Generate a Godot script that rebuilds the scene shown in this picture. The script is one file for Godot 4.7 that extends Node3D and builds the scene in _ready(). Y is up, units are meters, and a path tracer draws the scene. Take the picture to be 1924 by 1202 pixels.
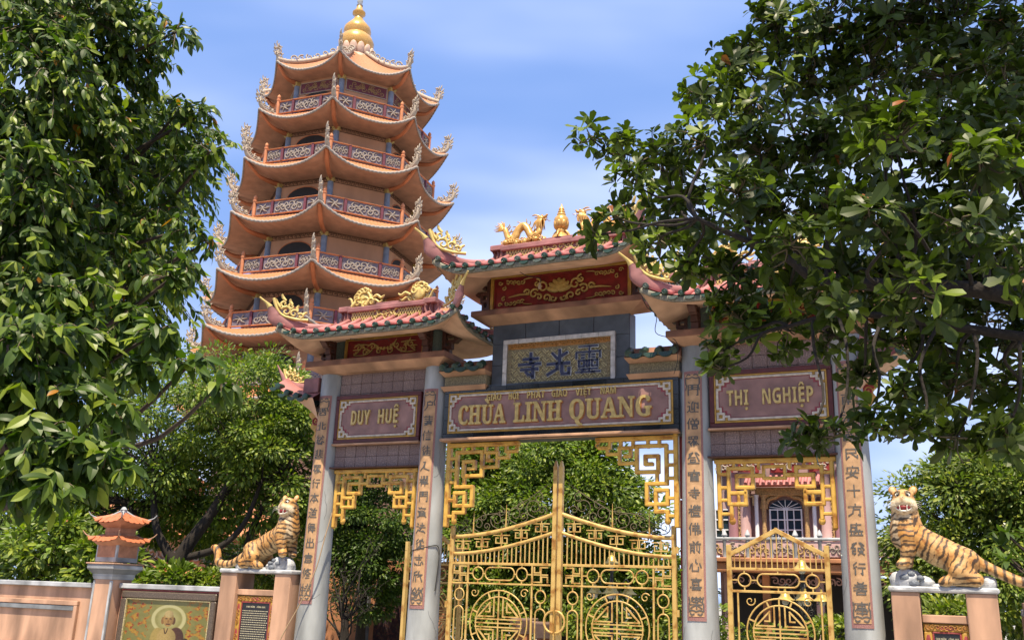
extends Node3D
# A temple gate in the sun, its pagoda behind, seen from the road between two trees.

const CAM := Vector3(5.675, 1.65, 13.878)

# ---------------------------------------------------------------- mesh toolkit
class Mb:
	var v := PackedVector3Array()
	var n := PackedVector3Array()
	var c := PackedColorArray()
	var t := PackedVector2Array()
	var col := Color.WHITE

	func tri(a: Vector3, b: Vector3, d: Vector3, na: Vector3, nb: Vector3, nd: Vector3) -> void:
		v.append(a); v.append(d); v.append(b)
		n.append(na); n.append(nd); n.append(nb)
		c.append(col); c.append(col); c.append(col)

	# a flat four-sided face, corners anticlockwise seen from outside
	func quad(a: Vector3, b: Vector3, d: Vector3, e: Vector3) -> void:
		var nn := (d - a).cross(e - b).normalized()
		tri(a, b, d, nn, nn, nn)
		tri(a, d, e, nn, nn, nn)

	func flat(a: Vector3, b: Vector3, d: Vector3) -> void:
		var nn := (b - a).cross(d - a).normalized()
		tri(a, b, d, nn, nn, nn)

	# eight corners: lower four anticlockwise from above starting at -x+z, then upper four
	func hexa(p: Array) -> void:
		quad(p[0], p[1], p[5], p[4])
		quad(p[1], p[2], p[6], p[5])
		quad(p[2], p[3], p[7], p[6])
		quad(p[3], p[0], p[4], p[7])
		quad(p[4], p[5], p[6], p[7])
		quad(p[3], p[2], p[1], p[0])

	func frustum(y0: float, x0: float, z0: float, y1: float, x1: float, z1: float, o := Vector3.ZERO) -> void:
		hexa([o + Vector3(-x0, y0, z0), o + Vector3(x0, y0, z0), o + Vector3(x0, y0, -z0), o + Vector3(-x0, y0, -z0),
			o + Vector3(-x1, y1, z1), o + Vector3(x1, y1, z1), o + Vector3(x1, y1, -z1), o + Vector3(-x1, y1, -z1)])

	# a box with chamfered edges
	func box(o: Vector3, s: Vector3, b := Basis.IDENTITY, ch := 0.0) -> void:
		var h := s * 0.5
		if ch <= 0.0:
			var p := []
			for y in [-1, 1]:
				for k in [[-1, 1], [1, 1], [1, -1], [-1, -1]]:
					p.append(o + b * Vector3(h.x * k[0], h.y * y, h.z * k[1]))
			hexa(p)
			return
		var k := minf(ch, minf(h.x, minf(h.y, h.z)) * 0.9)
		for ax in 3:
			for sg in [-1.0, 1.0]:
				var u := (ax + 1) % 3
				var w := (ax + 2) % 3
				var f := func(su: float, sw: float) -> Vector3:
					var q := Vector3.ZERO
					q[ax] = sg * h[ax]
					q[u] = su * (h[u] - k)
					q[w] = sw * (h[w] - k)
					return o + b * q
				if sg > 0:
					quad(f.call(-1.0, -1.0), f.call(1.0, -1.0), f.call(1.0, 1.0), f.call(-1.0, 1.0))
				else:
					quad(f.call(-1.0, 1.0), f.call(1.0, 1.0), f.call(1.0, -1.0), f.call(-1.0, -1.0))
		for ax in 3:
			var u := (ax + 1) % 3
			var w := (ax + 2) % 3
			for su in [-1.0, 1.0]:
				for sw in [-1.0, 1.0]:
					var e := []
					for q in [[-1.0, 0], [1.0, 0], [1.0, 1], [-1.0, 1]]:
						var r := Vector3.ZERO
						r[ax] = q[0] * (h[ax] - k)
						r[u] = su * (h[u] - (k if q[1] == 1 else 0.0))
						r[w] = sw * (h[w] - (0.0 if q[1] == 1 else k))
						e.append(o + b * r)
					if su * sw < 0:
						quad(e[0], e[1], e[2], e[3])
					else:
						quad(e[3], e[2], e[1], e[0])
		for sx in [-1.0, 1.0]:
			for sy in [-1.0, 1.0]:
				for sz in [-1.0, 1.0]:
					var p0 := o + b * Vector3(sx * h.x, sy * (h.y - k), sz * (h.z - k))
					var p1 := o + b * Vector3(sx * (h.x - k), sy * h.y, sz * (h.z - k))
					var p2 := o + b * Vector3(sx * (h.x - k), sy * (h.y - k), sz * h.z)
					if sx * sy * sz > 0:
						flat(p0, p1, p2)
					else:
						flat(p0, p2, p1)

	# a swept tube; wid and hei are the half-sizes of its oval section at each point, up its reference direction
	func sweep(pts: PackedVector3Array, wid: PackedFloat32Array, hei: PackedFloat32Array, sides := 6, up := Vector3.UP, caps := true) -> void:
		var rows := []
		var norms := []
		var m := pts.size()
		for i in m:
			var tn := (pts[mini(i + 1, m - 1)] - pts[maxi(i - 1, 0)]).normalized()
			var sd := tn.cross(up)
			if sd.length() < 0.02:
				sd = tn.cross(Vector3(up.y, up.z, up.x))
			sd = sd.normalized()
			var nn := sd.cross(tn).normalized()
			var row := PackedVector3Array()
			var nr := PackedVector3Array()
			for k in sides:
				var a := TAU * k / sides
				row.append(pts[i] + sd * cos(a) * wid[i] + nn * sin(a) * hei[i])
				nr.append((sd * cos(a) * maxf(hei[i], 0.0001) + nn * sin(a) * maxf(wid[i], 0.0001)).normalized())
			rows.append(row)
			norms.append(nr)
		for i in m - 1:
			for k in sides:
				var l := (k + 1) % sides
				tri(rows[i][k], rows[i + 1][l], rows[i][l], norms[i][k], norms[i + 1][l], norms[i][l])
				tri(rows[i][k], rows[i + 1][k], rows[i + 1][l], norms[i][k], norms[i + 1][k], norms[i + 1][l])
		if caps:
			for e in [0, m - 1]:
				for k in range(1, sides - 1):
					if e == 0:
						flat(rows[e][0], rows[e][k], rows[e][k + 1])
					else:
						flat(rows[e][0], rows[e][k + 1], rows[e][k])

	func tube(pts: PackedVector3Array, r0: float, r1: float, sides := 6, up := Vector3(0.123, 1, 0.077)) -> void:
		var w := PackedFloat32Array()
		for i in pts.size():
			w.append(lerpf(r0, r1, float(i) / maxi(pts.size() - 1, 1)))
		sweep(pts, w, w, sides, up)

	# profile of (radius, height) from bottom to top, turned about a vertical axis
	func lathe(prof: PackedVector2Array, segs := 16, o := Vector3.ZERO, b := Basis.IDENTITY, a0 := 0.0, a1 := TAU) -> void:
		for i in prof.size() - 1:
			var p := prof[i]
			var q := prof[i + 1]
			var d := q - p
			if d.length() < 0.00001:
				continue
			var n2 := Vector2(d.y, -d.x).normalized()
			var np := n2
			var nq := n2
			if i > 0:
				var e := p - prof[i - 1]
				var n0 := Vector2(e.y, -e.x).normalized()
				if n0.dot(n2) > 0.6:
					np = (n0 + n2).normalized()
			if i < prof.size() - 2:
				var e := prof[i + 2] - q
				var n1 := Vector2(e.y, -e.x).normalized()
				if n1.dot(n2) > 0.6:
					nq = (n1 + n2).normalized()
			for k in segs:
				var s0 := a0 + (a1 - a0) * k / segs
				var s1 := a0 + (a1 - a0) * (k + 1) / segs
				var d0 := Vector3(sin(s0), 0, cos(s0))
				var d1 := Vector3(sin(s1), 0, cos(s1))
				var u := Vector3.UP
				var va := o + b * (d0 * p.x + u * p.y)
				var vb := o + b * (d1 * p.x + u * p.y)
				var vc := o + b * (d1 * q.x + u * q.y)
				var vd := o + b * (d0 * q.x + u * q.y)
				var na := b * (d0 * np.x + u * np.y)
				var nb := b * (d1 * np.x + u * np.y)
				var nc := b * (d1 * nq.x + u * nq.y)
				var nd := b * (d0 * nq.x + u * nq.y)
				if p.x > 0.0001:
					tri(va, vb, vc, na, nb, nc)
				if q.x > 0.0001:
					tri(va, vc, vd, na, nc, nd)

	func ball(o: Vector3, r: Vector3, b := Basis.IDENTITY, segs := 10, rings := 6) -> void:
		for i in rings:
			for k in segs:
				var pt := []
				var nm := []
				for q in [[i, k], [i, k + 1], [i + 1, k + 1], [i + 1, k]]:
					var la = -PI / 2 + PI * q[0] / rings
					var lo = TAU * q[1] / segs
					var d := Vector3(cos(la) * sin(lo), sin(la), cos(la) * cos(lo))
					pt.append(o + b * (d * r))
					nm.append((b * (d / r)).normalized())
				if i > 0:
					tri(pt[0], pt[1], pt[2], nm[0], nm[1], nm[2])
				if i < rings - 1:
					tri(pt[0], pt[2], pt[3], nm[0], nm[2], nm[3])

	# a smooth patch f(u, v) with u and v from 0 to 1; outside is where du x dv points
	func patch(f: Callable, nu: int, nv: int, flip := false, uvs := false) -> void:
		var pts := []
		for j in nv + 1:
			var row := PackedVector3Array()
			for i in nu + 1:
				row.append(f.call(float(i) / nu, float(j) / nv))
			pts.append(row)
		var nr := []
		for j in nv + 1:
			var row := PackedVector3Array()
			for i in nu + 1:
				var du: Vector3 = pts[j][mini(i + 1, nu)] - pts[j][maxi(i - 1, 0)]
				var dv: Vector3 = pts[mini(j + 1, nv)][i] - pts[maxi(j - 1, 0)][i]
				var nn := du.cross(dv)
				if nn.length() < 1e-9:
					nn = Vector3.UP
				row.append(nn.normalized() * (-1.0 if flip else 1.0))
			nr.append(row)
		for j in nv:
			for i in nu:
				var q := [[j, i], [j, i + 1], [j + 1, i + 1], [j + 1, i]]
				if flip:
					q = [q[0], q[3], q[2], q[1]]
				for tt in [[0, 1, 2], [0, 2, 3]]:
					var a = q[tt[0]]
					var b = q[tt[1]]
					var d = q[tt[2]]
					tri(pts[a[0]][a[1]], pts[b[0]][b[1]], pts[d[0]][d[1]], nr[a[0]][a[1]], nr[b[0]][b[1]], nr[d[0]][d[1]])
					if uvs:
						for e in [a, d, b]:
							t.append(Vector2(float(e[1]) / nu, float(e[0]) / nv))

	# a flat outline in x and y, given thickness dz, placed by xf
	func slab(poly: PackedVector2Array, dz: float, xf := Transform3D.IDENTITY) -> void:
		var q := poly
		if Geometry2D.is_polygon_clockwise(q):
			q.reverse()
		var idx := Geometry2D.triangulate_polygon(q)
		var f := func(p: Vector2, z: float) -> Vector3: return xf * Vector3(p.x, p.y, z)
		for i in range(0, idx.size(), 3):
			var a := q[idx[i]]
			var b := q[idx[i + 1]]
			var d := q[idx[i + 2]]
			if (b - a).cross(d - a) < 0:
				var k := b
				b = d
				d = k
			flat(f.call(a, dz * 0.5), f.call(b, dz * 0.5), f.call(d, dz * 0.5))
			flat(f.call(a, -dz * 0.5), f.call(d, -dz * 0.5), f.call(b, -dz * 0.5))
		for i in q.size():
			var a := q[i]
			var b := q[(i + 1) % q.size()]
			quad(f.call(a, -dz * 0.5), f.call(b, -dz * 0.5), f.call(b, dz * 0.5), f.call(a, dz * 0.5))

	func moved(f: Callable) -> void:
		for i in v.size():
			v[i] = f.call(v[i])

	func mesh() -> ArrayMesh:
		var a := []
		a.resize(Mesh.ARRAY_MAX)
		a[Mesh.ARRAY_VERTEX] = v
		a[Mesh.ARRAY_NORMAL] = n
		a[Mesh.ARRAY_COLOR] = c
		if t.size() == v.size() and t.size() > 0:
			a[Mesh.ARRAY_TEX_UV] = t
		var m := ArrayMesh.new()
		if v.size():
			m.add_surface_from_arrays(Mesh.PRIMITIVE_TRIANGLES, a)
		return m

# ---------------------------------------------------------------- nodes
var used := {}

func numbered(called: String) -> String:
	used[called] = used.get(called, -1) + 1
	return called if used[called] == 0 else "%s_%03d" % [called, used[called]]

func tag(o: Node3D, label: String, category: String, group := "", kind := "") -> Node3D:
	if label: o.set_meta("label", label)
	if category: o.set_meta("category", category)
	if group: o.set_meta("group", group)
	if kind: o.set_meta("kind", kind)
	return o

func thing(called: String, label: String, category: String, at := Vector3.ZERO, turn := 0.0, group := "") -> Node3D:
	var o := Node3D.new()
	o.name = numbered(called)
	add_child(o, true)
	o.position = at
	o.rotation.y = turn
	tag(o, label, category, group)
	return o

func part(called: String, shape, m: Material, parent: Node3D, at := Vector3.ZERO, b := Basis.IDENTITY) -> MeshInstance3D:
	var o := MeshInstance3D.new()
	o.name = called if parent != self else numbered(called)
	o.mesh = shape.mesh() if shape is Mb else shape
	o.material_override = m
	o.transform = Transform3D(b, at)
	parent.add_child(o, true)
	return o

func structure(called: String, shape, m: Material) -> MeshInstance3D:
	var o := part(called, shape, m, self)
	o.set_meta("kind", "structure")
	return o

func instances(called: String, mesh: Mesh, m: Material, parent: Node3D, where: Array, tints: PackedColorArray) -> MultiMeshInstance3D:
	var mm := MultiMesh.new()
	mm.transform_format = MultiMesh.TRANSFORM_3D
	mm.use_colors = true
	mm.mesh = mesh
	mm.instance_count = where.size()
	for i in where.size():
		mm.set_instance_transform(i, where[i])
		mm.set_instance_color(i, tints[i])
	var o := MultiMeshInstance3D.new()
	o.name = called
	o.multimesh = mm
	o.material_override = m
	o.set_meta("kind", "stuff")
	parent.add_child(o, true)
	return o

func P3(a: Array) -> PackedVector3Array:
	return PackedVector3Array(a)

func P2(a: Array) -> PackedVector2Array:
	return PackedVector2Array(a)

# a smooth curve through the points
func smooth(pts: Array, per := 5) -> PackedVector3Array:
	var out := PackedVector3Array()
	var m := pts.size()
	for i in m - 1:
		var a: Vector3 = pts[maxi(i - 1, 0)]
		var b: Vector3 = pts[i]
		var d: Vector3 = pts[i + 1]
		var e: Vector3 = pts[mini(i + 2, m - 1)]
		for k in per:
			out.append(b.cubic_interpolate(d, a, e, float(k) / per))
	out.append(pts[m - 1])
	return out

# ---------------------------------------------------------------- materials
var M := {}
var tex := {}

func lin(r: float, g: float, b: float) -> Color:
	return Color(r, g, b).linear_to_srgb()

func noise_tex(called: String, freq: float, lo: float, hi: float, oct := 4, kind := FastNoiseLite.TYPE_SIMPLEX_SMOOTH, size := 384) -> Texture2D:
	var f := FastNoiseLite.new()
	f.noise_type = kind
	f.seed = hash(called) % 1000
	f.frequency = freq
	f.fractal_octaves = oct
	var g := Gradient.new()
	g.set_color(0, Color(lo, lo, lo))
	g.set_color(1, Color(hi, hi, hi))
	var tx := NoiseTexture2D.new()
	tx.width = size
	tx.height = size
	tx.seamless = true
	tx.noise = f
	tx.color_ramp = g
	tex[called] = tx
	return tx

# a painted, plastered or metal surface: linear base colour, roughness, mottling texture and its scale per metre, relief
func surf(called: String, r: float, g: float, b: float, rough := 0.8, mottle := "soft", scale := 0.7, relief := 0.0, metal := 0.0) -> StandardMaterial3D:
	var m := StandardMaterial3D.new()
	m.resource_name = called
	m.albedo_color = lin(r, g, b)
	m.roughness = rough
	m.metallic = metal
	if mottle:
		m.albedo_texture = tex[mottle]
		m.uv1_triplanar = true
		m.uv1_world_triplanar = true
		m.uv1_scale = Vector3.ONE * scale
		if relief > 0.0:
			m.heightmap_enabled = true
			m.heightmap_texture = tex["grit"]
			m.heightmap_scale = relief
	M[called] = m
	return m

func make_materials() -> void:
	noise_tex("soft", 0.012, 0.72, 1.0, 5)
	noise_tex("grit", 0.06, 0.55, 1.0, 5)
	noise_tex("stain", 0.008, 0.60, 1.0, 6)
	noise_tex("streak", 0.014, 0.8, 1.0, 6)
	var worn := noise_tex("worn", 0.014, 0.0, 1.0, 6) as NoiseTexture2D
	var wg := Gradient.new()
	wg.offsets = PackedFloat32Array([0.0, 0.24, 0.34, 0.5, 1.0])
	wg.colors = PackedColorArray([Color(0.66, 0.53, 0.42), Color(0.80, 0.71, 0.61), Color(0.90, 0.87, 0.82), Color(0.95, 0.94, 0.92), Color(1, 1, 1)])
	worn.color_ramp = wg
	noise_tex("mosaic", 0.07, 0.6, 1.0, 1, FastNoiseLite.TYPE_CELLULAR)
	surf("pillar", 0.47, 0.495, 0.505, 0.75, "stain", 0.35, 0.5)
	surf("strip", 0.62, 0.37, 0.19, 0.7, "soft", 1.1, 0.2)
	surf("mosaic_pink", 0.50, 0.24, 0.22, 0.7, "mosaic", 4.0, 0.6)
	surf("ink", 0.085, 0.08, 0.075, 0.6, "")
	surf("peach", 0.62, 0.36, 0.22, 0.8, "stain", 0.3, 0.2)
	surf("soffit", 0.72, 0.47, 0.32, 0.85, "soft", 0.5)
	surf("beam_brown", 0.33, 0.15, 0.09, 0.75, "stain", 0.6, 0.3)
	surf("green_column", 0.13, 0.18, 0.15, 0.6, "mosaic", 2.5, 0.3)
	surf("fret_brown", 0.10, 0.035, 0.022, 0.55, "soft", 1.5)
	surf("panel_red", 0.30, 0.018, 0.013, 0.6, "soft", 1.2)
	surf("gold_frame", 0.60, 0.34, 0.055, 0.5, "soft", 1.3)
	surf("gold_relief", 0.70, 0.48, 0.14, 0.45, "soft", 2.0)
	surf("gold", 0.82, 0.47, 0.13, 0.3, "soft", 2.0, 0.0, 0.25)
	surf("gold_pale", 0.80, 0.60, 0.20, 0.42, "soft", 2.0)
	surf("gate_gold", 0.62, 0.42, 0.14, 0.42, "worn", 0.8, 0.0, 0.15)
	surf("fret_gold", 0.64, 0.39, 0.075, 0.45, "worn", 0.7)
	surf("roof_pink", 0.58, 0.21, 0.19, 0.6, "stain", 0.6, 0.3)
	surf("ridge_pink", 0.48, 0.20, 0.19, 0.6, "stain", 0.6, 0.2)
	surf("ridge_maroon", 0.22, 0.04, 0.05, 0.55, "soft", 0.8)
	surf("tile_green", 0.030, 0.075, 0.050, 0.35, "grit", 1.6, 0.3)
	surf("tile_green_b", 0.085, 0.12, 0.10, 0.5, "grit", 1.3, 0.3)
	surf("crack", 0.10, 0.10, 0.10, 0.9, "")
	surf("eave_edge", 0.33, 0.30, 0.22, 0.7, "grit", 0.9)
	surf("stone_pink", 0.38, 0.27, 0.25, 0.8, "grit", 1.5, 1.2)
	surf("stone_pink_b", 0.34, 0.235, 0.22, 0.8, "grit", 1.7, 1.2)
	surf("grey_slab", 0.085, 0.095, 0.11, 0.45, "soft", 0.7)
	surf("marble_white", 0.62, 0.58, 0.54, 0.4, "soft", 1.6)
	surf("lattice_gold", 0.66, 0.56, 0.29, 0.6, "grit", 1.2)
	surf("lattice_dark", 0.36, 0.29, 0.16, 0.7, "grit", 1.2)
	surf("carved_orange", 0.55, 0.24, 0.04, 0.5, "grit", 2.0)
	surf("navy_tile", 0.030, 0.040, 0.12, 0.2, "mosaic", 5.0, 0.8)
	surf("black_tile", 0.012, 0.013, 0.016, 0.12, "")
	surf("black_tile_b", 0.02, 0.021, 0.026, 0.15, "")
	surf("sign_mauve", 0.35, 0.19, 0.165, 0.55, "soft", 0.55)
	surf("sign_crimson", 0.27, 0.045, 0.06, 0.55, "")
	surf("sign_maroon", 0.12, 0.016, 0.014, 0.5, "soft", 1.0)
	surf("fret_white", 0.68, 0.60, 0.50, 0.55, "soft", 1.6)
	surf("letter_gold", 0.72, 0.52, 0.18, 0.4, "soft", 2.0, 0.0, 0.1)
	surf("letter_edge", 0.36, 0.13, 0.04, 0.5, "")
	surf("wall_peach", 0.64, 0.38, 0.25, 0.85, "stain", 0.3, 0.3)
	surf("trim_grey", 0.50, 0.52, 0.55, 0.75, "stain", 0.5, 0.3)
	surf("trim_dark", 0.25, 0.27, 0.29, 0.75, "stain", 0.5)
	surf("lantern_tile", 0.75, 0.23, 0.09, 0.6, "grit", 1.5, 0.3)
	surf("lantern_body", 0.52, 0.24, 0.14, 0.75, "soft", 1.0)
	surf("picture_frame", 0.15, 0.11, 0.08, 0.4, "grit", 1.2)
	surf("trim_red", 0.38, 0.06, 0.06, 0.55, "soft", 1.0)
	surf("plaque_black", 0.014, 0.014, 0.016, 0.25, "")
	surf("plaque_text", 0.42, 0.38, 0.26, 0.6, "")
	surf("rock_white", 0.72, 0.74, 0.77, 0.7, "stain", 1.0, 0.8)
	surf("rock_grey", 0.22, 0.25, 0.30, 0.7, "grit", 1.5, 0.8)
	surf("ground", 0.44, 0.42, 0.38, 0.9, "stain", 0.12, 0.6)
	surf("paving", 0.52, 0.48, 0.43, 0.85, "stain", 0.2, 0.4)
	surf("asphalt", 0.06, 0.06, 0.065, 0.9, "grit", 0.5, 0.6)
	surf("earth", 0.16, 0.12, 0.08, 0.95, "stain", 0.2, 0.8)
	surf("tower_wall", 0.54, 0.285, 0.165, 0.85, "streak", 0.12, 0.2)
	surf("tower_soffit", 0.49, 0.26, 0.165, 0.85, "streak", 0.14)
	surf("tower_beam", 0.60, 0.20, 0.08, 0.8, "soft", 0.2)
	surf("tower_column", 0.24, 0.29, 0.40, 0.7, "soft", 0.4)
	surf("tower_capital", 0.55, 0.38, 0.12, 0.6, "soft", 0.6)
	surf("tower_tile", 0.68, 0.27, 0.11, 0.6, "grit", 0.5, 0.3)
	surf("tower_tile_edge", 0.44, 0.38, 0.34, 0.7, "grit", 0.4)
	surf("tower_rail", 0.70, 0.27, 0.12, 0.7, "soft", 0.3)
	surf("tower_post", 0.17, 0.035, 0.06, 0.7, "soft", 0.5)
	surf("tower_panel", 0.20, 0.17, 0.21, 0.7, "soft", 0.5)
	surf("tower_relief", 0.45, 0.38, 0.32, 0.7, "grit", 0.6)
	surf("tower_frieze", 0.16, 0.07, 0.035, 0.7, "soft", 0.5)
	surf("tower_dark", 0.018, 0.012, 0.010, 0.7, "soft", 0.5)
	surf("plume", 0.66, 0.55, 0.43, 0.65, "grit", 0.8, 0.3)
	surf("plume_gold", 0.50, 0.33, 0.13, 0.6, "grit", 0.8)
	surf("lotus_pink", 0.72, 0.50, 0.38, 0.7, "soft", 0.4)
	surf("temple_pink", 0.70, 0.45, 0.43, 0.85, "stain", 0.2)
	surf("temple_mauve", 0.36, 0.17, 0.20, 0.8, "soft", 0.3)
	surf("temple_ochre", 0.66, 0.42, 0.18, 0.7, "grit", 0.8, 0.3)
	surf("temple_orange", 0.60, 0.26, 0.12, 0.8, "stain", 0.3)
	surf("window_white", 0.72, 0.74, 0.78, 0.5, "")
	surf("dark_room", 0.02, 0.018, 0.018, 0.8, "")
	var gl := surf("glass_dark", 0.02, 0.035, 0.055, 0.06, "")
	gl.metallic_specular = 0.7
	surf("bark", 0.075, 0.052, 0.038, 0.9, "grit", 1.2, 1.5)
	surf("bark_dark", 0.035, 0.026, 0.02, 0.95, "grit", 1.2, 1.5)
	surf("twig", 0.11, 0.085, 0.05, 0.85, "")
	surf("cable_tan", 0.32, 0.22, 0.13, 0.7, "")
	surf("cable_black", 0.02, 0.02, 0.02, 0.6, "")
	surf("lamp_brass", 0.72, 0.52, 0.13, 0.3, "soft", 2.0, 0.0, 0.3)
	surf("lamp_glass", 0.7, 0.7, 0.62, 0.2, "")
	surf("iron_dark", 0.03, 0.03, 0.028, 0.5, "")
	surf("pot", 0.55, 0.36, 0.28, 0.7, "soft", 1.0)
	surf("eye", 0.015, 0.015, 0.015, 0.15, "")
	surf("tooth", 0.75, 0.72, 0.62, 0.35, "")
	surf("mouth_red", 0.22, 0.02, 0.02, 0.45, "")
	for k in ["leaf_gloss", "leaf_matt", "flower"]:
		var m := StandardMaterial3D.new()
		m.resource_name = k
		m.vertex_color_use_as_albedo = true
		m.albedo_color = Color.WHITE
		m.roughness = 0.42 if k == "leaf_gloss" else 0.55
		m.metallic_specular = 0.42
		m.backlight_enabled = true
		m.backlight = Color(0.82, 0.9, 0.42)
		m.cull_mode = BaseMaterial3D.CULL_DISABLED
		M[k] = m
	var pm := StandardMaterial3D.new()
	for k in ["tower_wall", "tower_soffit", "wall_peach", "pillar", "peach"]:
		var sm: StandardMaterial3D = M[k]
		sm.uv1_scale = Vector3(sm.uv1_scale.x * 1.6, sm.uv1_scale.y * 0.45, sm.uv1_scale.z * 1.6)
	pm.resource_name = "painted"
	pm.vertex_color_use_as_albedo = true
	pm.roughness = 0.58
	pm.albedo_texture = tex["worn"]
	pm.uv1_triplanar = true
	pm.uv1_scale = Vector3.ONE * 2.2
	pm.heightmap_enabled = true
	pm.heightmap_texture = tex["grit"]
	pm.heightmap_scale = 0.5
	M["painted"] = pm

# ---------------------------------------------------------------- the scene
func sky_cover() -> ImageTexture:
	# thin streaks of high cloud all round
	var W := 1024
	var H := 512
	var im := Image.create(W, H, false, Image.FORMAT_RGBAF)
	var a := FastNoiseLite.new()
	a.seed = 3
	a.frequency = 1.1
	a.fractal_octaves = 5
	var b := FastNoiseLite.new()
	b.seed = 8
	b.frequency = 0.55
	b.fractal_octaves = 3
	for y in H / 2:
		var la := PI * (0.5 - (y + 0.5) / H)
		for x in W:
			var lo := TAU * (x + 0.5) / W
			var d := Vector3(cos(la) * sin(lo), sin(la), cos(la) * cos(lo))
			# laid out on a flat layer overhead, streaked along one bearing
			var k := 1.0 / (d.y + 0.22)
			var q := Vector3((d.x + d.z * 0.5) * k * 0.55, d.y * 1.5, (d.z - d.x * 0.5) * k * 1.5)
			var n := 0.5 + 0.5 * a.get_noise_3dv(q)
			var m := 0.5 + 0.5 * b.get_noise_3dv(q * 0.8 + Vector3(5, 2, 9))
			var v := smoothstep(0.38, 0.85, n * 0.55 + m * 0.6)
			im.set_pixel(x, y, Color(0.30, 0.27, 0.22, clampf(v * 1.55, 0.0, 1.0)))
	return ImageTexture.create_from_image(im)

func _ready() -> void:
	var cam := Camera3D.new()
	cam.name = "camera"
	cam.fov = 2.0 * rad_to_deg(atan(601.0 / 1750.0))
	cam.keep_aspect = Camera3D.KEEP_HEIGHT
	cam.near = 0.1
	cam.far = 900.0
	cam.transform = Transform3D(Basis(Vector3.UP, deg_to_rad(25.2752)) * Basis(Vector3.RIGHT, deg_to_rad(16.5356)) * Basis(Vector3.BACK, deg_to_rad(2.0674)), CAM)
	add_child(cam)
	cam.current = true
	var sm := ProceduralSkyMaterial.new()
	sm.sky_top_color = lin(0.118, 0.205, 0.44)
	sm.sky_horizon_color = lin(0.225, 0.325, 0.53)
	sm.sky_curve = 0.18
	sm.ground_horizon_color = lin(0.24, 0.26, 0.28)
	sm.ground_bottom_color = lin(0.20, 0.19, 0.175)
	sm.sun_angle_max = 1.0
	sm.sky_cover = sky_cover()
	sm.sky_cover_modulate = Color(1, 1, 1, 1)
	var sky := Sky.new()
	sky.sky_material = sm
	var env := Environment.new()
	env.background_mode = Environment.BG_SKY
	env.sky = sky
	env.tonemap_mode = Environment.TONE_MAPPER_LINEAR
	env.tonemap_exposure = 2.1
	env.background_energy_multiplier = 1.0
	env.ambient_light_source = Environment.AMBIENT_SOURCE_SKY
	env.sdfgi_enabled = true
	env.ssao_enabled = true
	env.ssil_enabled = true
	var we := WorldEnvironment.new()
	we.name = "environment"
	we.environment = env
	add_child(we)
	var sun := DirectionalLight3D.new()
	sun.name = "sun"
	sun.light_energy = 1.4
	sun.light_color = Color(1.0, 0.94, 0.83)
	sun.light_angular_distance = 0.5
	sun.shadow_enabled = true
	var az := deg_to_rad(20.0)
	var el := deg_to_rad(66.0)
	var to_sun := Vector3(sin(az) * cos(el), sin(el), cos(az) * cos(el))
	add_child(sun)
	sun.transform = Transform3D(Basis.looking_at(-to_sun, Vector3.UP), Vector3(0, 40, 0))
	make_materials()
	# the ground: earth to the horizon, paved precinct and forecourt, the road behind the camera
	var g := Mb.new()
	g.quad(Vector3(-500, -0.02, 500), Vector3(500, -0.02, 500), Vector3(500, -0.02, -500), Vector3(-500, -0.02, -500))
	structure("ground", g, M.ground)
	var pv := Mb.new()
	pv.box(Vector3(0, -0.06, -8.0), Vector3(44.0, 0.12, 38.0))
	structure("pavement", pv, M.paving)
	var rd := Mb.new()
	rd.quad(Vector3(-200, -0.012, 24.0), Vector3(200, -0.012, 24.0), Vector3(200, -0.012, 12.2), Vector3(-200, -0.012, 12.2))
	structure("road", rd, M.asphalt)
	make_tower()
	make_temple()
	make_pavilion()
	make_gate()
	make_signs()
	for s in [-1.0, 1.0]:
		fretwork_middle(s)
		fretwork_side(s)
		gate_leaf(s)
		make_dragon(s)
	side_gate(1.0, 0.0)
	side_gate(-1.0, 1.32)
	make_finial()
	make_ridge_beasts()
	make_walls()
	make_trees()
	make_small()
	make_ficus()
	make_almond()

# ---------------------------------------------------------------- scrollwork, brush strokes, lettering
# a tapering spiral in the x-y plane
func curl(mb: Mb, o: Vector3, r: float, a0: float, turns: float, thick: float, depth := 0.0, lead := 0.0) -> void:
	var pts := PackedVector3Array()
	var w := PackedFloat32Array()
	var h := PackedFloat32Array()
	var dep := depth if depth > 0.0 else thick
	if lead > 0.0:
		var d0 := Vector3(cos(a0), sin(a0), 0)
		var t0 := Vector3(-sin(a0), cos(a0), 0) * signf(turns)
		for k in 3:
			pts.append(o + d0 * r - t0 * lead * (1.0 - k / 3.0) + d0 * lead * 0.25 * (1.0 - k / 3.0))
			w.append(thick * (0.25 + 0.25 * k))
			h.append(dep * (0.25 + 0.25 * k))
	var m := maxi(7, int(absf(turns) * 13))
	for k in m + 1:
		var s := float(k) / m
		var a := a0 + turns * TAU * s
		var rr := r * (1.0 - 0.82 * s)
		pts.append(o + Vector3(cos(a), sin(a), 0) * rr)
		w.append(thick * (1.0 - 0.35 * s))
		h.append(dep * (1.0 - 0.35 * s))
	mb.sweep(pts, w, h, 5, Vector3(0.001, 0.002, 1))

# a flame or leaf: a curved taper between points
func flame(mb: Mb, pts: Array, thick: float, depth: float, sides := 5) -> void:
	var p := smooth(pts, 4)
	var w := PackedFloat32Array()
	var h := PackedFloat32Array()
	for i in p.size():
		var s := float(i) / (p.size() - 1)
		var k := sqrt(clampf(sin(PI * clampf(0.18 + 0.82 * s, 0, 1)), 0.0, 1.0)) * 0.97 + 0.03
		w.append(thick * k)
		h.append(depth * k)
	mb.sweep(p, h, w, sides, Vector3(0.001, 0.002, 1))

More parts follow.
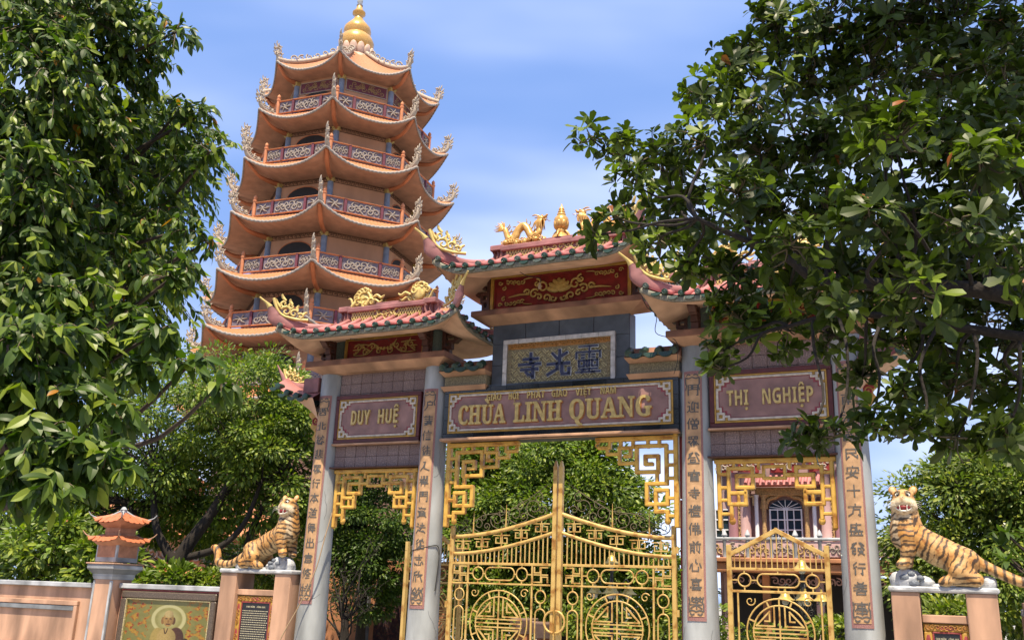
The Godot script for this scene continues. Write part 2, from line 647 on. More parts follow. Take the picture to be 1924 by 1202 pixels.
# Each character as brush strokes on a ten by ten square, two digits a point, x to the right and y downward.
const BRUSH := {
	"西": "0191 1318 1383 8388 1888 414526 616576", "北": "3139 0434 0938 6168 6898 9896 9364",
	"慈": "2011 7081 0292 3215 1545 4535 7254 5484 8474 0768 2639 3979 7976 4655 8697",
	"悲": "3036 1131 1333 0535 6066 6191 6393 6595 1719 2739 3979 7977 4757 8798",
	"眾": "1181 1113 1383 8183 3133 6163 2506 1539 5458 5437 5478 7559 7698", "行": "3012 3314 2529 5191 4494 7479 7968",
	"本": "0292 5059 5208 5298 3777", "道": "3041 7061 3292 6254 4484 8487 8747 4744 4686 1021 0424 2427 2709 2839 3999",
	"得": "3012 3314 2529 4181 8184 8444 4441 4383 3595 3797 7579 7968 4657", "出": "5059 2124 2484 8481 1519 1999 9995",
	"意": "5051 1282 3243 7263 0393 2484 2427 2787 8487 2585 1819 2839 3979 7998 5859",
	"修": "2004 1319 3237 6042 5191 7145 5295 8556 8757 8949", "持": "2029 2918 0333 0636 7074 5292 4494 4696 7479 7968 5667",
	"戶": "6031 3181 8184 3484 3136 3609", "請": "2021 0131 1333 1535 1737 1739 3739 1939 4191 4393 6065 3595 4649 8689 4787 4888 4686",
	"信": "2004 1319 6061 3292 4484 4686 4888 4849 8889 4989", "徒": "3012 3314 2529 4282 6065 4595 6569 6797 4639 3999",
	"入": "3151 5136 3609 5147 4799", "禪": "2021 0333 3306 2429 3546 4050 5052 5242 7080 8082 8272 4383 8386 8646 4643 6369 4585 3797",
	"門": "1019 1040 4044 1444 1242 5090 9099 9989 5054 5494 5292", "資": "1021 0324 4031 3181 8172 5314 5374 2585 8588 8828 2825 2686 2787 3809 7899",
	"法": "1021 0323 0926 6064 4282 3494 6437 3788 7799", "從": "3012 3314 2529 5142 5153 7062 7083 6469 6696 5458 4739 3999",
	"志": "5054 0282 2474 0719 1828 2839 3979 7977 5657 8698", "欣": "4011 1114 1409 1343 3339 6053 5393 9384 7455 7499",
	"欽": "3003 3054 1434 0545 3438 1626 5647 0949 7062 6292 9284 7459 7499", "迎": "1021 0424 2427 2709 2839 3999 5042 4247 4766 6192 9196 9685 6169",
	"僧": "2004 1319 4051 8071 3292 9295 9535 3532 6265 4686 8689 8949 4946 4787", "登": "1140 4005 1224 6097 7081 8192 3464 2666 2628 2868 6866 3949 5949 0999",
	"寶": "5051 0292 0204 9294 2343 3336 1444 2545 5383 6385 5585 2686 2629 2989 8689 2787 2888", "寺": "5054 2282 0494 1686 6469 6958 3748",
	"禮": "2021 0333 3306 2429 3546 4191 4144 4494 9491 5054 7074 4292 4686 4648 4888 8886 5859 7879 3999",
	"佛": "2004 1319 3282 8284 8434 3436 3696 9698 9888 5059 7079", "前": "3041 7061 0292 1319 1343 4349 4938 1545 1747 6367 8389 8978",
	"心": "1407 2329 2979 7976 5052 5263 8396", "喜": "5052 1191 2282 2373 2325 2575 7375 3637 7667 0797 2888 2829 2989 8889",
	"樂": "5041 4161 4144 6164 4464 4262 2011 1131 3113 1334 8071 7191 9173 7394 0696 5459 5609 5699",
	"東": "5059 0191 2272 7276 7626 2622 2474 5608 5698", "南": "5053 0191 1319 1393 9399 9989 3444 7464 2575 2777 5559",
	"清": "1021 0323 0926 4191 4393 6065 3595 4649 8689 4787 4888 4686", "國": "0009 0090 9099 0999 2272 2444 4446 4626 2624 2757 5278 7879 7558",
	"民": "1181 8184 1484 1119 1937 4498 9896", "安": "5051 1191 1113 9193 0595 4336 3689 7357 5709", "十": "0494 5059",
	"方": "5052 0292 4237 3709 4484 8489 8978", "盛": "1181 1114 1406 1343 4345 5056 5696 7547 1686 1619 8689 3639 6669 0999",
	"發": "1140 4004 1224 6095 7081 8192 1434 3436 3616 1618 1838 3829 5474 5456 7476 7687 5687 8659 5699",
	"善": "3041 7061 1292 2373 0494 5154 3545 6556 0696 2787 2729 2989 8789", "事": "0191 2272 2224 2474 7274 1585 8588 0696 1888 5059 5948",
	"靈": "1080 0292 0204 9294 5054 2333 2434 6373 6474 1535 3537 3717 1715 4555 5557 5747 4745 6585 8587 8767 6765 1888 5859 0999 3829 6979",
	"光": "5054 2143 8162 0595 4547 4709 6568 6999 9997",
}

# brush strokes of one character, size s, centred on the origin of x and y, raised dz; put() lays them on their surface
func brush(mb: Mb, ch: String, s: float, width: float, dz: float, put: Callable) -> void:
	for st in BRUSH[ch].split(" "):
		var p := []
		for i in range(0, st.length() - 1, 2):
			p.append(Vector2((float(st[i]) - 4.5) / 9.0 * s, (4.5 - float(st[i + 1])) / 9.0 * s))
		for i in p.size() - 1:
			var a: Vector2 = p[i]
			var b: Vector2 = p[i + 1]
			var d := (b - a).normalized()
			var w := width * (0.5 if absf(d.x) < absf(d.y) else 0.42)
			var q := d.orthogonal() * w
			var e := d * w * 0.7
			var c0 := a - e * 1.1 + q * 0.75
			var c1 := a - e * 1.1 - q * 0.75
			var c2 := b + e * 0.9 - q * 0.95
			var c3 := b + e * 0.9 + q * 0.95
			# in short lengths, so that a stroke can lie on a round surface
			var cuts := maxi(1, int(absf(b.x - a.x) / 0.025))
			for u in cuts:
				var s0 := float(u) / cuts
				var s1 := float(u + 1) / cuts
				var e0: Vector3 = put.call(c0.lerp(c3, s0), dz)
				var e1: Vector3 = put.call(c1.lerp(c2, s0), dz)
				var e2: Vector3 = put.call(c1.lerp(c2, s1), dz)
				var e3: Vector3 = put.call(c0.lerp(c3, s1), dz)
				mb.quad(e1, e2, e3, e0)
			for k in [[c0, c1], [c1, c2], [c2, c3], [c3, c0]]:
				mb.quad(put.call(k[0], 0.0), put.call(k[1], 0.0), put.call(k[1], dz), put.call(k[0], dz))

var fonts := {}

func face(serif: bool) -> Font:
	if not fonts.has(serif):
		var f := SystemFont.new()
		f.font_names = PackedStringArray(["Droid Serif" if serif else "Droid Sans"])
		f.font_weight = 700
		var fv := FontVariation.new()
		fv.base_font = f
		fv.variation_embolden = 0.5 if serif else 0.0
		fonts[serif] = fv
	return fonts[serif]

const UNDER := {"Ộ": "Ô", "Ậ": "Â", "Ệ": "Ê", "Ị": "I", "Ứ": "U", "Ử": "U"}

# raised letters one by one along x from x0 to x1 on the front of a board; cap is their capital height
func letters(words: String, serif: bool, x0: float, x1: float, base: float, cap: float, z: float, dz: float, m: Material, parent: Node3D, called := "letter", px := 100) -> void:
	var f := face(serif)
	var size := px
	var total := 0.0
	var adv := []
	for ch in words:
		var glyph: String = UNDER.get(ch, ch)
		var w: float = f.get_string_size(glyph, HORIZONTAL_ALIGNMENT_LEFT, -1, size).x
		if ch == " ":
			w *= 1.5
		adv.append(w)
		total += w
	var k := cap / 0.72 / size
	var wide := (x1 - x0) / (total * k)
	var x := x0
	for i in words.length():
		var ch := words[i]
		if ch != " ":
			var tm := TextMesh.new()
			tm.text = UNDER.get(ch, ch)
			tm.font = f
			tm.font_size = size
			tm.pixel_size = k
			tm.depth = dz
			tm.curve_step = 3.0
			tm.horizontal_alignment = HORIZONTAL_ALIGNMENT_LEFT
			tm.vertical_alignment = VERTICAL_ALIGNMENT_BOTTOM
			var o := part(called, tm, m, parent, Vector3(x, base - 0.24 * k * size, z + dz * 0.5), Basis.from_scale(Vector3(wide, 1, 1)))
			if ch != tm.text:
				var mb := Mb.new()
				mb.ball(Vector3.ZERO, Vector3(cap * 0.11, cap * 0.11, dz * 0.5))
				part("dot", mb, m, parent, Vector3(x + adv[i] * k * wide * 0.5, base - cap * 0.22, z + dz * 0.5))
		x += adv[i] * k * wide

# square bars along a polyline in the x-y plane
func bars(mb: Mb, pts: Array, w: float, d: float, z := 0.0, ch := 0.006) -> void:
	for i in pts.size() - 1:
		var a: Vector2 = pts[i]
		var b: Vector2 = pts[i + 1]
		var dd := b - a
		var bs := Basis(Vector3(0, 0, 1), dd.angle())
		# each bar a hair different in depth, so that crossing faces never share a plane
		var dep := d + 0.0035 * (i % 3) + 0.002 * (1 if absf(dd.x) > absf(dd.y) else 0)
		mb.box(Vector3((a.x + b.x) * 0.5, (a.y + b.y) * 0.5, z), Vector3(dd.length() + w * 0.98, w, dep), bs, ch)

# round bars along a polyline
func rod(mb: Mb, pts: Array, r: float, sides := 6, closed := false) -> void:
	var p := PackedVector3Array(pts)
	if closed:
		p.append(p[0])
	mb.tube(p, r, r, sides, Vector3(0.01, 0.02, 1))

# ---------------------------------------------------------------- the gate
const PX := [-4.5, -2.29, 2.29, 4.5]

func pillar_r(y: float) -> float:
	return lerpf(0.275, 0.205, clampf(y / 5.4, 0.0, 1.0))

# eave curve and roof plane shared by surface, tiles and soffit of a gate roof
class Roof:
	var hx := 1.9
	var hz := 1.0
	var tx := 1.05
	var tz := 0.12
	var ye := 5.9
	var yt := 6.45
	var lift := 0.3
	func w(x: float, z: bool) -> float:
		var h := hz if z else hx
		var tt := tz if z else tx
		return clampf((absf(x) - tt) / (h - tt), 0.0, 1.0)
	func edge(x: float, z: bool) -> float:
		return ye + lift * pow(w(x, z), 2.6)
	func tmax(x: float, z: bool) -> float:
		return 1.0 - w(x, z)
	# point at along-eave coordinate x and slope position s of side: 0 front, 1 right, 2 back, 3 left
	func at(side: int, x: float, s: float, up := 0.0) -> Vector3:
		var z := side % 2 == 1
		var y := lerpf(edge(x, z), yt, pow(s, 1.35)) + up
		var fl := 0.06 * pow(w(x, z), 6.0)
		var run := lerpf(hx if z else hz, tx if z else tz, s) + fl * (1.0 - s)
		var xx := x + signf(x) * fl * (1.0 - s)
		match side:
			0: return Vector3(xx, y, run)
			1: return Vector3(run, y, -xx)
			2: return Vector3(-xx, y, -run)
		return Vector3(-run, y, xx)

func gold_scroll_mesh() -> Mb:
	# the pierced crest that fills the hollow of an upturned roof corner; x outward, y up
	var mb := Mb.new()
	for q in [[0.0, 0.13, 0.10, 0.4, 1.2], [-0.14, 0.10, 0.075, 2.6, -1.1], [0.05, 0.27, 0.075, 3.6, 1.1], [-0.26, 0.06, 0.06, 0.6, 1.1], [-0.09, 0.23, 0.055, 1.0, -1.0]]:
		curl(mb, Vector3(q[0], q[1], 0), q[2], q[3], q[4], 0.026, 0.035)
	for q in [[0.02, 0.33, 0.10, 0.46], [-0.10, 0.27, -0.06, 0.38], [-0.2, 0.16, -0.22, 0.27], [-0.3, 0.08, -0.38, 0.15], [0.1, 0.2, 0.2, 0.36]]:
		flame(mb, [Vector3(q[0], q[1], 0), Vector3((q[0] + q[2]) * 0.5 + 0.02, (q[1] + q[3]) * 0.5, 0.01), Vector3(q[2], q[3], 0)], 0.026, 0.03)
	mb.sweep(smooth([Vector3(-0.40, 0.0, 0), Vector3(-0.18, 0.0, 0), Vector3(0.05, 0.05, 0), Vector3(0.16, 0.16, 0), Vector3(0.24, 0.36, 0)], 4), PackedFloat32Array(range(17).map(func(i): return 0.03)), PackedFloat32Array(range(17).map(func(i): return 0.028)), 5, Vector3(0.001, 0.002, 1))
	return mb

func make_roof(gate: Node3D, at: Vector3, r: Roof, wx: float, wz: float, yw: float, ridge: Node3D, crest: ArrayMesh) -> void:
	var deck := Mb.new()
	for side in 4:
		var z := side % 2 == 1
		var h := r.hz if z else r.hx
		deck.patch(func(u, s): return r.at(side, (2.0 * u - 1.0) * h, s * r.tmax((2.0 * u - 1.0) * h, z)), 24, 6)
	var roof := part("roof", deck, M.roof_pink, gate, at)
	var sof := Mb.new()
	for side in 4:
		var z := side % 2 == 1
		var h := r.hz if z else r.hx
		var inner := wz if z else wx
		var off := wx if z else wz
		sof.patch(func(u, s):
			var x: float = (2.0 * u - 1.0)
			var e := r.at(side, x * h, 0.0, -0.12)
			var k := Vector3(x * inner, yw, off)
			match side:
				1: k = Vector3(off, yw, -x * inner)
				2: k = Vector3(-x * inner, yw, -off)
				3: k = Vector3(-off, yw, x * inner)
			var p := e.lerp(k, s)
			# the cove hangs fuller than a straight slope
			p.y = lerpf(e.y, yw, pow(s, 1.7)) + 0.0
			return p, 24, 8, true)
	part("soffit", sof, M.soffit, roof)
	var edge := Mb.new()
	for side in 4:
		var z := side % 2 == 1
		var h := r.hz if z else r.hx
		var pts := PackedVector3Array()
		var a := PackedFloat32Array()
		var b := PackedFloat32Array()
		for i in 33:
			var x := (i / 16.0 - 1.0) * h
			pts.append(r.at(side, x, 0.0, -0.07))
			a.append(0.018)
			b.append(0.05)
		edge.sweep(pts, a, b, 6)
	part("eave_edge", edge, M.eave_edge, roof)
	# tile rows, each a half pipe that runs from its round cap to the hip or the ridge
	var cap := Mb.new()
	cap.lathe(P2([Vector2(0, 0.035), Vector2(0.038, 0.033), Vector2(0.052, 0.02), Vector2(0.052, -0.05), Vector2(0.0, -0.05)].map(func(q): return q)), 12, Vector3.ZERO, Basis(Vector3.RIGHT, PI / 2))
	var capm := cap.mesh()
	# lathe profile runs from the top down here, so turn it the right way round
	cap = Mb.new()
	cap.lathe(P2([Vector2(0.0, -0.05), Vector2(0.046, -0.05), Vector2(0.046, 0.02), Vector2(0.036, 0.03), Vector2(0.028, 0.022), Vector2(0.0, 0.03)]), 12, Vector3.ZERO, Basis(Vector3.RIGHT, PI / 2))
	capm = cap.mesh()
	var drip := Mb.new()
	var lobe := PackedVector2Array()
	for k in 9:
		var aa := PI + PI * k / 8.0
		lobe.append(Vector2(cos(aa) * 0.075, sin(aa) * 0.055))
	drip.slab(lobe, 0.02)
	var dripm := drip.mesh()
	for side in 4:
		var z := side % 2 == 1
		var h := r.hz if z else r.hx
		var m := int(round(2.0 * (h - 0.06) / 0.238))
		for i in m + 1:
			var x := (float(i) / m * 2.0 - 1.0) * (h - 0.06)
			var pts := PackedVector3Array()
			var tm := maxf(r.tmax(x, z), 0.08)
			for k in 8:
				pts.append(r.at(side, x, tm * k / 7.0, 0.03))
			var tube := Mb.new()
			tube.tube(pts, 0.05, 0.045, 8)
			part("roof_tile", tube, M.roof_pink, roof)
			var e := r.at(side, x, 0.0, 0.02)
			var turn := Basis(Vector3.UP, side * PI / 2)
			part("tile_cap", capm, M.tile_green if (i * 7 + side) % 3 else M.tile_green_b, roof, e + turn * Vector3(0, 0.0, 0.035), turn)
			if i < m:
				var e2 := r.at(side, x + (h - 0.06) / m, 0.0, -0.045)
				part("drip_tile", dripm, M.tile_green_b if (i * 5 + side) % 3 else M.tile_green, roof, e2 + turn * Vector3(0, 0.012, 0.035), turn * Basis(Vector3.RIGHT, -0.15))
	# upturned horns with their crests
	for sx in [-1, 1]:
		for sz in [-1, 1]:
			var d := Vector3(sx * 0.80, 0, sz * 0.60)
			var c := Vector3(sx * (r.hx + 0.05), r.ye + r.lift + 0.03, sz * (r.hz + 0.05))
			var p0 := Vector3(sx * lerpf(r.hx, r.tx, 0.75), lerpf(r.edge(lerpf(r.hx, r.tx, 0.75), false), r.yt, pow(0.75, 1.35)) + 0.03, sz * lerpf(r.hz, r.tz, 0.75))
			var p1 := Vector3(sx * lerpf(r.hx, r.tx, 0.35), lerpf(r.edge(lerpf(r.hx, r.tx, 0.35), false), r.yt, pow(0.35, 1.35)) + 0.07, sz * lerpf(r.hz, r.tz, 0.35))
			var pts := smooth([p0, p1, c + Vector3(0, 0.05, 0), c + d * 0.11 + Vector3(0, 0.20, 0), c + d * 0.20 + Vector3(0, 0.33, 0), c + d * 0.36 + Vector3(0, 0.45, 0)], 5)
			var a := PackedFloat32Array()
			var b := PackedFloat32Array()
			for i in pts.size():
				var s := float(i) / (pts.size() - 1)
				a.append(lerpf(0.05, 0.012, smoothstep(0.45, 1.0, s)))
				b.append(lerpf(0.05, 0.125, smoothstep(0.0, 0.4, s)) * lerpf(1.0, 0.09, smoothstep(0.42, 0.92, s)))
			var horn := Mb.new()
			horn.sweep(pts, a, b, 8)
			var hn := part("corner_horn", horn, M.ridge_pink, roof)
			var tip := Mb.new()
			tip.sweep(pts.slice(18), a.slice(18), b.slice(18), 8)
			tip.moved(func(q): return q + Vector3(0, 0.006, 0))
			for i in tip.v.size():
				tip.v[i] += tip.n[i] * 0.006
			part("horn_tip", tip, M.gold_pale, roof)
			var dir := Basis(Vector3.UP, atan2(-d.z, d.x))
			part("crest", crest, M.gold_pale, roof, c + d * -0.13 + Vector3(0, 0.10, 0), dir)

func make_ridge(gate: Node3D, at: Vector3, half: float, y0: float, y1: float) -> void:
	# the ridge wall: coping, golden trellis panels, an oval carving between, flared end blocks
	var h := y1 - y0
	var body := Mb.new()
	body.box(Vector3(0, y0 + h * 0.5 - 0.06, 0), Vector3(2 * half, h + 0.12, 0.24), Basis.IDENTITY, 0.01)
	var rg := part("ridge", body, M.ridge_pink, gate, at)
	var cop := Mb.new()
	cop.box(Vector3(0, y1 + 0.03, 0), Vector3(2 * half + 0.10, 0.10, 0.36), Basis.IDENTITY, 0.015)
	cop.box(Vector3(0, y1 + 0.105, 0), Vector3(half * 0.62, 0.055, 0.26), Basis.IDENTITY, 0.01)
	part("coping", cop, M.ridge_pink, rg)
	for sz in [-1, 1]:
		for sx in [-1, 1]:
			var tr := Mb.new()
			var wdt := half * 0.62
			var x0: float = sx * half * 0.64
			for k in range(-4, 14):
				for dg in [-1.0, 1.0]:
					var a := Vector2(k * 0.055, 0.0)
					var b := a + Vector2(h * 0.9 * 0.55, h * 0.9)
					# clipped to the panel
					var lo := maxf(0.0, (0.0 - a.x) / (b.x - a.x))
					var hi := minf(1.0, (wdt - a.x) / (b.x - a.x))
					if hi - lo < 0.15:
						continue
					var p := a.lerp(b, lo)
					var q := a.lerp(b, hi)
					if dg < 0:
						p.x = wdt - p.x
						q.x = wdt - q.x
					bars(tr, [Vector2(x0 - wdt * 0.5 + p.x, y0 + h * 0.05 + p.y), Vector2(x0 - wdt * 0.5 + q.x, y0 + h * 0.05 + q.y)], 0.014, 0.016 + (0.006 if dg > 0 else 0.0), sz * 0.128, 0.0)
			part("trellis_panel", tr, M.gold_pale, rg)
		var ov := Mb.new()
		for k in 9:
			var x := (k - 4) * half * 0.062
			var yy := y0 + h * 0.5 + 0.035 * (1 if k % 2 else -1)
			curl(ov, Vector3(x, yy, sz * 0.135), 0.055, k * 1.3, 1.1 if k % 2 else -1.1, 0.014, 0.02)
		for e in [-1, 1]:
			curl(ov, Vector3(e * half * 0.31, y0 + h * 0.5, sz * 0.135), 0.10, PI / 2, e * 0.62, 0.02, 0.022)
		part("carving", ov, M.gold_pale, rg)
		var red := Mb.new()
		red.ball(Vector3(0, y0 + h * 0.5, sz * 0.12), Vector3(half * 0.28, h * 0.42, 0.012), Basis.IDENTITY, 20, 6)
		part("oval_field", red, M.roof_pink, rg)
	for sx in [-1, 1]:
		var e := Mb.new()
		for k in 3:
			var prof := []
			for i in 9:
				var s := i / 8.0
				prof.append(Vector3(0, y0 - 0.06 + s * (h + 0.12), 0) + Vector3(sx * (half + 0.08 + k * 0.085 + 0.10 * pow(1.0 - s, 2.4) - 0.05 * sin(s * PI)), 0, 0))
			var a := PackedFloat32Array()
			var b := PackedFloat32Array()
			for i in 9:
				a.append(0.17 - 0.03 * k)
				b.append(0.045)
			e.sweep(PackedVector3Array(prof), a, b, 4, Vector3(sx, 0.02, 0.01))
		e.box(Vector3(sx * (half + 0.13), y0 + h + 0.06, 0), Vector3(0.26, 0.10, 0.34), Basis.IDENTITY, 0.012)
		part("ridge_end", e, M.ridge_pink, rg)

func fret_bracket_mesh() -> Mb:
	# a carved corbel: x outward, y downward from the soffit
	var mb := Mb.new()
	var w := 0.055
	bars(mb, [Vector2(0.03, 0.0), Vector2(0.03, -0.5)], w, 0.10)
	bars(mb, [Vector2(0.03, -0.02), Vector2(0.34, -0.02)], w, 0.102)
	bars(mb, [Vector2(0.34, -0.02), Vector2(0.31, -0.13), Vector2(0.22, -0.20)], w * 0.9, 0.098)
	bars(mb, [Vector2(0.10, -0.11), Vector2(0.23, -0.11), Vector2(0.23, -0.20), Vector2(0.15, -0.20), Vector2(0.15, -0.30), Vector2(0.06, -0.30)], w * 0.8, 0.092)
	bars(mb, [Vector2(0.03, -0.41), Vector2(0.12, -0.41), Vector2(0.12, -0.34)], w * 0.8, 0.094)
	bars(mb, [Vector2(0.05, -0.20), Vector2(0.12, -0.20)], w * 0.8, 0.09)
	return mb

func relief_scroll(mb: Mb, half: float, hh: float, z: float, seed: int) -> void:
	# a symmetrical spray of scrolls and leaves
	for sx in [-1.0, 1.0]:
		for k in 4:
			var x := half * (0.16 + 0.21 * k)
			var s := 1.0 if (k + seed) % 2 else -1.0
			curl(mb, Vector3(sx * x, s * hh * 0.30, z), hh * 0.42, PI * 0.5 + s * 0.8, sx * s * 1.15, 0.017, 0.016, hh * 0.5)
			flame(mb, [Vector3(sx * x, -s * hh * 0.1, z), Vector3(sx * (x + half * 0.08), -s * hh * 0.38, z), Vector3(sx * (x + half * 0.17), -s * hh * 0.62, z)], 0.018, 0.014)
			curl(mb, Vector3(sx * (x + half * 0.10), -s * hh * 0.32, z), hh * 0.24, 0.3 + k, -sx * s * 1.0, 0.012, 0.014)
		flame(mb, [Vector3(sx * half * 0.75, 0.0, z), Vector3(sx * half * 0.88, hh * 0.06, z), Vector3(sx * half * 0.99, hh * 0.02, z)], 0.022, 0.014)
		flame(mb, [Vector3(sx * half * 0.5, hh * 0.55, z), Vector3(sx * half * 0.72, hh * 0.66, z), Vector3(sx * half * 0.95, hh * 0.62, z)], 0.014, 0.012)
		flame(mb, [Vector3(sx * half * 0.5, -hh * 0.6, z), Vector3(sx * half * 0.72, -hh * 0.68, z), Vector3(sx * half * 0.95, -hh * 0.66, z)], 0.014, 0.012)
	for k in 5:
		mb.ball(Vector3((k - 2) * half * 0.10, 0, z), Vector3(half * 0.045, hh * 0.20, 0.018), Basis.IDENTITY, 8, 5)

func frame_boxes(mb: Mb, x0: float, x1: float, y0: float, y1: float, w: float, d: float, z: float, ch := 0.008) -> void:
	mb.box(Vector3((x0 + x1) * 0.5, y1 - w * 0.5, z), Vector3(x1 - x0, w, d), Basis.IDENTITY, ch)
	mb.box(Vector3((x0 + x1) * 0.5, y0 + w * 0.5, z), Vector3(x1 - x0, w, d), Basis.IDENTITY, ch)
	mb.box(Vector3(x0 + w * 0.5, (y0 + y1) * 0.5, z), Vector3(w, y1 - y0 - 2 * w - 0.001, d), Basis.IDENTITY, ch)
	mb.box(Vector3(x1 - w * 0.5, (y0 + y1) * 0.5, z), Vector3(w, y1 - y0 - 2 * w - 0.001, d), Basis.IDENTITY, ch)

func make_pillar(gate: Node3D, i: int, words: String) -> void:
	var x0: float = PX[i]
	var prof := PackedVector2Array()
	prof.append(Vector2(0.0, 0.0))
	for q in [Vector2(0.36, 0.0), Vector2(0.36, 0.16), Vector2(0.32, 0.22), Vector2(0.30, 0.30)]:
		prof.append(q)
	for k in 13:
		var y := 0.32 + (5.46 - 0.32) * k / 12.0
		prof.append(Vector2(pillar_r(y), y))
	var shaft := Mb.new()
	shaft.lathe(prof, 28)
	var p := part("pillar", shaft, M.pillar, gate, Vector3(x0, 0, 0))
	# the inscription board follows the round of the shaft
	var on := func(q: Vector2, dz: float) -> Vector3:
		var r := pillar_r(q.y) + dz
		var a := q.x / pillar_r(q.y)
		return Vector3(sin(a) * r, q.y, cos(a) * r)
	var y0 := 1.41
	var y1 := 5.04
	var hw := 0.142
	var board := Mb.new()
	board.patch(func(u, s): return on.call(Vector2((2 * u - 1) * hw, lerpf(y0, y1, s)), 0.008), 8, 12)
	for sx in [-1.0, 1.0]:
		board.patch(func(u, s): return on.call(Vector2(sx * hw, lerpf(y0, y1, s)), u * 0.008), 1, 12, sx > 0)
	part("inscription_border", board, M.mosaic_pink, p)
	var face_ := Mb.new()
	face_.patch(func(u, s): return on.call(Vector2((2 * u - 1) * (hw - 0.032), lerpf(y0 + 0.06, y1 - 0.05, s)), 0.013), 8, 12)
	part("inscription_strip", face_, M.strip, p)
	var mot := Mb.new()
	for e in [[y1 - 0.10, -1.0], [y0 + 0.13, 1.0]]:
		var yb: float = e[0]
		var s: float = e[1]
		for sx in [-1.0, 1.0]:
			var lines := [[Vector2(0.0, yb), Vector2(0.055, yb + 0.02 * s), Vector2(0.10, yb), Vector2(0.10, yb + 0.10 * s), Vector2(0.085, yb + 0.13 * s), Vector2(0.10, yb + 0.2 * s)], [Vector2(0.02, yb - 0.03 * s), Vector2(0.06, yb - 0.05 * s), Vector2(0.085, yb - 0.02 * s)]]
			for ln in lines:
				for k in ln.size() - 1:
					var a: Vector2 = ln[k] * Vector2(sx, 1)
					var b: Vector2 = ln[k + 1] * Vector2(sx, 1)
					var o := (b - a).normalized().orthogonal() * 0.009
					mot.quad(on.call(a - o, 0.019), on.call(b - o, 0.019), on.call(b + o, 0.019), on.call(a + o, 0.019))
	part("cloud_motif", mot, M.ink, p)
	# hairline cracks in the render of the shaft
	var rng := RandomNumberGenerator.new()
	rng.seed = 60 + i
	var cr := Mb.new()
	for k in 5:
		var q := Vector2(rng.randf_range(0.15, 0.26) * (1 if k % 2 else -1), rng.randf_range(0.5, 4.2))
		var d := Vector2(rng.randf_range(-0.4, 0.4), -1.0).normalized()
		for s in 9:
			var e := q + d * rng.randf_range(0.04, 0.09)
			var o := d.orthogonal() * 0.0022
			cr.quad(on.call(q - o, 0.002), on.call(q + o, 0.002), on.call(e + o, 0.002), on.call(e - o, 0.002))
			q = e
			d = d.rotated(rng.randf_range(-0.7, 0.7))
	part("crack", cr, M.crack, p)
	var n := words.length()
	for k in n:
		var yc := lerpf(4.74, 1.66, float(k) / (n - 1))
		var mb := Mb.new()
		brush(mb, words[k], 0.155, 0.0195, 0.005, func(q, dz): return on.call(Vector2(q.x, yc + q.y), 0.0145 + dz))
		part("character", mb, M.ink, p)

func stone_wall(gate: Node3D, x0: float, x1: float, y0: float, y1: float) -> void:
	var core := Mb.new()
	core.box(Vector3((x0 + x1) * 0.5, (y0 + y1) * 0.5, -0.06), Vector3(x1 - x0, y1 - y0, 0.16))
	var w := part("stone_wall", core, M.stone_pink_b, gate)
	var nx := int(round((x1 - x0) / 0.215))
	var ny := int(round((y1 - y0) / 0.20))
	var sx := (x1 - x0) / nx
	var sy := (y1 - y0) / ny
	var shapes := []
	var rng := RandomNumberGenerator.new()
	rng.seed = 5
	for k in 4:
		var mb := Mb.new()
		mb.box(Vector3.ZERO, Vector3(sx - 0.004, sy - 0.004, 0.03), Basis(Vector3(1, 0.3, 0).normalized(), rng.randf_range(-0.012, 0.012)), 0.006)
		shapes.append(mb.mesh())
	for sd in [1, -1]:
		for j in ny:
			for i in nx:
				if sd < 0 and (i + j) % 1 == 0:
					continue
				var at := Vector3(x0 + (i + 0.5) * sx, y0 + (j + 0.5) * sy, -0.06 + sd * (0.088 + rng.randf() * 0.006))
				part("stone_tile", shapes[rng.randi() % 4], [M.stone_pink, M.stone_pink_b][rng.randi() % 2], w, at)

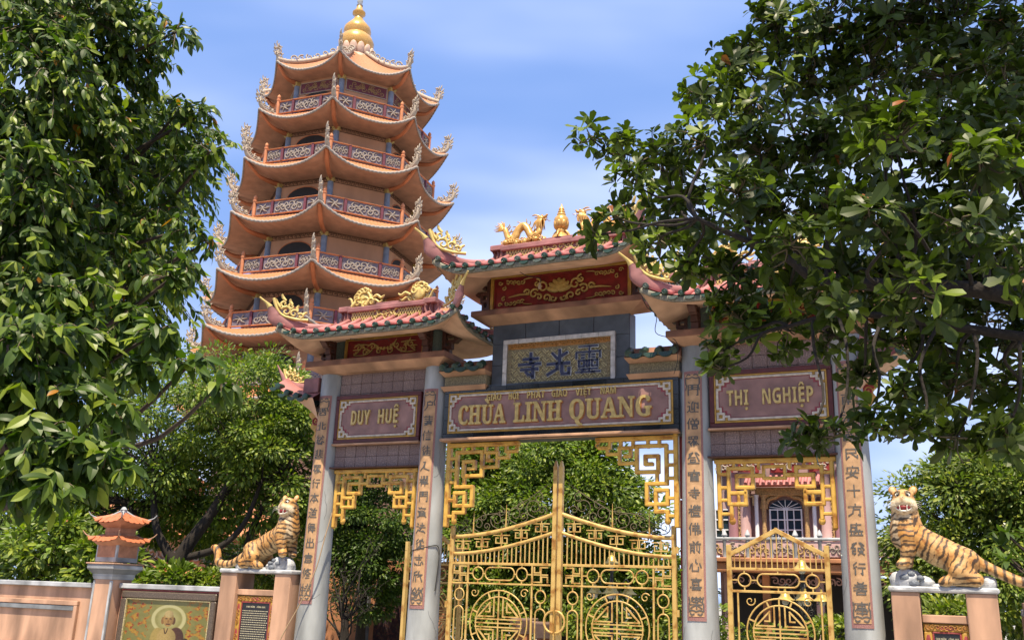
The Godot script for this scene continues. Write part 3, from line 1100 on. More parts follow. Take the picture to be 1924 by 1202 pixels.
func sign_board(called: String, label: String, x0: float, x1: float, y0: float, y1: float, z: float, tiles: bool) -> Node3D:
	var s := thing(called, label, "sign", Vector3((x0 + x1) * 0.5, y0, z))
	var w := x1 - x0
	var h := y1 - y0
	var bw := 0.088 if tiles else 0.07
	if tiles:
		var core := Mb.new()
		core.box(Vector3(0, h * 0.5, -0.04), Vector3(w - 0.01, h - 0.01, 0.08))
		part("backing", core, M.black_tile_b, s)
		var shapes := {}
		var lay := func(a: Vector2, b: Vector2) -> void:
			var sz := (b - a).abs()
			var key := "%d_%d" % [int(sz.x * 1000), int(sz.y * 1000)]
			if not shapes.has(key):
				var mb := Mb.new()
				mb.box(Vector3.ZERO, Vector3(sz.x - 0.005, sz.y - 0.005, 0.012), Basis.IDENTITY, 0.002)
				shapes[key] = mb.mesh()
			var k := int(a.x * 77 + a.y * 131) % 2
			part("tile", shapes[key], [M.black_tile, M.black_tile_b][absi(k)], s, Vector3((a.x + b.x) * 0.5, (a.y + b.y) * 0.5, 0.006))
		var m := int(round(w / 0.29))
		for i in m:
			lay.call(Vector2(-w / 2 + w * i / m, 0), Vector2(-w / 2 + w * (i + 1) / m, bw))
			lay.call(Vector2(-w / 2 + w * i / m, h - bw), Vector2(-w / 2 + w * (i + 1) / m, h))
		for i in 3:
			for sx in [-1, 1]:
				var xa: float = -w / 2 if sx < 0 else w / 2 - bw
				lay.call(Vector2(xa, bw + (h - 2 * bw) * i / 3.0), Vector2(xa + bw, bw + (h - 2 * bw) * (i + 1) / 3.0))
	else:
		var core := Mb.new()
		core.box(Vector3(0, h * 0.5, -0.04), Vector3(w - 0.02, h - 0.02, 0.06))
		frame_boxes(core, -w / 2, w / 2, 0, h, bw, 0.10, -0.02)
		part("frame", core, M.sign_maroon, s)
	var g := Mb.new()
	frame_boxes(g, -w / 2 + bw, w / 2 - bw, bw, h - bw, 0.028, 0.03, 0.006, 0.006)
	part("gilt_trim", g, M.gold_frame, s)
	var fld := Mb.new()
	var q := bw + 0.028
	fld.box(Vector3(0, h * 0.5, -0.002), Vector3(w - 2 * q, h - 2 * q, 0.01))
	part("gilt_field", fld, M.gold_frame, s)
	# the pale fret border: straight runs stepping round a square knot at each corner
	var wd := 0.034
	var m0 := q + 0.022
	var fr := Mb.new()
	var X := w / 2 - m0
	var k := 0.145
	for sx in [-1.0, 1.0]:
		for sy in [0, 1]:
			var c := Vector2(sx * X, h - m0 if sy else m0)
			var d := Vector2(-sx, -1.0 if sy else 1.0)
			var at := func(a: float, b: float) -> Vector2: return c + Vector2(d.x * a, d.y * b)
			bars(fr, [at.call(0, 0), at.call(k * 0.62, 0), at.call(k * 0.62, k * 0.62), at.call(0, k * 0.62), at.call(0, 0)], wd, 0.034, 0.014, 0.004)
			bars(fr, [at.call(k * 0.62, k * 0.31), at.call(k * 1.15, k * 0.31), at.call(k * 1.15, 0.0)], wd, 0.030, 0.0125, 0.004)
			bars(fr, [at.call(k * 0.31, k * 0.62), at.call(k * 0.31, k * 1.15), at.call(0.0, k * 1.15)], wd, 0.032, 0.0132, 0.004)
	for sy in [0, 1]:
		var yy := h - m0 if sy else m0
		bars(fr, [Vector2(-X + k * 1.15, yy), Vector2(X - k * 1.15, yy)], wd, 0.033, 0.0137, 0.004)
	for sx in [-1.0, 1.0]:
		bars(fr, [Vector2(sx * X, m0 + k * 1.15), Vector2(sx * X, h - m0 - k * 1.15)], wd, 0.035, 0.0143, 0.004)
	part("fret_border", fr, M.fret_white, s)
	# the coloured field inside, stepped at the corners as the border is
	var step := func(e: float) -> PackedVector2Array:
		var r := PackedVector2Array()
		var a := X - e
		var b0 := m0 + e
		var b1 := h - m0 - e
		var kk := k * 1.15
		for cc in [[1, 1], [-1, 1], [-1, 0], [1, 0]]:
			var bx: float = a * cc[0]
			var by: float = b1 if cc[1] else b0
			var dy: float = -kk if cc[1] else kk
			var dx: float = -kk * cc[0]
			var three := [Vector2(bx, by + dy), Vector2(bx + dx * 0.32, by + dy), Vector2(bx + dx * 0.32, by + dy * 0.62), Vector2(bx + dx * 0.68, by + dy * 0.62), Vector2(bx + dx * 0.68, by + dy * 0.32), Vector2(bx + dx, by + dy * 0.32), Vector2(bx + dx, by)]
			if cc[0] * (1 if cc[1] else -1) < 0:
				three.reverse()
			for p in three:
				r.append(p)
		return r
	var cr := Mb.new()
	cr.slab(step.call(0.0), 0.008, Transform3D(Basis.IDENTITY, Vector3(0, 0, 0.004)))
	part("crimson_edge", cr, M.sign_crimson, s)
	var mv := Mb.new()
	mv.slab(step.call(0.03), 0.008, Transform3D(Basis.IDENTITY, Vector3(0, 0, 0.009)))
	part("field", mv, M.sign_mauve, s)
	return s

func make_gate() -> void:
	var g := thing("temple_gate", "three-bay temple gate with four round grey inscribed pillars and stacked tiled roofs", "gate")
	var lines := ["西北慈悲眾行本道得出意修持", "戶請信徒入禪門資法從志欣欽", "門迎僧眾登寶寺禮佛前心喜樂", "東南清國民安十方盛發行善事"]
	for i in 4:
		make_pillar(g, i, lines[i])
	var crest := gold_scroll_mesh().mesh()
	var corbel := fret_bracket_mesh().mesh()
	for sx in [-1.0, 1.0]:
		var cx: float = sx * 3.395
		var xa: float = minf(sx * 4.28, sx * 2.5)
		var xb: float = maxf(sx * 4.28, sx * 2.5)
		stone_wall(g, xa, xb, 3.745, 5.45)
		var lip := Mb.new()
		lip.box(Vector3(cx, 3.735, -0.03), Vector3(1.84, 0.025, 0.34), Basis.IDENTITY, 0.005)
		part("soffit_strip", lip, M.fret_brown, g)
		var sill := Mb.new()
		sill.box(Vector3(cx, 4.145, 0.06), Vector3(1.80, 0.035, 0.2), Basis.IDENTITY, 0.006)
		part("sill", sill, M.peach, g)
		# the tie beam: a coved peach underside and a brown face
		var cove := Mb.new()
		cove.frustum(5.445, 1.24, 0.20, 5.545, 1.45, 0.40, Vector3(cx, 0, 0))
		var bm := part("tie_beam", cove, M.peach, g)
		var facer := Mb.new()
		facer.box(Vector3(cx, 5.60, 0), Vector3(2.92, 0.11, 0.82), Basis.IDENTITY, 0.01)
		part("beam_face", facer, M.beam_brown, bm)
		for k in [-1.0, 1.0]:
			var col := Mb.new()
			col.lathe(P2([Vector2(0.19, 5.65), Vector2(0.185, 6.12)]), 20, Vector3(cx + k * 1.02, 0, 0.0))
			part("short_column", col, M.green_column, g)
			for dr in [[0.0, -1.0], [PI / 2, 1.0], [PI / 2, -1.0], [0.0, 1.0]]:
				var turn := Basis(Vector3.UP, 0.0 if dr[0] == 0.0 and dr[1] > 0 else PI if dr[0] == 0.0 else -PI / 2 if dr[1] > 0 else PI / 2)
				if dr[0] == 0.0 and dr[1] != k:
					continue
				part("corbel", corbel, M.fret_brown, g, Vector3(cx + k * 1.02, 6.13, 0.0) + turn * Vector3(0.17, 0, 0), turn * Basis.from_scale(Vector3(1.15, 1.1, 1.2)))
		var fr := Mb.new()
		frame_boxes(fr, -0.85, 0.85, 5.655, 6.13, 0.055, 0.09, 0.02)
		var up := part("upper_panel", fr, M.gold_frame, g, Vector3(cx, 0, 0.02))
		var rd := Mb.new()
		rd.box(Vector3(0, 5.89, 0), Vector3(1.6, 0.38, 0.04))
		frame_boxes(rd, -0.80, 0.80, 5.705, 6.08, 0.03, 0.02, 0.028)
		part("red_field", rd, M.panel_red, up)
		var sc := Mb.new()
		relief_scroll(sc, 0.70, 0.155, 0.03, 0)
		sc.moved(func(q): return q + Vector3(0, 5.895, 0))
		part("carving", sc, M.gold_relief, up)
		var r := Roof.new()
		r.ye = 5.99
		r.yt = 6.42
		r.lift = 0.20
		r.hx = 1.78
		r.hz = 1.05
		make_roof(g, Vector3(cx + 0.20, 0, 0), r, 1.02, 0.20, 6.10, null, crest)
		make_ridge(g, Vector3(cx + 0.03, 0, 0), 0.78, 6.40, 6.62)
	# middle bay
	var lint := Mb.new()
	lint.box(Vector3(0, 4.60, -0.10), Vector3(4.12, 0.96, 0.28))
	part("lintel", lint, M.grey_slab, g)
	var sill2 := Mb.new()
	sill2.box(Vector3(0, 4.145, 0.02), Vector3(4.10, 0.045, 0.40), Basis.IDENTITY, 0.008)
	part("sill", sill2, M.peach, g)
	var box := Mb.new()
	box.box(Vector3(0, 5.60, -0.17), Vector3(2.46, 1.13, 0.30))
	var tab := part("grey_tablet", box, M.grey_slab, g)
	var slab1 := Mb.new()
	slab1.box(Vector3.ZERO, Vector3(0.605, 0.37, 0.02), Basis.IDENTITY, 0.003)
	var slabm := slab1.mesh()
	for j in 3:
		for i in 4:
			if (i == 1 or i == 2) and j < 2:
				continue
			part("slab", slabm, M.grey_slab, tab, Vector3(-0.9225 + 0.615 * i, 5.225 + 0.375 * j, -0.012 + 0.001 * ((i + j) % 2)))
	var sideslab := Mb.new()
	sideslab.box(Vector3.ZERO, Vector3(0.36, 0.75, 0.02), Basis.IDENTITY, 0.003)
	# white marble frame pieces round the inscription
	var px := 1.0
	var tops := 7
	var mt := Mb.new()
	mt.box(Vector3.ZERO, Vector3(2 * px / tops - 0.004, 0.075, 0.07), Basis.IDENTITY, 0.004)
	var mtm := mt.mesh()
	for i in tops:
		part("marble_piece", mtm, M.marble_white, tab, Vector3(-px + (i + 0.5) * 2 * px / tops, 5.80, 0.02))
	var ms := Mb.new()
	ms.box(Vector3.ZERO, Vector3(0.075, 0.246, 0.07), Basis.IDENTITY, 0.004)
	var msm := ms.mesh()
	for i in 3:
		for sx in [-1, 1]:
			part("marble_piece", msm, M.marble_white, tab, Vector3(sx * (px - 0.0375), 5.637 - 0.25 * i, 0.02))
	# the olive field of slanting fretwork, recessed behind the frame
	var fld := Mb.new()
	fld.box(Vector3(0, 5.41, -0.004), Vector3(1.86, 0.72, 0.02))
	part("olive_field", fld, M.lattice_dark, tab)
	var lat := Mb.new()
	var cell := 0.105
	for a in range(-12, 13):
		for b in range(-12, 13):
			var o := Vector2(a + b, a - b) * cell * 0.7071 + Vector2(0, 5.38)
			if absf(o.x) > 0.87 or o.y < 5.06 or o.y > 5.66:
				continue
			# a small hooked key in every lozenge
			var e := func(p: float, q: float) -> Vector2: return o + (Vector2(1, 1) * p + Vector2(1, -1) * q) * cell * 0.7071 * 0.5
			if (a + b) % 2 == 0:
				bars(lat, [e.call(-0.8, -0.62), e.call(0.62, -0.62)], 0.017, 0.02, 0.012, 0.0)
				bars(lat, [e.call(-0.8, 0.0), e.call(0.3, 0.0), e.call(0.3, 0.62)], 0.017, 0.021, 0.012, 0.0)
			else:
				bars(lat, [e.call(-0.62, -0.8), e.call(-0.62, 0.62)], 0.017, 0.022, 0.012, 0.0)
				bars(lat, [e.call(0.0, -0.8), e.call(0.0, 0.62), e.call(0.62, 0.62)], 0.017, 0.023, 0.012, 0.0)
	var lt := part("fret_lattice", lat, M.lattice_gold, tab)
	lt.set_meta("kind", "stuff")
	var band := Mb.new()
	for i in 26:
		curl(band, Vector3(-0.86 + i * 0.069, 5.715 + 0.012 * (i % 2), 0.018), 0.036, i * 0.9, 1.2 if i % 2 else -1.2, 0.012, 0.018)
	band.box(Vector3(0, 5.715, 0.008), Vector3(1.85, 0.095, 0.012))
	part("carved_band", band, M.carved_orange, tab)
	var rim := Mb.new()
	for sx in [-1, 1]:
		rim.box(Vector3(sx * 0.885, 5.37, 0.016), Vector3(0.075, 0.60, 0.03), Basis.IDENTITY, 0.008)
		for i in 9:
			curl(rim, Vector3(sx * 0.885, 5.10 + i * 0.065, 0.032), 0.026, i * 0.8, 1.1, 0.009, 0.012)
	part("carved_rim", rim, M.lattice_dark, tab)
	var cw := "寺光靈"
	for i in 3:
		var pale := Mb.new()
		var navy := Mb.new()
		var at := Vector3(-0.50 + 0.52 * i, 5.36 + 0.02 * i, 0.03)
		var sz := 0.40 if i < 2 else 0.43
		var wd := [0.066, 0.066, 0.036]
		brush(pale, cw[i], sz, wd[i] + 0.026, 0.012, func(q, dz): return Vector3(q.x * 0.95, q.y, dz))
		brush(navy, cw[i], sz, wd[i], 0.026, func(q, dz): return Vector3(q.x * 0.95, q.y, dz + 0.002))
		var ch := part("character", navy, M.navy_tile, tab, at)
		part("pale_outline", pale, M.rock_white, ch)
	# little tiled ledges either side of the tablet
	var cap := Mb.new()
	cap.lathe(P2([Vector2(0.0, -0.12), Vector2(0.062, -0.12), Vector2(0.062, 0.02), Vector2(0.04, 0.03), Vector2(0.0, 0.03)]), 12, Vector3.ZERO, Basis(Vector3.RIGHT, PI / 2))
	var capm := cap.mesh()
	var pan := Mb.new()
	var lobe := PackedVector2Array()
	for k in 9:
		var aa := PI + PI * k / 8.0
		lobe.append(Vector2(cos(aa) * 0.11, sin(aa) * 0.085))
	pan.slab(lobe, 0.03)
	var panm := pan.mesh()
	for sx in [-1.0, 1.0]:
		var lx: float = sx * 1.665
		var a := Mb.new()
		a.box(Vector3(0, 5.17, -0.05), Vector3(0.80, 0.24, 0.34), Basis.IDENTITY, 0.004)
		var ledge := part("tiled_ledge", a, M.lattice_dark, g, Vector3(lx, 0, 0))
		var b := Mb.new()
		b.frustum(4.99, 0.40, 0.19, 5.06, 0.43, 0.26, Vector3(0, 0, -0.05))
		b.frustum(5.245, 0.40, 0.20, 5.305, 0.44, 0.33, Vector3(0, 0, -0.05))
		part("cornice", b, M.peach, ledge)
		var top := Mb.new()
		top.frustum(5.306, 0.44, 0.34, 5.52, 0.44, 0.06, Vector3(0, 0, -0.05))
		part("ledge_roof", top, M.beam_brown, ledge)
		for i in 4:
			part("tile_cap", capm, M.tile_green, ledge, Vector3(-0.36 + 0.24 * i, 5.375, 0.29), Basis(Vector3.RIGHT, 0.5))
		for i in 3:
			part("drip_tile", panm, M.tile_green, ledge, Vector3(-0.24 + 0.24 * i, 5.355, 0.30), Basis(Vector3.RIGHT, -0.2))
	var cove2 := Mb.new()
	cove2.frustum(6.125, 1.25, 0.05, 6.235, 1.52, 0.34, Vector3(0, 0, -0.05))
	var bm2 := part("tie_beam", cove2, M.peach, g)
	var facer2 := Mb.new()
	facer2.box(Vector3(0, 6.285, -0.05), Vector3(3.06, 0.10, 0.70), Basis.IDENTITY, 0.01)
	part("beam_face", facer2, M.beam_brown, bm2)
	var f2 := Mb.new()
	frame_boxes(f2, -1.28, 1.28, 6.34, 7.02, 0.06, 0.10, 0.0)
	var lp := part("lotus_panel", f2, M.gold_frame, g, Vector3(0, 0, 0.03))
	var rd2 := Mb.new()
	rd2.box(Vector3(0, 6.68, -0.03), Vector3(2.46, 0.60, 0.06))
	frame_boxes(rd2, -1.22, 1.22, 6.40, 6.96, 0.03, 0.02, 0.012)
	part("red_field", rd2, M.panel_red, lp)
	var lot := Mb.new()
	for ring in [[7, 0.20, 0.15, 0.0], [6, 0.17, 0.20, 0.02], [5, 0.12, 0.22, 0.035]]:
		var m: int = ring[0]
		for k in m:
			var aa := lerpf(-1.25, 1.25, float(k) / (m - 1))
			var bs := Basis(Vector3(0, 0, 1), -aa)
			lot.ball(Vector3(0, 6.62, 0.02 + ring[3]) + bs * Vector3(0, ring[1] * 0.62, 0), Vector3(0.05, ring[1] * 0.62, 0.022), bs, 8, 6)
	for sx in [-1.0, 1.0]:
		for q in [[0.30, 6.72, 0.11, 0.3, 1.2], [0.45, 6.62, 0.09, 2.5, -1.2], [0.40, 6.80, 0.08, 1.5, 1.1], [0.22, 6.52, 0.08, 4.0, -1.1], [0.58, 6.66, 0.06, 0.0, 1.0], [0.10, 6.50, 0.06, 3.0, 1.0], [0.36, 6.55, 0.06, 1.0, 1.0]]:
			curl(lot, Vector3(sx * q[0], q[1], 0.025), q[2], q[3] if sx > 0 else PI - q[3], q[4] * sx, 0.022, 0.022)
		flame(lot, [Vector3(sx * 0.55, 6.62, 0.02), Vector3(sx * 0.72, 6.63, 0.02), Vector3(sx * 0.95, 6.60, 0.02)], 0.022, 0.018)
		for sy in [-1.0, 1.0]:
			for k in 7:
				var x := 1.10 - 0.07 * k
				var yy: float = 6.68 + sy * (0.20 - 0.004 * k) - sy * 0.10 * (1.0 if k < 3 else 0.0) * (k % 2)
				curl(lot, Vector3(sx * x, yy, 0.02), 0.042, k * 1.1, sx * sy * 1.1, 0.013, 0.014)
			flame(lot, [Vector3(sx * 0.66, 6.68 + sy * 0.21, 0.02), Vector3(sx * 0.6, 6.68 + sy * 0.23, 0.02), Vector3(sx * 0.48, 6.68 + sy * 0.235, 0.02)], 0.014, 0.012)
	part("lotus_carving", lot, M.gold_relief, lp)
	for k in [-1.0, 1.0]:
		var turn := Basis(Vector3.UP, 0.0 if k > 0 else PI)
		part("corbel", corbel, M.fret_brown, g, Vector3(k * 1.29, 6.98, 0.0), turn * Basis.from_scale(Vector3(1.1, 1.35, 1.4)))
	var r2 := Roof.new()
	r2.ye = 6.79
	r2.yt = 7.30
	r2.lift = 0.22
	r2.hx = 1.70
	r2.hz = 1.22
	r2.tx = 1.1
	make_roof(g, Vector3.ZERO, r2, 1.28, 0.12, 6.99, null, crest)
	make_ridge(g, Vector3.ZERO, 1.02, 7.27, 7.45)
	var st := Mb.new()
	st.box(Vector3(0, 6.70, -0.12), Vector3(2.4, 0.6, 0.16))
	part("upper_wall", st, M.peach, g)
	# outer wings: a short tiled eave on a scrolled bracket at either end
	for sx in [-1.0, 1.0]:
		var wing := Mb.new()
		wing.patch(func(u, s):
			var x := lerpf(0.12, 0.98, u)
			var y = 4.98 + 0.30 * pow(u, 2.6) + (1.0 - s) * 0.0
			return Vector3(sx * x, y + 0.22 * (1.0 - absf(2.0 * s - 1.0)), lerpf(0.36, -0.36, s)), 8, 6, sx < 0)
		var wg := part("side_eave", wing, M.roof_pink, g, Vector3(sx * 4.55, 0, 0))
		var un := Mb.new()
		un.patch(func(u, s):
			var x := lerpf(0.10, 0.99, u)
			return Vector3(sx * x, lerpf(4.60, 5.25, pow(u, 0.75)) , lerpf(0.12 + 0.25 * u, -0.12 - 0.25 * u, s)), 8, 4, sx > 0)
		for sz in [1.0, -1.0]:
			un.patch(func(u, s):
				var x := lerpf(0.10, 0.98, u)
				var yb := lerpf(4.60, 5.24, pow(u, 0.75))
				return Vector3(sx * x, lerpf(yb, 4.98 + 0.30 * pow(u, 2.6), s), sz * lerpf(0.12 + 0.25 * u, 0.36, s)), 8, 3, sx * sz < 0)
		part("soffit", un, M.soffit, wg)
		var hp := smooth([Vector3(sx * 0.15, 5.24, 0), Vector3(sx * 0.6, 5.27, 0), Vector3(sx * 0.98, 5.38, 0), Vector3(sx * 1.13, 5.54, 0), Vector3(sx * 1.28, 5.76, 0)], 5)
		var a := PackedFloat32Array()
		var b := PackedFloat32Array()
		for i in hp.size():
			var s := float(i) / (hp.size() - 1)
			a.append(lerpf(0.05, 0.012, s))
			b.append(lerpf(0.09, 0.012, smoothstep(0.4, 1.0, s)))
		var hn := Mb.new()
		hn.sweep(hp, a, b, 8)
		part("corner_horn", hn, M.ridge_pink, wg)
		part("crest", crest, M.gold_pale, wg, Vector3(sx * 0.92, 5.38, 0), (Basis.IDENTITY if sx > 0 else Basis(Vector3.UP, PI)) * Basis.from_scale(Vector3.ONE * 0.8))
		var wallp := Mb.new()
		wallp.box(Vector3(sx * 0.33, 5.27, 0), Vector3(0.34, 0.28, 0.30), Basis.IDENTITY, 0.01)
		part("wing_block", wallp, M.ridge_pink, wg)
		for sz in [1.0, -1.0]:
			for i in 4:
				var u := 0.16 + 0.25 * i
				var p := Vector3(sx * lerpf(0.12, 0.98, u), 4.98 + 0.30 * pow(u, 2.6) + 0.03, sz * 0.37)
				part("tile_cap", capm, M.tile_green, wg, p, Basis(Vector3.UP, 0.0 if sz > 0 else PI))
				part("drip_tile", panm, M.tile_green, wg, p + Vector3(sx * 0.1, -0.02, sz * 0.01), Basis.from_scale(Vector3(0.8, 0.8, 1)))
		var brk := Mb.new()
		var out := PackedVector2Array()
		for i in 33:
			var s := i / 32.0
			out.append(Vector2(0.10 + 0.26 * pow(1.0 - s, 0.8) + 0.035 * sin(s * 24.0), lerpf(4.78, 3.95, s)))
		out.append(Vector2(0.02, 3.9))
		out.append(Vector2(0.02, 4.78))
		if sx < 0:
			for i in out.size():
				out[i].x = -out[i].x
		brk.slab(out, 0.10)
		part("scroll_bracket", brk, M.gold_frame, wg)
		var red := Mb.new()
		for sz in [0.055, -0.055]:
			curl(red, Vector3(sx * 0.22, 4.62, sz), 0.085, 0.4, sx * 1.4, 0.022, 0.012)
			for i in 5:
				curl(red, Vector3(sx * (0.15 - 0.01 * i), 4.44 - 0.095 * i, sz), 0.045, 1.5 + PI * (i % 2), sx * (0.8 if i % 2 else -0.8), 0.018, 0.012)
		part("bracket_scroll", red, M.panel_red, wg)

func make_signs() -> void:
	var s := sign_board("sign_board", "wide mauve sign in black tile frame reading CHÙA LINH QUANG over the main gate", -2.05, 2.05, 4.17, 5.035, 0.105, true)
	var ed := Mb.new()
	for q in [["CHÙA", -1.765, -0.875], ["LINH", -0.735, 0.135], ["QUANG", 0.245, 1.63]]:
		letters(q[0], true, q[1], q[2], 0.225, 0.315, 0.020, 0.026, M.letter_gold, s)
		letters(q[0], true, q[1] + 0.014, q[2] + 0.014, 0.213, 0.315, 0.0135, 0.012, M.letter_edge, s, "letter_backing")
	var x := -1.235
	for q in [["GIÁO", -1.235, -0.955], ["HỘI", -0.83, -0.635], ["PHẬT", -0.50, -0.17], ["GIÁO", -0.055, 0.225], ["VIỆT", 0.365, 0.635], ["NAM", 0.78, 1.055]]:
		letters(q[0], false, q[1], q[2], 0.615, 0.112, 0.0135, 0.03, M.letter_gold, s, "small_letter")
	var l := sign_board("sign_board", "small mauve sign reading DUY HUỆ over the left side bay", -4.30, -2.52, 4.17, 5.035, 0.085, false)
	letters("DUY", false, -0.545, -0.14, 0.325, 0.255, 0.0135, 0.035, M.letter_gold, l)
	letters("HUỆ", false, 0.02, 0.46, 0.325, 0.255, 0.0135, 0.035, M.letter_gold, l)
	var r := sign_board("sign_board", "small mauve sign reading THỊ NGHIỆP over the right side bay", 2.52, 4.30, 4.17, 5.035, 0.085, false)
	letters("THỊ", false, -0.63, -0.30, 0.325, 0.23, 0.0135, 0.03, M.letter_gold, r)
	letters("NGHIỆP", false, -0.12, 0.63, 0.325, 0.23, 0.0135, 0.03, M.letter_gold, r)

# ---------------------------------------------------------------- golden fretwork and iron gates
func fretwork_middle(side: float) -> void:
	var t := thing("corner_fretwork", "golden key-pattern fretwork in the upper %s corner of the main gateway" % ("left" if side < 0 else "right"), "fretwork", Vector3(side * 2.0, 4.115, -0.02), 0.0, "golden fretwork in the gateways")
	# x grows inward from the pillar, y downward from the sill
	var p := func(x: float, y: float) -> Vector2: return Vector2(-side * x, -y)
	var fr := Mb.new()
	bars(fr, [p.call(0.035, 0.0), p.call(0.035, 1.36)], 0.075, 0.11, 0.0, 0.012)
	bars(fr, [p.call(0.075, 0.04), p.call(1.30, 0.04)], 0.07, 0.108, 0.0, 0.012)
	part("outer_frame", fr, M.fret_gold, t)
	var a := Mb.new()
	var w := 0.058
	# the chain along the top
	bars(a, [p.call(0.19, 0.16), p.call(0.66, 0.16), p.call(0.66, 0.56), p.call(0.32, 0.56), p.call(0.32, 0.32), p.call(0.52, 0.32), p.call(0.52, 0.44), p.call(0.42, 0.44)], w, 0.09, 0.0, 0.012)
	bars(a, [p.call(0.66, 0.42), p.call(0.94, 0.42), p.call(0.94, 0.18), p.call(0.76, 0.18), p.call(0.76, 0.31), p.call(0.85, 0.31)], w * 0.9, 0.085, 0.0, 0.012)
	bars(a, [p.call(0.94, 0.27), p.call(1.14, 0.27), p.call(1.14, 0.17), p.call(1.28, 0.17)], w * 0.85, 0.08, 0.0, 0.012)
	curl(a, Vector3(-side * 1.30, -0.13, 0), 0.045, 1.0, 1.0, 0.02, 0.035)
	# the chain down the pillar
	bars(a, [p.call(0.19, 0.16), p.call(0.19, 0.74), p.call(0.50, 0.74), p.call(0.50, 1.05), p.call(0.18, 1.05), p.call(0.18, 0.84), p.call(0.36, 0.84), p.call(0.36, 1.16), p.call(0.18, 1.16), p.call(0.18, 1.28)], w, 0.09, 0.0, 0.012)
	a.ball(Vector3(-side * 0.18, -1.30, 0), Vector3(0.05, 0.055, 0.05))
	for q in [[0.10, 0.26], [0.10, 0.46], [0.10, 0.66], [0.10, 0.96], [0.10, 1.22]]:
		bars(a, [p.call(0.06, q[1]), p.call(0.19, q[1])], 0.05, 0.08, 0.0, 0.008)
	for x in [0.30, 0.48, 0.72, 0.92, 1.10]:
		bars(a, [p.call(x, 0.06), p.call(x, 0.17)], 0.05, 0.08, 0.0, 0.008)
	bars(a, [p.call(0.34, 0.56), p.call(0.34, 0.74)], 0.05, 0.08, 0.0, 0.008)
	part("key_pattern", a, M.fret_gold, t)

func fretwork_side(side: float) -> void:
	var t := thing("bay_fretwork", "golden key-pattern fretwork hung like a curtain in the %s side bay" % ("left" if side < 0 else "right"), "fretwork", Vector3(side * 3.41, 3.715, -0.02), 0.0, "golden fretwork in the gateways")
	var hw := 0.83
	var fr := Mb.new()
	bars(fr, [Vector2(-hw, -0.035), Vector2(hw, -0.035)], 0.07, 0.12, 0.0, 0.014)
	for sx in [-1.0, 1.0]:
		bars(fr, [Vector2(sx * (hw - 0.03), -0.07), Vector2(sx * (hw - 0.03), -0.98)], 0.062, 0.11, 0.0, 0.014)
		curl(fr, Vector3(sx * (hw - 0.03), -1.0, 0), 0.035, 1.0, 1.0, 0.018, 0.045)
	part("outer_frame", fr, M.fret_gold, t)
	var a := Mb.new()
	var w := 0.056
	bars(a, [Vector2(-0.15, -0.12), Vector2(0.15, -0.12), Vector2(0.15, -0.29), Vector2(-0.15, -0.29), Vector2(-0.15, -0.12)], w * 0.8, 0.085, 0.0, 0.012)
	for sx in [-1.0, 1.0]:
		var q := func(x: float, y: float) -> Vector2: return Vector2(sx * x, -y)
		bars(a, [q.call(0.15, 0.25), q.call(0.54, 0.25), q.call(0.54, 0.42), q.call(0.31, 0.42), q.call(0.31, 0.14), q.call(0.66, 0.14), q.call(0.66, 0.50), q.call(0.42, 0.50)], w, 0.09, 0.0, 0.012)
		bars(a, [q.call(0.42, 0.42), q.call(0.42, 0.66), q.call(0.66, 0.66), q.call(0.66, 0.50)], w, 0.092, 0.0, 0.014)
		bars(a, [q.call(0.52, 0.50), q.call(0.52, 0.64)], w * 0.8, 0.082, 0.0, 0.012)
		bars(a, [q.call(0.63, 0.66), q.call(0.63, 0.86)], w, 0.088, 0.0, 0.012)
		a.ball(Vector3(sx * 0.625, -0.90, 0), Vector3(0.05, 0.055, 0.045))
		for y in [0.22, 0.42, 0.60, 0.80]:
			bars(a, [q.call(0.66, y), q.call(0.79, y)], 0.045, 0.08, 0.0, 0.01)
		for x in [0.22, 0.42, 0.58]:
			bars(a, [q.call(x, 0.06), q.call(x, 0.14)], 0.045, 0.08, 0.0, 0.01)
	part("key_pattern", a, M.fret_gold, t)

func key_unit(mb: Mb, c: Vector2, s: float, dir: float, r: float) -> void:
	# two hooked keys side by side
	for k in [-1.0, 1.0]:
		var o := c + Vector2(k * s * 0.56, 0)
		var f := func(x: float, y: float) -> Vector2: return o + Vector2(x * k * dir, y) * s * 0.46
		bars(mb, [f.call(1, 1), f.call(-1, 1), f.call(-1, -1), f.call(0.4, -1), f.call(0.4, 0.3), f.call(-0.3, 0.3)], r, 0.018, 0.0, 0.0)
	bars(mb, [c + Vector2(-s * 0.1, -s * 0.46), c + Vector2(s * 0.1, -s * 0.46)], r, 0.018, 0.0, 0.0)

func medallion(mb: Mb, o: Vector2, R: float, r: float) -> void:
	# a round longevity character of rods inside two rings
	for rr in [R, R * 0.80]:
		var ring := []
		for k in 41:
			ring.append(Vector3(o.x + cos(TAU * k / 40) * rr, o.y + sin(TAU * k / 40) * rr, 0))
		rod(mb, ring, r)
	for k in 8:
		var d := Vector2.from_angle(TAU * (k + 0.5) / 8)
		bars(mb, [o + d * R * 0.8, o + d * R], r * 1.7, r * 1.6, 0.0, 0.0)
	for sx in [-1.0, 1.0]:
		for sy in [-1.0, 1.0]:
			var f := func(x: float, y: float) -> Vector2: return o + Vector2(x * sx, y * sy) * R
			bars(mb, [f.call(0.16, 0.78), f.call(0.16, 0.20), f.call(0.70, 0.20), f.call(0.30, 0.62), f.call(0.30, 0.34), f.call(0.44, 0.34)], r * 1.7, r * 1.7, 0.0, 0.0)
	for y in [0.12, 0.0, -0.12]:
		bars(mb, [o + Vector2(-R * 0.8, y * R), o + Vector2(R * 0.8, y * R)], r * 1.7, r * 1.6, 0.0, 0.0)
	bars(mb, [o + Vector2(0, -R), o + Vector2(0, R)], r * 1.7, r * 1.7, 0.0, 0.0)

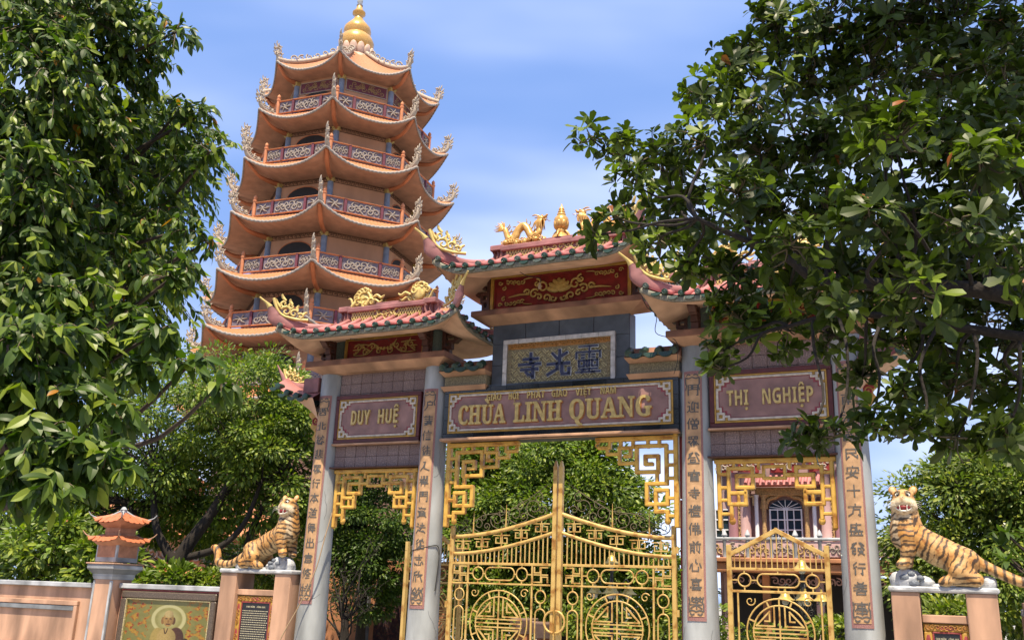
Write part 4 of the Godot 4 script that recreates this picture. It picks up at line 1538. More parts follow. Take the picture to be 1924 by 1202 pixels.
func gate_leaf(side: float) -> void:
	# hinge post at x = 0 on the pillar, meeting post in the middle of the bay
	var t := thing("iron_gate", "tall golden iron gate leaf with swept top on the %s half of the main gateway" % ("left" if side < 0 else "right"), "gate", Vector3(side * 1.88, 0, -0.12), 0.0, "golden iron gates")
	var W := 1.86
	var p := func(x: float, y: float) -> Vector2: return Vector2(-side * x, y)
	var v3 := func(x: float, y: float) -> Vector3: return Vector3(-side * x, y, 0)
	var post := Mb.new()
	bars(post, [p.call(0.0, 0.12), p.call(0.0, 2.72)], 0.07, 0.07, 0.0, 0.01)
	part("hinge_post", post, M.gate_gold, t)
	var mid := Mb.new()
	mid.frustum(0.12, 0.034, 0.04, 3.68, 0.032, 0.04, Vector3(-side * (W - 0.028), 0, 0))
	mid.frustum(3.68, 0.032, 0.04, 3.78, 0.012, 0.012, Vector3(-side * (W - 0.028), 0, 0))
	part("meeting_post", mid, M.gate_gold, t)
	var arc := func(x: float, y0: float, y1: float) -> float:
		var s := clampf(x / W, 0.0, 1.0)
		return lerpf(y0, y1, s * s * (1.35 - 0.35 * s))
	for q in [["top_rail", 2.575, 2.95, 0.062], ["middle_rail", 2.30, 2.66, 0.055]]:
		var pts := PackedVector3Array()
		var a := PackedFloat32Array()
		var b := PackedFloat32Array()
		for k in 17:
			var x := W * 0.97 * k / 16.0
			pts.append(v3.call(x, arc.call(x, q[1], q[2])))
			a.append(0.026)
			b.append(q[3] * 0.52)
		var mb := Mb.new()
		mb.sweep(pts, a, b, 8)
		part(q[0], mb, M.gate_gold, t)
	var keys := Mb.new()
	for k in 5:
		var x := 0.20 + 0.35 * k
		var y: float = (arc.call(x, 2.575, 2.95) + arc.call(x, 2.30, 2.66)) * 0.5
		key_unit(keys, p.call(x, y), 0.135, 1.0, 0.016)
		bars(keys, [p.call(x, y - 0.06), p.call(x, y - 0.12)], 0.014, 0.016, 0.0, 0.0)
		bars(keys, [p.call(x, y + 0.06), p.call(x, y + 0.12)], 0.014, 0.017, 0.0, 0.0)
	part("key_frieze", keys, M.gate_gold, t)
	for k in 22:
		var x := 0.085 + 0.0775 * k
		var mb := Mb.new()
		bars(mb, [p.call(x, 2.16), p.call(x, arc.call(x, 2.30, 2.66))], 0.017, 0.017, 0.0, 0.0)
		part("picket", mb, M.gate_gold, t)
	for y in [2.15, 1.84, 0.92, 0.55, 0.18]:
		var mb := Mb.new()
		bars(mb, [p.call(0.03, y), p.call(W - 0.1, y)], 0.04 if y > 2 else 0.026, 0.034, 0.0, 0.004)
		part("cross_rail", mb, M.gate_gold, t)
	for x in [0.32, 1.46]:
		var mb := Mb.new()
		bars(mb, [p.call(x, 0.18), p.call(x, 2.15)], 0.028, 0.029, 0.0, 0.003)
		part("upright", mb, M.gate_gold, t)
	# the band of rings and the flat ring between them
	var ringed := Mb.new()
	for e in [0.50, 1.28]:
		var c := []
		for k in 21:
			c.append(Vector3(-side * e + cos(TAU * k / 20) * 0.095, 1.995 + sin(TAU * k / 20) * 0.10, 0))
		rod(ringed, c, 0.012)
	var oval := []
	for k in 29:
		var a := TAU * k / 28
		oval.append(Vector3(-side * 0.89 + signf(cos(a)) * (0.16 + 0.1 * absf(cos(a))) if absf(cos(a)) > 0.02 else -side * 0.89, 1.995 + sin(a) * 0.10, 0))
	rod(ringed, oval, 0.012)
	for q in [[0.32, 0.405], [0.595, 0.63], [1.15, 1.185], [1.375, 1.46]]:
		bars(ringed, [p.call(q[0], 1.995), p.call(q[1], 1.995)], 0.02, 0.02, 0.0, 0.0)
	for x in [0.50, 0.89, 1.28]:
		bars(ringed, [p.call(x, 2.095), p.call(x, 2.14)], 0.018, 0.018, 0.0, 0.0)
		bars(ringed, [p.call(x, 1.895), p.call(x, 1.85)], 0.018, 0.018, 0.0, 0.0)
	part("ring_band", ringed, M.gate_gold, t)
	var cross := Mb.new()
	for x0 in [0.175, 1.61]:
		var f := func(x: float, y: float) -> Vector2: return p.call(x0 + x * 0.125, 1.995 + y * 0.125)
		bars(cross, [f.call(-0.9, 0.9), f.call(-0.9, 0.25), f.call(-0.1, 0.25), f.call(-0.1, 0.9), f.call(0.9, 0.9)], 0.02, 0.02, 0.0, 0.0)
		bars(cross, [f.call(0.9, -0.9), f.call(0.9, -0.25), f.call(0.1, -0.25), f.call(0.1, -0.9), f.call(-0.9, -0.9)], 0.02, 0.021, 0.0, 0.0)
		bars(cross, [f.call(-0.9, 0.0), f.call(0.9, 0.0)], 0.02, 0.022, 0.0, 0.0)
		bars(cross, [f.call(0, -0.9), f.call(0, 0.9)], 0.02, 0.023, 0.0, 0.0)
	part("key_cross", cross, M.gate_gold, t)
	var med := Mb.new()
	medallion(med, p.call(0.89, 1.24), 0.50, 0.012)
	for q in [[-1, 1], [1, 1], [-1, -1], [1, -1]]:
		curl(med, Vector3(-side * 0.89 + q[0] * 0.44, 1.24 + q[1] * 0.46, 0), 0.075, 0.5, q[0] * q[1] * 1.2, 0.01, 0.01)
	part("longevity_medallion", med, M.gate_gold, t)
	var sider := Mb.new()
	for x in [0.175, 1.61]:
		var c := []
		for k in 21:
			c.append(Vector3(-side * x + cos(TAU * k / 20) * 0.085, 1.66 + sin(TAU * k / 20) * 0.095, 0))
		rod(sider, c, 0.012)
		var o := []
		for k in 29:
			var a := TAU * k / 28
			o.append(Vector3(-side * x + cos(a) * 0.085, 1.20 + signf(sin(a)) * 0.19 * (1.0 if absf(sin(a)) > 0.02 else 0.0) + sin(a) * 0.09, 0))
		rod(sider, o, 0.012)
		bars(sider, [p.call(x, 1.755), p.call(x, 1.84)], 0.018, 0.018, 0.0, 0.0)
		bars(sider, [p.call(x, 1.565), p.call(x, 1.48)], 0.018, 0.018, 0.0, 0.0)
	part("side_rings", sider, M.gate_gold, t)
	for y in [0.5, 1.5, 2.4]:
		var hg := Mb.new()
		hg.lathe(P2([Vector2(0.0, -0.05), Vector2(0.022, -0.05), Vector2(0.022, 0.05), Vector2(0.0, 0.05)]), 8, v3.call(-0.055, y) + Vector3(0, 0, 0.02))
		part("hinge", hg, M.gate_gold, t)
	# wiry scrolls along the top rail
	var wire := Mb.new()
	for k in 5:
		var x := 0.20 + 0.33 * k
		var y: float = arc.call(x, 2.575, 2.95) + 0.05
		var big := 0.10 + 0.05 * k / 4.0
		curl(wire, Vector3(-side * (x - 0.06), y + big, 0), big, 4.6, side * 1.5, 0.008, 0.008, 0.06)
		curl(wire, Vector3(-side * (x + 0.09), y + big * 0.7, 0), big * 0.6, 4.6, -side * 1.4, 0.008, 0.008, 0.06)
		curl(wire, Vector3(-side * (x + 0.02), y + big * 2.0, 0), big * 0.55, 1.0, side * 1.3, 0.007, 0.007, 0.08)
	rod(wire, [v3.call(0.1, 2.66), v3.call(0.55, 2.92), v3.call(1.0, 2.98), v3.call(1.4, 3.2), v3.call(1.72, 3.42)], 0.006)
	part("wire_scroll", wire, M.twig, t)
	for x in [0.38, 0.97]:
		var sp := Mb.new()
		var y: float = arc.call(x, 2.575, 2.95)
		sp.tube(P3([v3.call(x, y), v3.call(x, y + 0.26), v3.call(x, y + 0.40)]), 0.016, 0.003, 6)
		part("spike", sp, M.gate_gold, t)
	var rg := Mb.new()
	var half := []
	for k in 11:
		var a := -PI / 2 + PI * k / 10
		half.append(Vector3(-side * W + side * cos(a) * 0.15, 1.30 + sin(a) * 0.16, 0.075))
	rod(rg, half, 0.018, 8)
	rg.box(Vector3(-side * (W - 0.035), 1.30, 0.055), Vector3(0.05, 0.30, 0.03), Basis.IDENTITY, 0.006)
	part("ring_handle", rg, M.gate_gold, t)

func side_gate(side: float, open: float) -> void:
	var W := 1.36
	var t := thing("iron_gate", "narrow golden iron gate with a pointed top, closed in the right side bay" if side > 0 else "narrow golden iron gate swung open behind the left side bay", "gate", Vector3(2.70 if side > 0 else -2.72, 0, -0.1), open, "golden iron gates")
	var mk := func(called: String, pts: Array, w: float, d: float) -> void:
		var mb := Mb.new()
		bars(mb, pts, w, d, 0.0, 0.004)
		part(called, mb, M.gate_gold, t)
	for x in [0.0, W]:
		mk.call("post", [Vector2(x, 0.12), Vector2(x, 2.45)], 0.07, 0.06)
	mk.call("top_rail", [Vector2(0.0, 2.34), Vector2(W / 2, 2.69)], 0.062, 0.05)
	mk.call("top_rail", [Vector2(W / 2, 2.69), Vector2(W, 2.34)], 0.062, 0.052)
	for k in 17:
		var x := W * (k + 1) / 18.0
		mk.call("picket", [Vector2(x, 2.15), Vector2(x, 2.34 + 0.34 * (1.0 - absf(x / W * 2.0 - 1.0)))], 0.016, 0.016)
	for y in [2.15, 1.84, 0.85, 0.5, 0.16]:
		mk.call("cross_rail", [Vector2(0.03, y), Vector2(W - 0.03, y)], 0.034, 0.03)
	for x in [0.11, W - 0.11]:
		mk.call("upright", [Vector2(x, 0.16), Vector2(x, 1.84)], 0.024, 0.026)
	var rings := Mb.new()
	for x in [0.21, W - 0.21]:
		var c := []
		for k in 21:
			c.append(Vector3(x + cos(TAU * k / 20) * 0.09, 1.995 + sin(TAU * k / 20) * 0.09, 0))
		rod(rings, c, 0.012)
	var o := []
	for k in 29:
		var a := TAU * k / 28
		o.append(Vector3(W / 2 + signf(cos(a)) * (0.2 if absf(cos(a)) > 0.02 else 0.0) + cos(a) * 0.09, 1.995 + sin(a) * 0.09, 0))
	rod(rings, o, 0.012)
	for q in [[0.03, 0.12], [0.30, 0.39], [W - 0.39, W - 0.30], [W - 0.12, W - 0.03]]:
		bars(rings, [Vector2(q[0], 1.995), Vector2(q[1], 1.995)], 0.018, 0.018, 0.0, 0.0)
	for x in [0.21, W / 2, W - 0.21]:
		bars(rings, [Vector2(x, 2.085), Vector2(x, 2.14)], 0.018, 0.018, 0.0, 0.0)
		bars(rings, [Vector2(x, 1.905), Vector2(x, 1.85)], 0.018, 0.018, 0.0, 0.0)
	part("ring_band", rings, M.gate_gold, t)
	var med := Mb.new()
	medallion(med, Vector2(W / 2, 1.29), 0.46, 0.012)
	for q in [[-1, 1], [1, 1], [-1, -1], [1, -1]]:
		curl(med, Vector3(W / 2 + q[0] * 0.40, 1.29 + q[1] * 0.42, 0), 0.075, 0.5, q[0] * q[1] * 1.2, 0.01, 0.01)
	part("longevity_medallion", med, M.gate_gold, t)

# ---------------------------------------------------------------- roof statues
func make_dragon(side: float) -> void:
	var t := thing("dragon_statue", "golden dragon statue with arched scaly body on the %s end of the top ridge" % ("left" if side < 0 else "right"), "statue", Vector3(side * 0.78, 7.575, 0), 0.0, "golden dragons on the top ridge")
	# faces the finial; x towards it
	var f := -side
	var p := func(x: float, y: float, z := 0.0) -> Vector3: return Vector3(f * x, y, z)
	var body := Mb.new()
	var path := smooth([p.call(-0.30, 0.34), p.call(-0.27, 0.27, 0.01), p.call(-0.21, 0.12, 0.02), p.call(-0.14, 0.07, 0.03), p.call(-0.08, 0.14, 0.02), p.call(-0.04, 0.27, 0), p.call(0.05, 0.355, -0.02), p.call(0.13, 0.29, -0.02), p.call(0.21, 0.15, 0.0), p.call(0.30, 0.10, 0.03), p.call(0.375, 0.17, 0.03), p.call(0.37, 0.29, 0.0), p.call(0.36, 0.39, 0)], 6)
	var w := PackedFloat32Array()
	for i in path.size():
		var s := float(i) / (path.size() - 1)
		w.append(0.025 + 0.047 * pow(sin(PI * clampf(0.12 + s * 0.80, 0, 1)), 0.8) * (1.0 if i % 2 else 0.94))
	body.sweep(path, w, w, 10, Vector3(0, 0, 1))
	part("body", body, M.gold, t)
	var fins := Mb.new()
	for i in range(2, path.size() - 6, 3):
		var tn := (path[i + 1] - path[i - 1]).normalized()
		var up := tn.cross(Vector3(0, 0, f)).normalized() * -1.0
		if up.dot(Vector3(0, 1, 0)) < -0.2 and i < 20:
			pass
		var q := path[i] + up * w[i] * 0.7
		flame(fins, [q, q + up * 0.05 - tn * 0.02, q + up * 0.085 - tn * 0.06], 0.018, 0.008)
	for k in 9:
		var a := PI * 0.55 + 0.20 * k
		var d := Vector3(f * cos(a), sin(a), 0.02 * (k % 3 - 1))
		var q: Vector3 = p.call(-0.30, 0.31)
		flame(fins, [q, q + d * 0.10 + Vector3(0, 0.02, 0), q + d * (0.20 + 0.03 * (k % 2)) + Vector3(0, 0.035 * cos(a * 2), 0)], 0.020, 0.012)
	part("back_fins", fins, M.gold, t)
	var head := Mb.new()
	head.ball(p.call(0.39, 0.44), Vector3(0.075, 0.055, 0.055), Basis(Vector3(0, 0, 1), f * 0.25), 12, 8)
	head.sweep(smooth([p.call(0.41, 0.45), p.call(0.46, 0.46), p.call(0.50, 0.475)], 3), PackedFloat32Array([0.04, 0.04, 0.038, 0.038, 0.036, 0.034, 0.028]), PackedFloat32Array([0.03, 0.03, 0.026, 0.024, 0.024, 0.026, 0.02]), 8)
	head.sweep(smooth([p.call(0.41, 0.415), p.call(0.46, 0.405), p.call(0.495, 0.41)], 3), PackedFloat32Array([0.035, 0.035, 0.032, 0.03, 0.028, 0.026, 0.018]), PackedFloat32Array([0.02, 0.018, 0.016, 0.015, 0.015, 0.014, 0.01]), 8)
	head.ball(p.call(0.505, 0.495), Vector3(0.02, 0.018, 0.026))
	for sz in [-1.0, 1.0]:
		head.ball(p.call(0.425, 0.485, sz * 0.032), Vector3(0.018, 0.016, 0.014))
		flame(head, [p.call(0.38, 0.48, sz * 0.03), p.call(0.30, 0.50, sz * 0.05), p.call(0.24, 0.49, sz * 0.055)], 0.014, 0.014)
		flame(head, [p.call(0.49, 0.43, sz * 0.03), p.call(0.53, 0.40, sz * 0.06), p.call(0.55, 0.41, sz * 0.08)], 0.006, 0.006)
		for k in 6:
			flame(head, [p.call(0.36 + 0.012 * k, 0.42, sz * 0.05), p.call(0.30 + 0.025 * k, 0.34, sz * 0.075), p.call(0.27 + 0.035 * k, 0.24, sz * 0.07)], 0.013, 0.013)
	for k in 4:
		flame(head, [p.call(0.43 + 0.01 * k, 0.40, 0.012 * (k - 1.5)), p.call(0.425 + 0.016 * k, 0.33, 0.02 * (k - 1.5)), p.call(0.42 + 0.012 * k, 0.26, 0.02 * (k - 1.5))], 0.011, 0.011)
	part("head", head, M.gold, t)
	for q in [[-0.20, 0.14, -0.13, 0.03], [0.30, 0.16, 0.22, 0.06]]:
		for sz in [-1.0, 1.0]:
			var leg := Mb.new()
			leg.tube(smooth([p.call(q[0] + 0.06, q[1] + 0.02, sz * 0.03), p.call(q[0] + 0.02, q[1] - 0.02, sz * 0.075), p.call(q[2], q[3] + 0.02, sz * 0.06)], 4), 0.034, 0.018, 7)
			for c in 3:
				leg.tube(P3([p.call(q[2], q[3] + 0.02, sz * 0.06), p.call(q[2] - 0.03, q[3] + 0.005, sz * (0.03 + 0.025 * c)), p.call(q[2] - 0.05, q[3] - 0.015, sz * (0.025 + 0.03 * c))]), 0.011, 0.003, 5)
			part("leg", leg, M.gold, t)
	var cloud := Mb.new()
	for k in 15:
		var x := -0.30 + 0.053 * k
		cloud.ball(p.call(x, 0.03 + 0.02 * sin(k * 2.3), 0.05 * sin(k * 1.7)), Vector3(0.058, 0.05 + 0.012 * (k % 3), 0.07), Basis.IDENTITY, 8, 5)
		curl(cloud, p.call(x, 0.05 + 0.01 * (k % 2), 0.085), 0.034, k * 1.0, 1.2 if k % 2 else -1.2, 0.012, 0.014)
	part("cloud_base", cloud, M.gold, t)

func make_finial() -> void:
	var t := thing("gourd_finial", "golden gourd finial on a petalled stand at the middle of the top ridge", "finial", Vector3(0, 7.60, 0))
	var b := Mb.new()
	var prof := P2([Vector2(0.0, 0.16), Vector2(0.06, 0.16), Vector2(0.10, 0.19), Vector2(0.125, 0.24), Vector2(0.132, 0.30), Vector2(0.12, 0.36), Vector2(0.085, 0.40), Vector2(0.07, 0.41), Vector2(0.078, 0.425), Vector2(0.076, 0.445), Vector2(0.055, 0.46), Vector2(0.065, 0.475), Vector2(0.062, 0.495), Vector2(0.04, 0.51), Vector2(0.052, 0.525), Vector2(0.045, 0.55), Vector2(0.02, 0.59), Vector2(0.006, 0.635), Vector2(0.0, 0.64)])
	b.lathe(prof, 20)
	part("gourd", b, M.gold, t)
	var pet := Mb.new()
	for k in 8:
		var bs := Basis(Vector3.UP, TAU * k / 8)
		pet.ball(bs * Vector3(0, 0.23, 0.09), Vector3(0.048, 0.085, 0.05), bs * Basis(Vector3.RIGHT, 0.35), 8, 6)
	part("petal_cup", pet, M.gold, t)
	var st := Mb.new()
	st.lathe(P2([Vector2(0.0, -0.02), Vector2(0.16, -0.02), Vector2(0.13, 0.04), Vector2(0.085, 0.08), Vector2(0.095, 0.12), Vector2(0.075, 0.17), Vector2(0.0, 0.17)]), 8)
	for k in 4:
		var bs := Basis(Vector3.UP, TAU * k / 4)
		flame(st, [bs * Vector3(0.07, 0.14, 0), bs * Vector3(0.13, 0.07, 0.0), bs * Vector3(0.17, 0.0, 0)], 0.03, 0.025)
	part("stand", st, M.gold, t)

func beast_mesh() -> Mb:
	# a swirling cloud-beast that sits on the end of a side ridge, looking along -x; tail at +x
	var mb := Mb.new()
	for q in [[0.0, 0.20, 0.155, 0.0, 1.5, 0.034], [0.06, 0.13, 0.09, 2.4, -1.2, 0.028], [-0.11, 0.13, 0.08, 1.0, 1.2, 0.026], [0.10, 0.26, 0.08, 3.3, 1.1, 0.024], [-0.06, 0.33, 0.07, 0.4, 1.1, 0.024], [0.04, 0.35, 0.055, 2.0, -1.1, 0.022], [0.19, 0.12, 0.07, 2.2, -1.0, 0.022], [-0.17, 0.24, 0.06, 1.8, 1.0, 0.022]]:
		curl(mb, Vector3(q[0], q[1], 0.03 * sin(q[0] * 40.0)), q[2], q[3], q[4], q[5], q[5] * 1.3)
	for q in [[-0.15, -0.22], [0.03, 0.06], [0.13, 0.10]]:
		mb.tube(smooth([Vector3(q[0], 0.14, 0.03), Vector3((q[0] + q[1]) * 0.5 - 0.03, 0.06, 0.05), Vector3(q[1], -0.01, 0.03)], 4), 0.04, 0.03, 7)
		mb.ball(Vector3(q[1], 0.01, 0.04), Vector3(0.055, 0.03, 0.05), Basis.IDENTITY, 8, 5)
	flame(mb, [Vector3(0.18, 0.18, 0), Vector3(0.30, 0.24, 0.02), Vector3(0.38, 0.19, 0), Vector3(0.46, 0.24, 0)], 0.035, 0.03)
	flame(mb, [Vector3(0.17, 0.12, 0.02), Vector3(0.28, 0.15, 0.03), Vector3(0.36, 0.10, 0.02), Vector3(0.43, 0.14, 0.02)], 0.028, 0.025)
	mb.ball(Vector3(0.0, 0.2, -0.01), Vector3(0.13, 0.13, 0.035), Basis.IDENTITY, 12, 6)
	for k in 7:
		var a := 0.5 + k * 0.38
		flame(mb, [Vector3(cos(a) * 0.14, 0.21 + sin(a) * 0.14, 0), Vector3(cos(a + 0.2) * 0.19, 0.21 + sin(a + 0.2) * 0.19, 0.01), Vector3(cos(a + 0.5) * 0.215, 0.21 + sin(a + 0.5) * 0.20, 0)], 0.028, 0.026)
	return mb

func make_ridge_beasts() -> void:
	var m := beast_mesh().mesh()
	var tail := Mb.new()
	flame(tail, [Vector3(-0.14, 0.0, 0), Vector3(-0.23, 0.10, 0), Vector3(-0.29, 0.22, 0), Vector3(-0.36, 0.235, 0)], 0.028, 0.026)
	var tm := tail.mesh()
	var where := {-1: "left", 1: "right"}
	for roof in [-1, 1]:
		for e in [-1, 1]:
			var t := thing("ridge_beast", "curling golden cloud beast on the %s end of the %s side roof ridge" % [where[e], where[roof]], "statue", Vector3(roof * 3.395 + 0.03 + e * 0.60, 6.70, 0), 0.0, "golden cloud beasts on the side ridges")
			var b := Basis.IDENTITY if e < 0 else Basis(Vector3.UP, PI)
			part("body", m, M.gold_pale, t, Vector3.ZERO, b)
			part("horn", tm, M.gold_pale, t, Vector3.ZERO, b)

# ---------------------------------------------------------------- the pagoda
func plume_mesh() -> Mb:
	# a dragon of mortar on a roof corner: rears outward (x) and upward, ends in wisps
	var mb := Mb.new()
	var path := smooth([Vector3(-1.15, 0.10, 0), Vector3(-0.6, 0.0, 0), Vector3(-0.1, 0.08, 0), Vector3(0.22, 0.38, 0), Vector3(0.28, 0.78, 0), Vector3(0.20, 1.10, 0)], 5)
	var w := PackedFloat32Array()
	for i in path.size():
		var s := float(i) / (path.size() - 1)
		w.append(0.06 + 0.10 * sin(PI * clampf(s * 1.05, 0, 1)) + 0.012 * (i % 2))
	mb.sweep(path, w, w, 7, Vector3(0, 0, 1))
	for q in [[0.10, 0.55, 0.22, 0.2, 1.3], [0.32, 0.85, 0.20, 2.2, -1.2], [0.05, 0.95, 0.17, 4.0, 1.2], [-0.25, 0.32, 0.18, 1.0, -1.2], [-0.55, 0.22, 0.14, 2.0, 1.1], [0.42, 0.55, 0.13, 5.0, 1.1], [0.30, 1.18, 0.15, 1.2, 1.2], [0.12, 1.30, 0.10, 3.0, -1.1], [-0.85, 0.22, 0.10, 0.4, 1.1], [0.48, 1.05, 0.10, 0.5, -1.1]]:
		curl(mb, Vector3(q[0], q[1], 0.05 * sin(q[1] * 30.0)), q[2] * 1.08, q[3], q[4], 0.058, 0.085)
	for q in [[0.30, 1.2, 0.45, 1.75], [0.2, 1.25, 0.22, 1.62], [0.42, 1.05, 0.66, 1.4], [0.4, 0.8, 0.68, 1.05], [0.05, 1.1, -0.1, 1.45], [-0.1, 0.6, -0.28, 0.9], [-0.4, 0.3, -0.55, 0.58], [-0.7, 0.25, -0.9, 0.42], [0.45, 0.6, 0.64, 0.75]]:
		flame(mb, [Vector3(q[0], q[1], 0), Vector3((q[0] + q[2]) * 0.5 + 0.05, (q[1] + q[3]) * 0.5, 0.04), Vector3(q[2], q[3], 0)], 0.065, 0.06)
	for k in 7:
		var s := k / 6.0
		curl(mb, Vector3(-0.75 + 1.0 * s, 0.16 + 0.34 * s * s, 0.12 * (1 if k % 2 else -1)), 0.14, k * 1.4, 1.1 if k % 2 else -1.1, 0.045, 0.05)
	return mb

func make_tower() -> void:
	var at := Vector3(-28.0, 0, -31.2)
	var phi := deg_to_rad(27.62)
	var t := thing("pagoda", "tall orange eight-sided pagoda with seven upturned tiled eaves and a golden gourd spire", "tower", at, phi)
	var ca := cos(PI / 8)
	var plume := plume_mesh().mesh()
	var oct_at := func(k: float, r: float, y: float) -> Vector3:
		var a := k * PI / 4
		return Vector3(sin(a) * r, y, cos(a) * r)
	# along side k (corner k to corner k+1), u from 0 to 1, at corner radius r
	var along := func(k: int, u: float, r: float, y: float) -> Vector3:
		return (oct_at.call(k, r, y) as Vector3).lerp(oct_at.call(k + 1, r, y), u)
	var frieze := Mb.new()
	for i in 12:
		var x := -1.62 + 0.295 * i
		bars(frieze, [Vector2(x - 0.13, -0.07), Vector2(x - 0.13, 0.08), Vector2(x + 0.08, 0.08), Vector2(x + 0.08, -0.02), Vector2(x - 0.03, -0.02)], 0.035, 0.03, 0.0, 0.0)
	frieze.box(Vector3(0, 0.135, 0), Vector3(3.55, 0.035, 0.04))
	frieze.box(Vector3(0, -0.125, 0), Vector3(3.55, 0.035, 0.042))
	var friezem := frieze.mesh()
	var column := Mb.new()
	column.lathe(P2([Vector2(0.19, 0.0), Vector2(0.18, 1.0)]), 10)
	var columnm := column.mesh()
	var capital := Mb.new()
	capital.box(Vector3(0, 0.05, 0), Vector3(0.50, 0.10, 0.50), Basis.IDENTITY, 0.02)
	capital.frustum(-0.12, 0.17, 0.17, 0.0, 0.24, 0.24)
	var capitalm := capital.mesh()
	var arch := Mb.new()
	var poly := PackedVector2Array()
	for k in 17:
		var a := PI * k / 16.0
		poly.append(Vector2(cos(a) * 1.0, 1.25 + sin(a) * 0.62))
	poly.append(Vector2(-1.0, 0.0))
	poly.append(Vector2(1.0, 0.0))
	arch.slab(poly, 0.06)
	var archm := arch.mesh()
	var arim := Mb.new()
	var rim := PackedVector3Array([Vector3(1.04, 0, 0)])
	for k in 17:
		var a := PI * k / 16.0
		rim.append(Vector3(cos(a) * 1.04, 1.25 + sin(a) * 0.66, 0))
	rim.append(Vector3(-1.04, 0, 0))
	arim.tube(rim, 0.035, 0.035, 6, Vector3(0.01, 0.02, 1))
	var arimm := arim.mesh()
	var knob := Mb.new()
	knob.lathe(P2([Vector2(0.0, -1.0), Vector2(0.11, -1.0), Vector2(0.11, 0.0), Vector2(0.14, 0.02), Vector2(0.14, 0.10), Vector2(0.06, 0.12), Vector2(0.12, 0.22), Vector2(0.10, 0.33), Vector2(0.04, 0.40), Vector2(0.0, 0.46)]), 8)
	var knobm := knob.mesh()
	var edge_y := [32.10, 28.45, 25.0, 21.45, 17.85, 14.55, 11.0, 7.4]
	var tip_r := [5.80, 6.60, 7.15, 7.55, 7.95, 8.35, 8.75, 9.15]
	var wall_r := [4.15, 4.35, 4.6, 4.9, 5.2, 5.5, 5.8, 6.1]
	var scroll := Mb.new()
	for i in 9:
		var x := (i - 4) * 0.105
		curl(scroll, Vector3(x, 0.06 * (1 if i % 2 else -1), 0), 0.12, i * 1.1, 1.1 if i % 2 else -1.1, 0.026, 0.03, 0.08)
	var scrollm := scroll.mesh()
	var flower := Mb.new()
	for i in 6:
		flame(flower, [Vector3.ZERO, Vector3(cos(i * TAU / 6) * 0.14, sin(i * TAU / 6) * 0.12, 0.02), Vector3(cos(i * TAU / 6 + 0.2) * 0.27, sin(i * TAU / 6 + 0.2) * 0.2, 0)], 0.05, 0.03)
	flower.ball(Vector3.ZERO, Vector3(0.08, 0.08, 0.04), Basis.IDENTITY, 8, 4)
	var flowerm := flower.mesh()
	for i in 7:
		var E: float = edge_y[i]
		var R: float = tip_r[i]
		var wr: float = wall_r[i]
		var lift := 0.78
		var sag := func(u: float) -> float: return lift * pow(absf(2.0 * u - 1.0), 2.6)
		var pull := func(u: float) -> float: return lerpf(0.955, 1.0, pow(absf(2.0 * u - 1.0), 2.0))
		var inner := R * 0.80 if i > 0 else 1.25
		var yin := E + 0.88 if i > 0 else E + 3.6
		# the tiled skirt, ribbed down the slope
		var skirt := Mb.new()
		for k in 8:
			skirt.patch(func(u, s):
				var a: Vector3 = along.call(k, u, R * pull.call(u), E + 0.06 + sag.call(u))
				var b: Vector3 = along.call(k, u, inner, yin)
				var p := a.lerp(b, s)
				p.y = lerpf(a.y, b.y, pow(s, 1.45)) + 0.05 * absf(sin(u * PI * 22.0)) * (1.0 - 0.5 * s)
				return p, 88, 4 if i > 0 else 7)
		var ev := part("eave", skirt, M.tower_tile, t)
		var rimm := Mb.new()
		for k in 8:
			var pts := PackedVector3Array()
			var a := PackedFloat32Array()
			var b := PackedFloat32Array()
			for j in 45:
				var u := j / 44.0
				pts.append(along.call(k, u, R * pull.call(u) * 1.004, E + 0.02 + sag.call(u) + 0.035 * (j % 2)))
				a.append(0.06)
				b.append(0.085)
			rimm.sweep(pts, a, b, 5)
		part("tile_edge", rimm, M.tower_tile_edge, ev)
		var sof := Mb.new()
		for k in 8:
			sof.patch(func(u, s):
				var a: Vector3 = along.call(k, u, R * pull.call(u), E - 0.02 + sag.call(u))
				var b: Vector3 = along.call(k, u, wr, E + 0.08)
				var p := a.lerp(b, s)
				p.y = lerpf(a.y, b.y, pow(s, 0.75))
				return p, 16, 5, true)
		part("soffit", sof, M.tower_soffit, ev)
		for k in 8:
			var beam := Mb.new()
			var tipv: Vector3 = oct_at.call(k, R * 0.985, E + lift - 0.10)
			var mid: Vector3 = oct_at.call(k, lerpf(wr, R, 0.55), E + 0.02)
			var inn: Vector3 = oct_at.call(k, wr, E - 0.02)
			var q := smooth([inn, mid, tipv], 5)
			var a := PackedFloat32Array()
			var b := PackedFloat32Array()
			for j in q.size():
				a.append(0.14)
				b.append(lerpf(0.20, 0.05, float(j) / (q.size() - 1)))
			beam.sweep(q, a, b, 4)
			part("corner_beam", beam, M.tower_beam, ev)
			part("corner_dragon", plume, M.plume, ev, oct_at.call(k, R * 0.965, E + lift + 0.08), Basis(Vector3.UP, k * PI / 4 - PI / 2) * Basis.from_scale(Vector3.ONE * (0.84 if i else 0.78)))
		if i == 0:
			for k in 8:
				var hip := Mb.new()
				var hp := PackedVector3Array()
				for j in 9:
					var s := j / 8.0
					var a: Vector3 = oct_at.call(k, R, E + lift)
					var b: Vector3 = oct_at.call(k, inner, yin)
					var q := a.lerp(b, s)
					q.y = lerpf(a.y, b.y, pow(s, 1.45)) + 0.16
					hp.append(q)
				hip.tube(hp, 0.16, 0.14, 7)
				for j in 6:
					curl(hip, hp[2 + j] + Vector3(0, 0.25, 0), 0.22, j * 1.1, 1.2, 0.06, 0.07)
				part("hip_ridge", hip, M.plume, ev)
		# walls of the storey under this eave
		var low: float = edge_y[i + 1] + 0.6
		var wall := Mb.new()
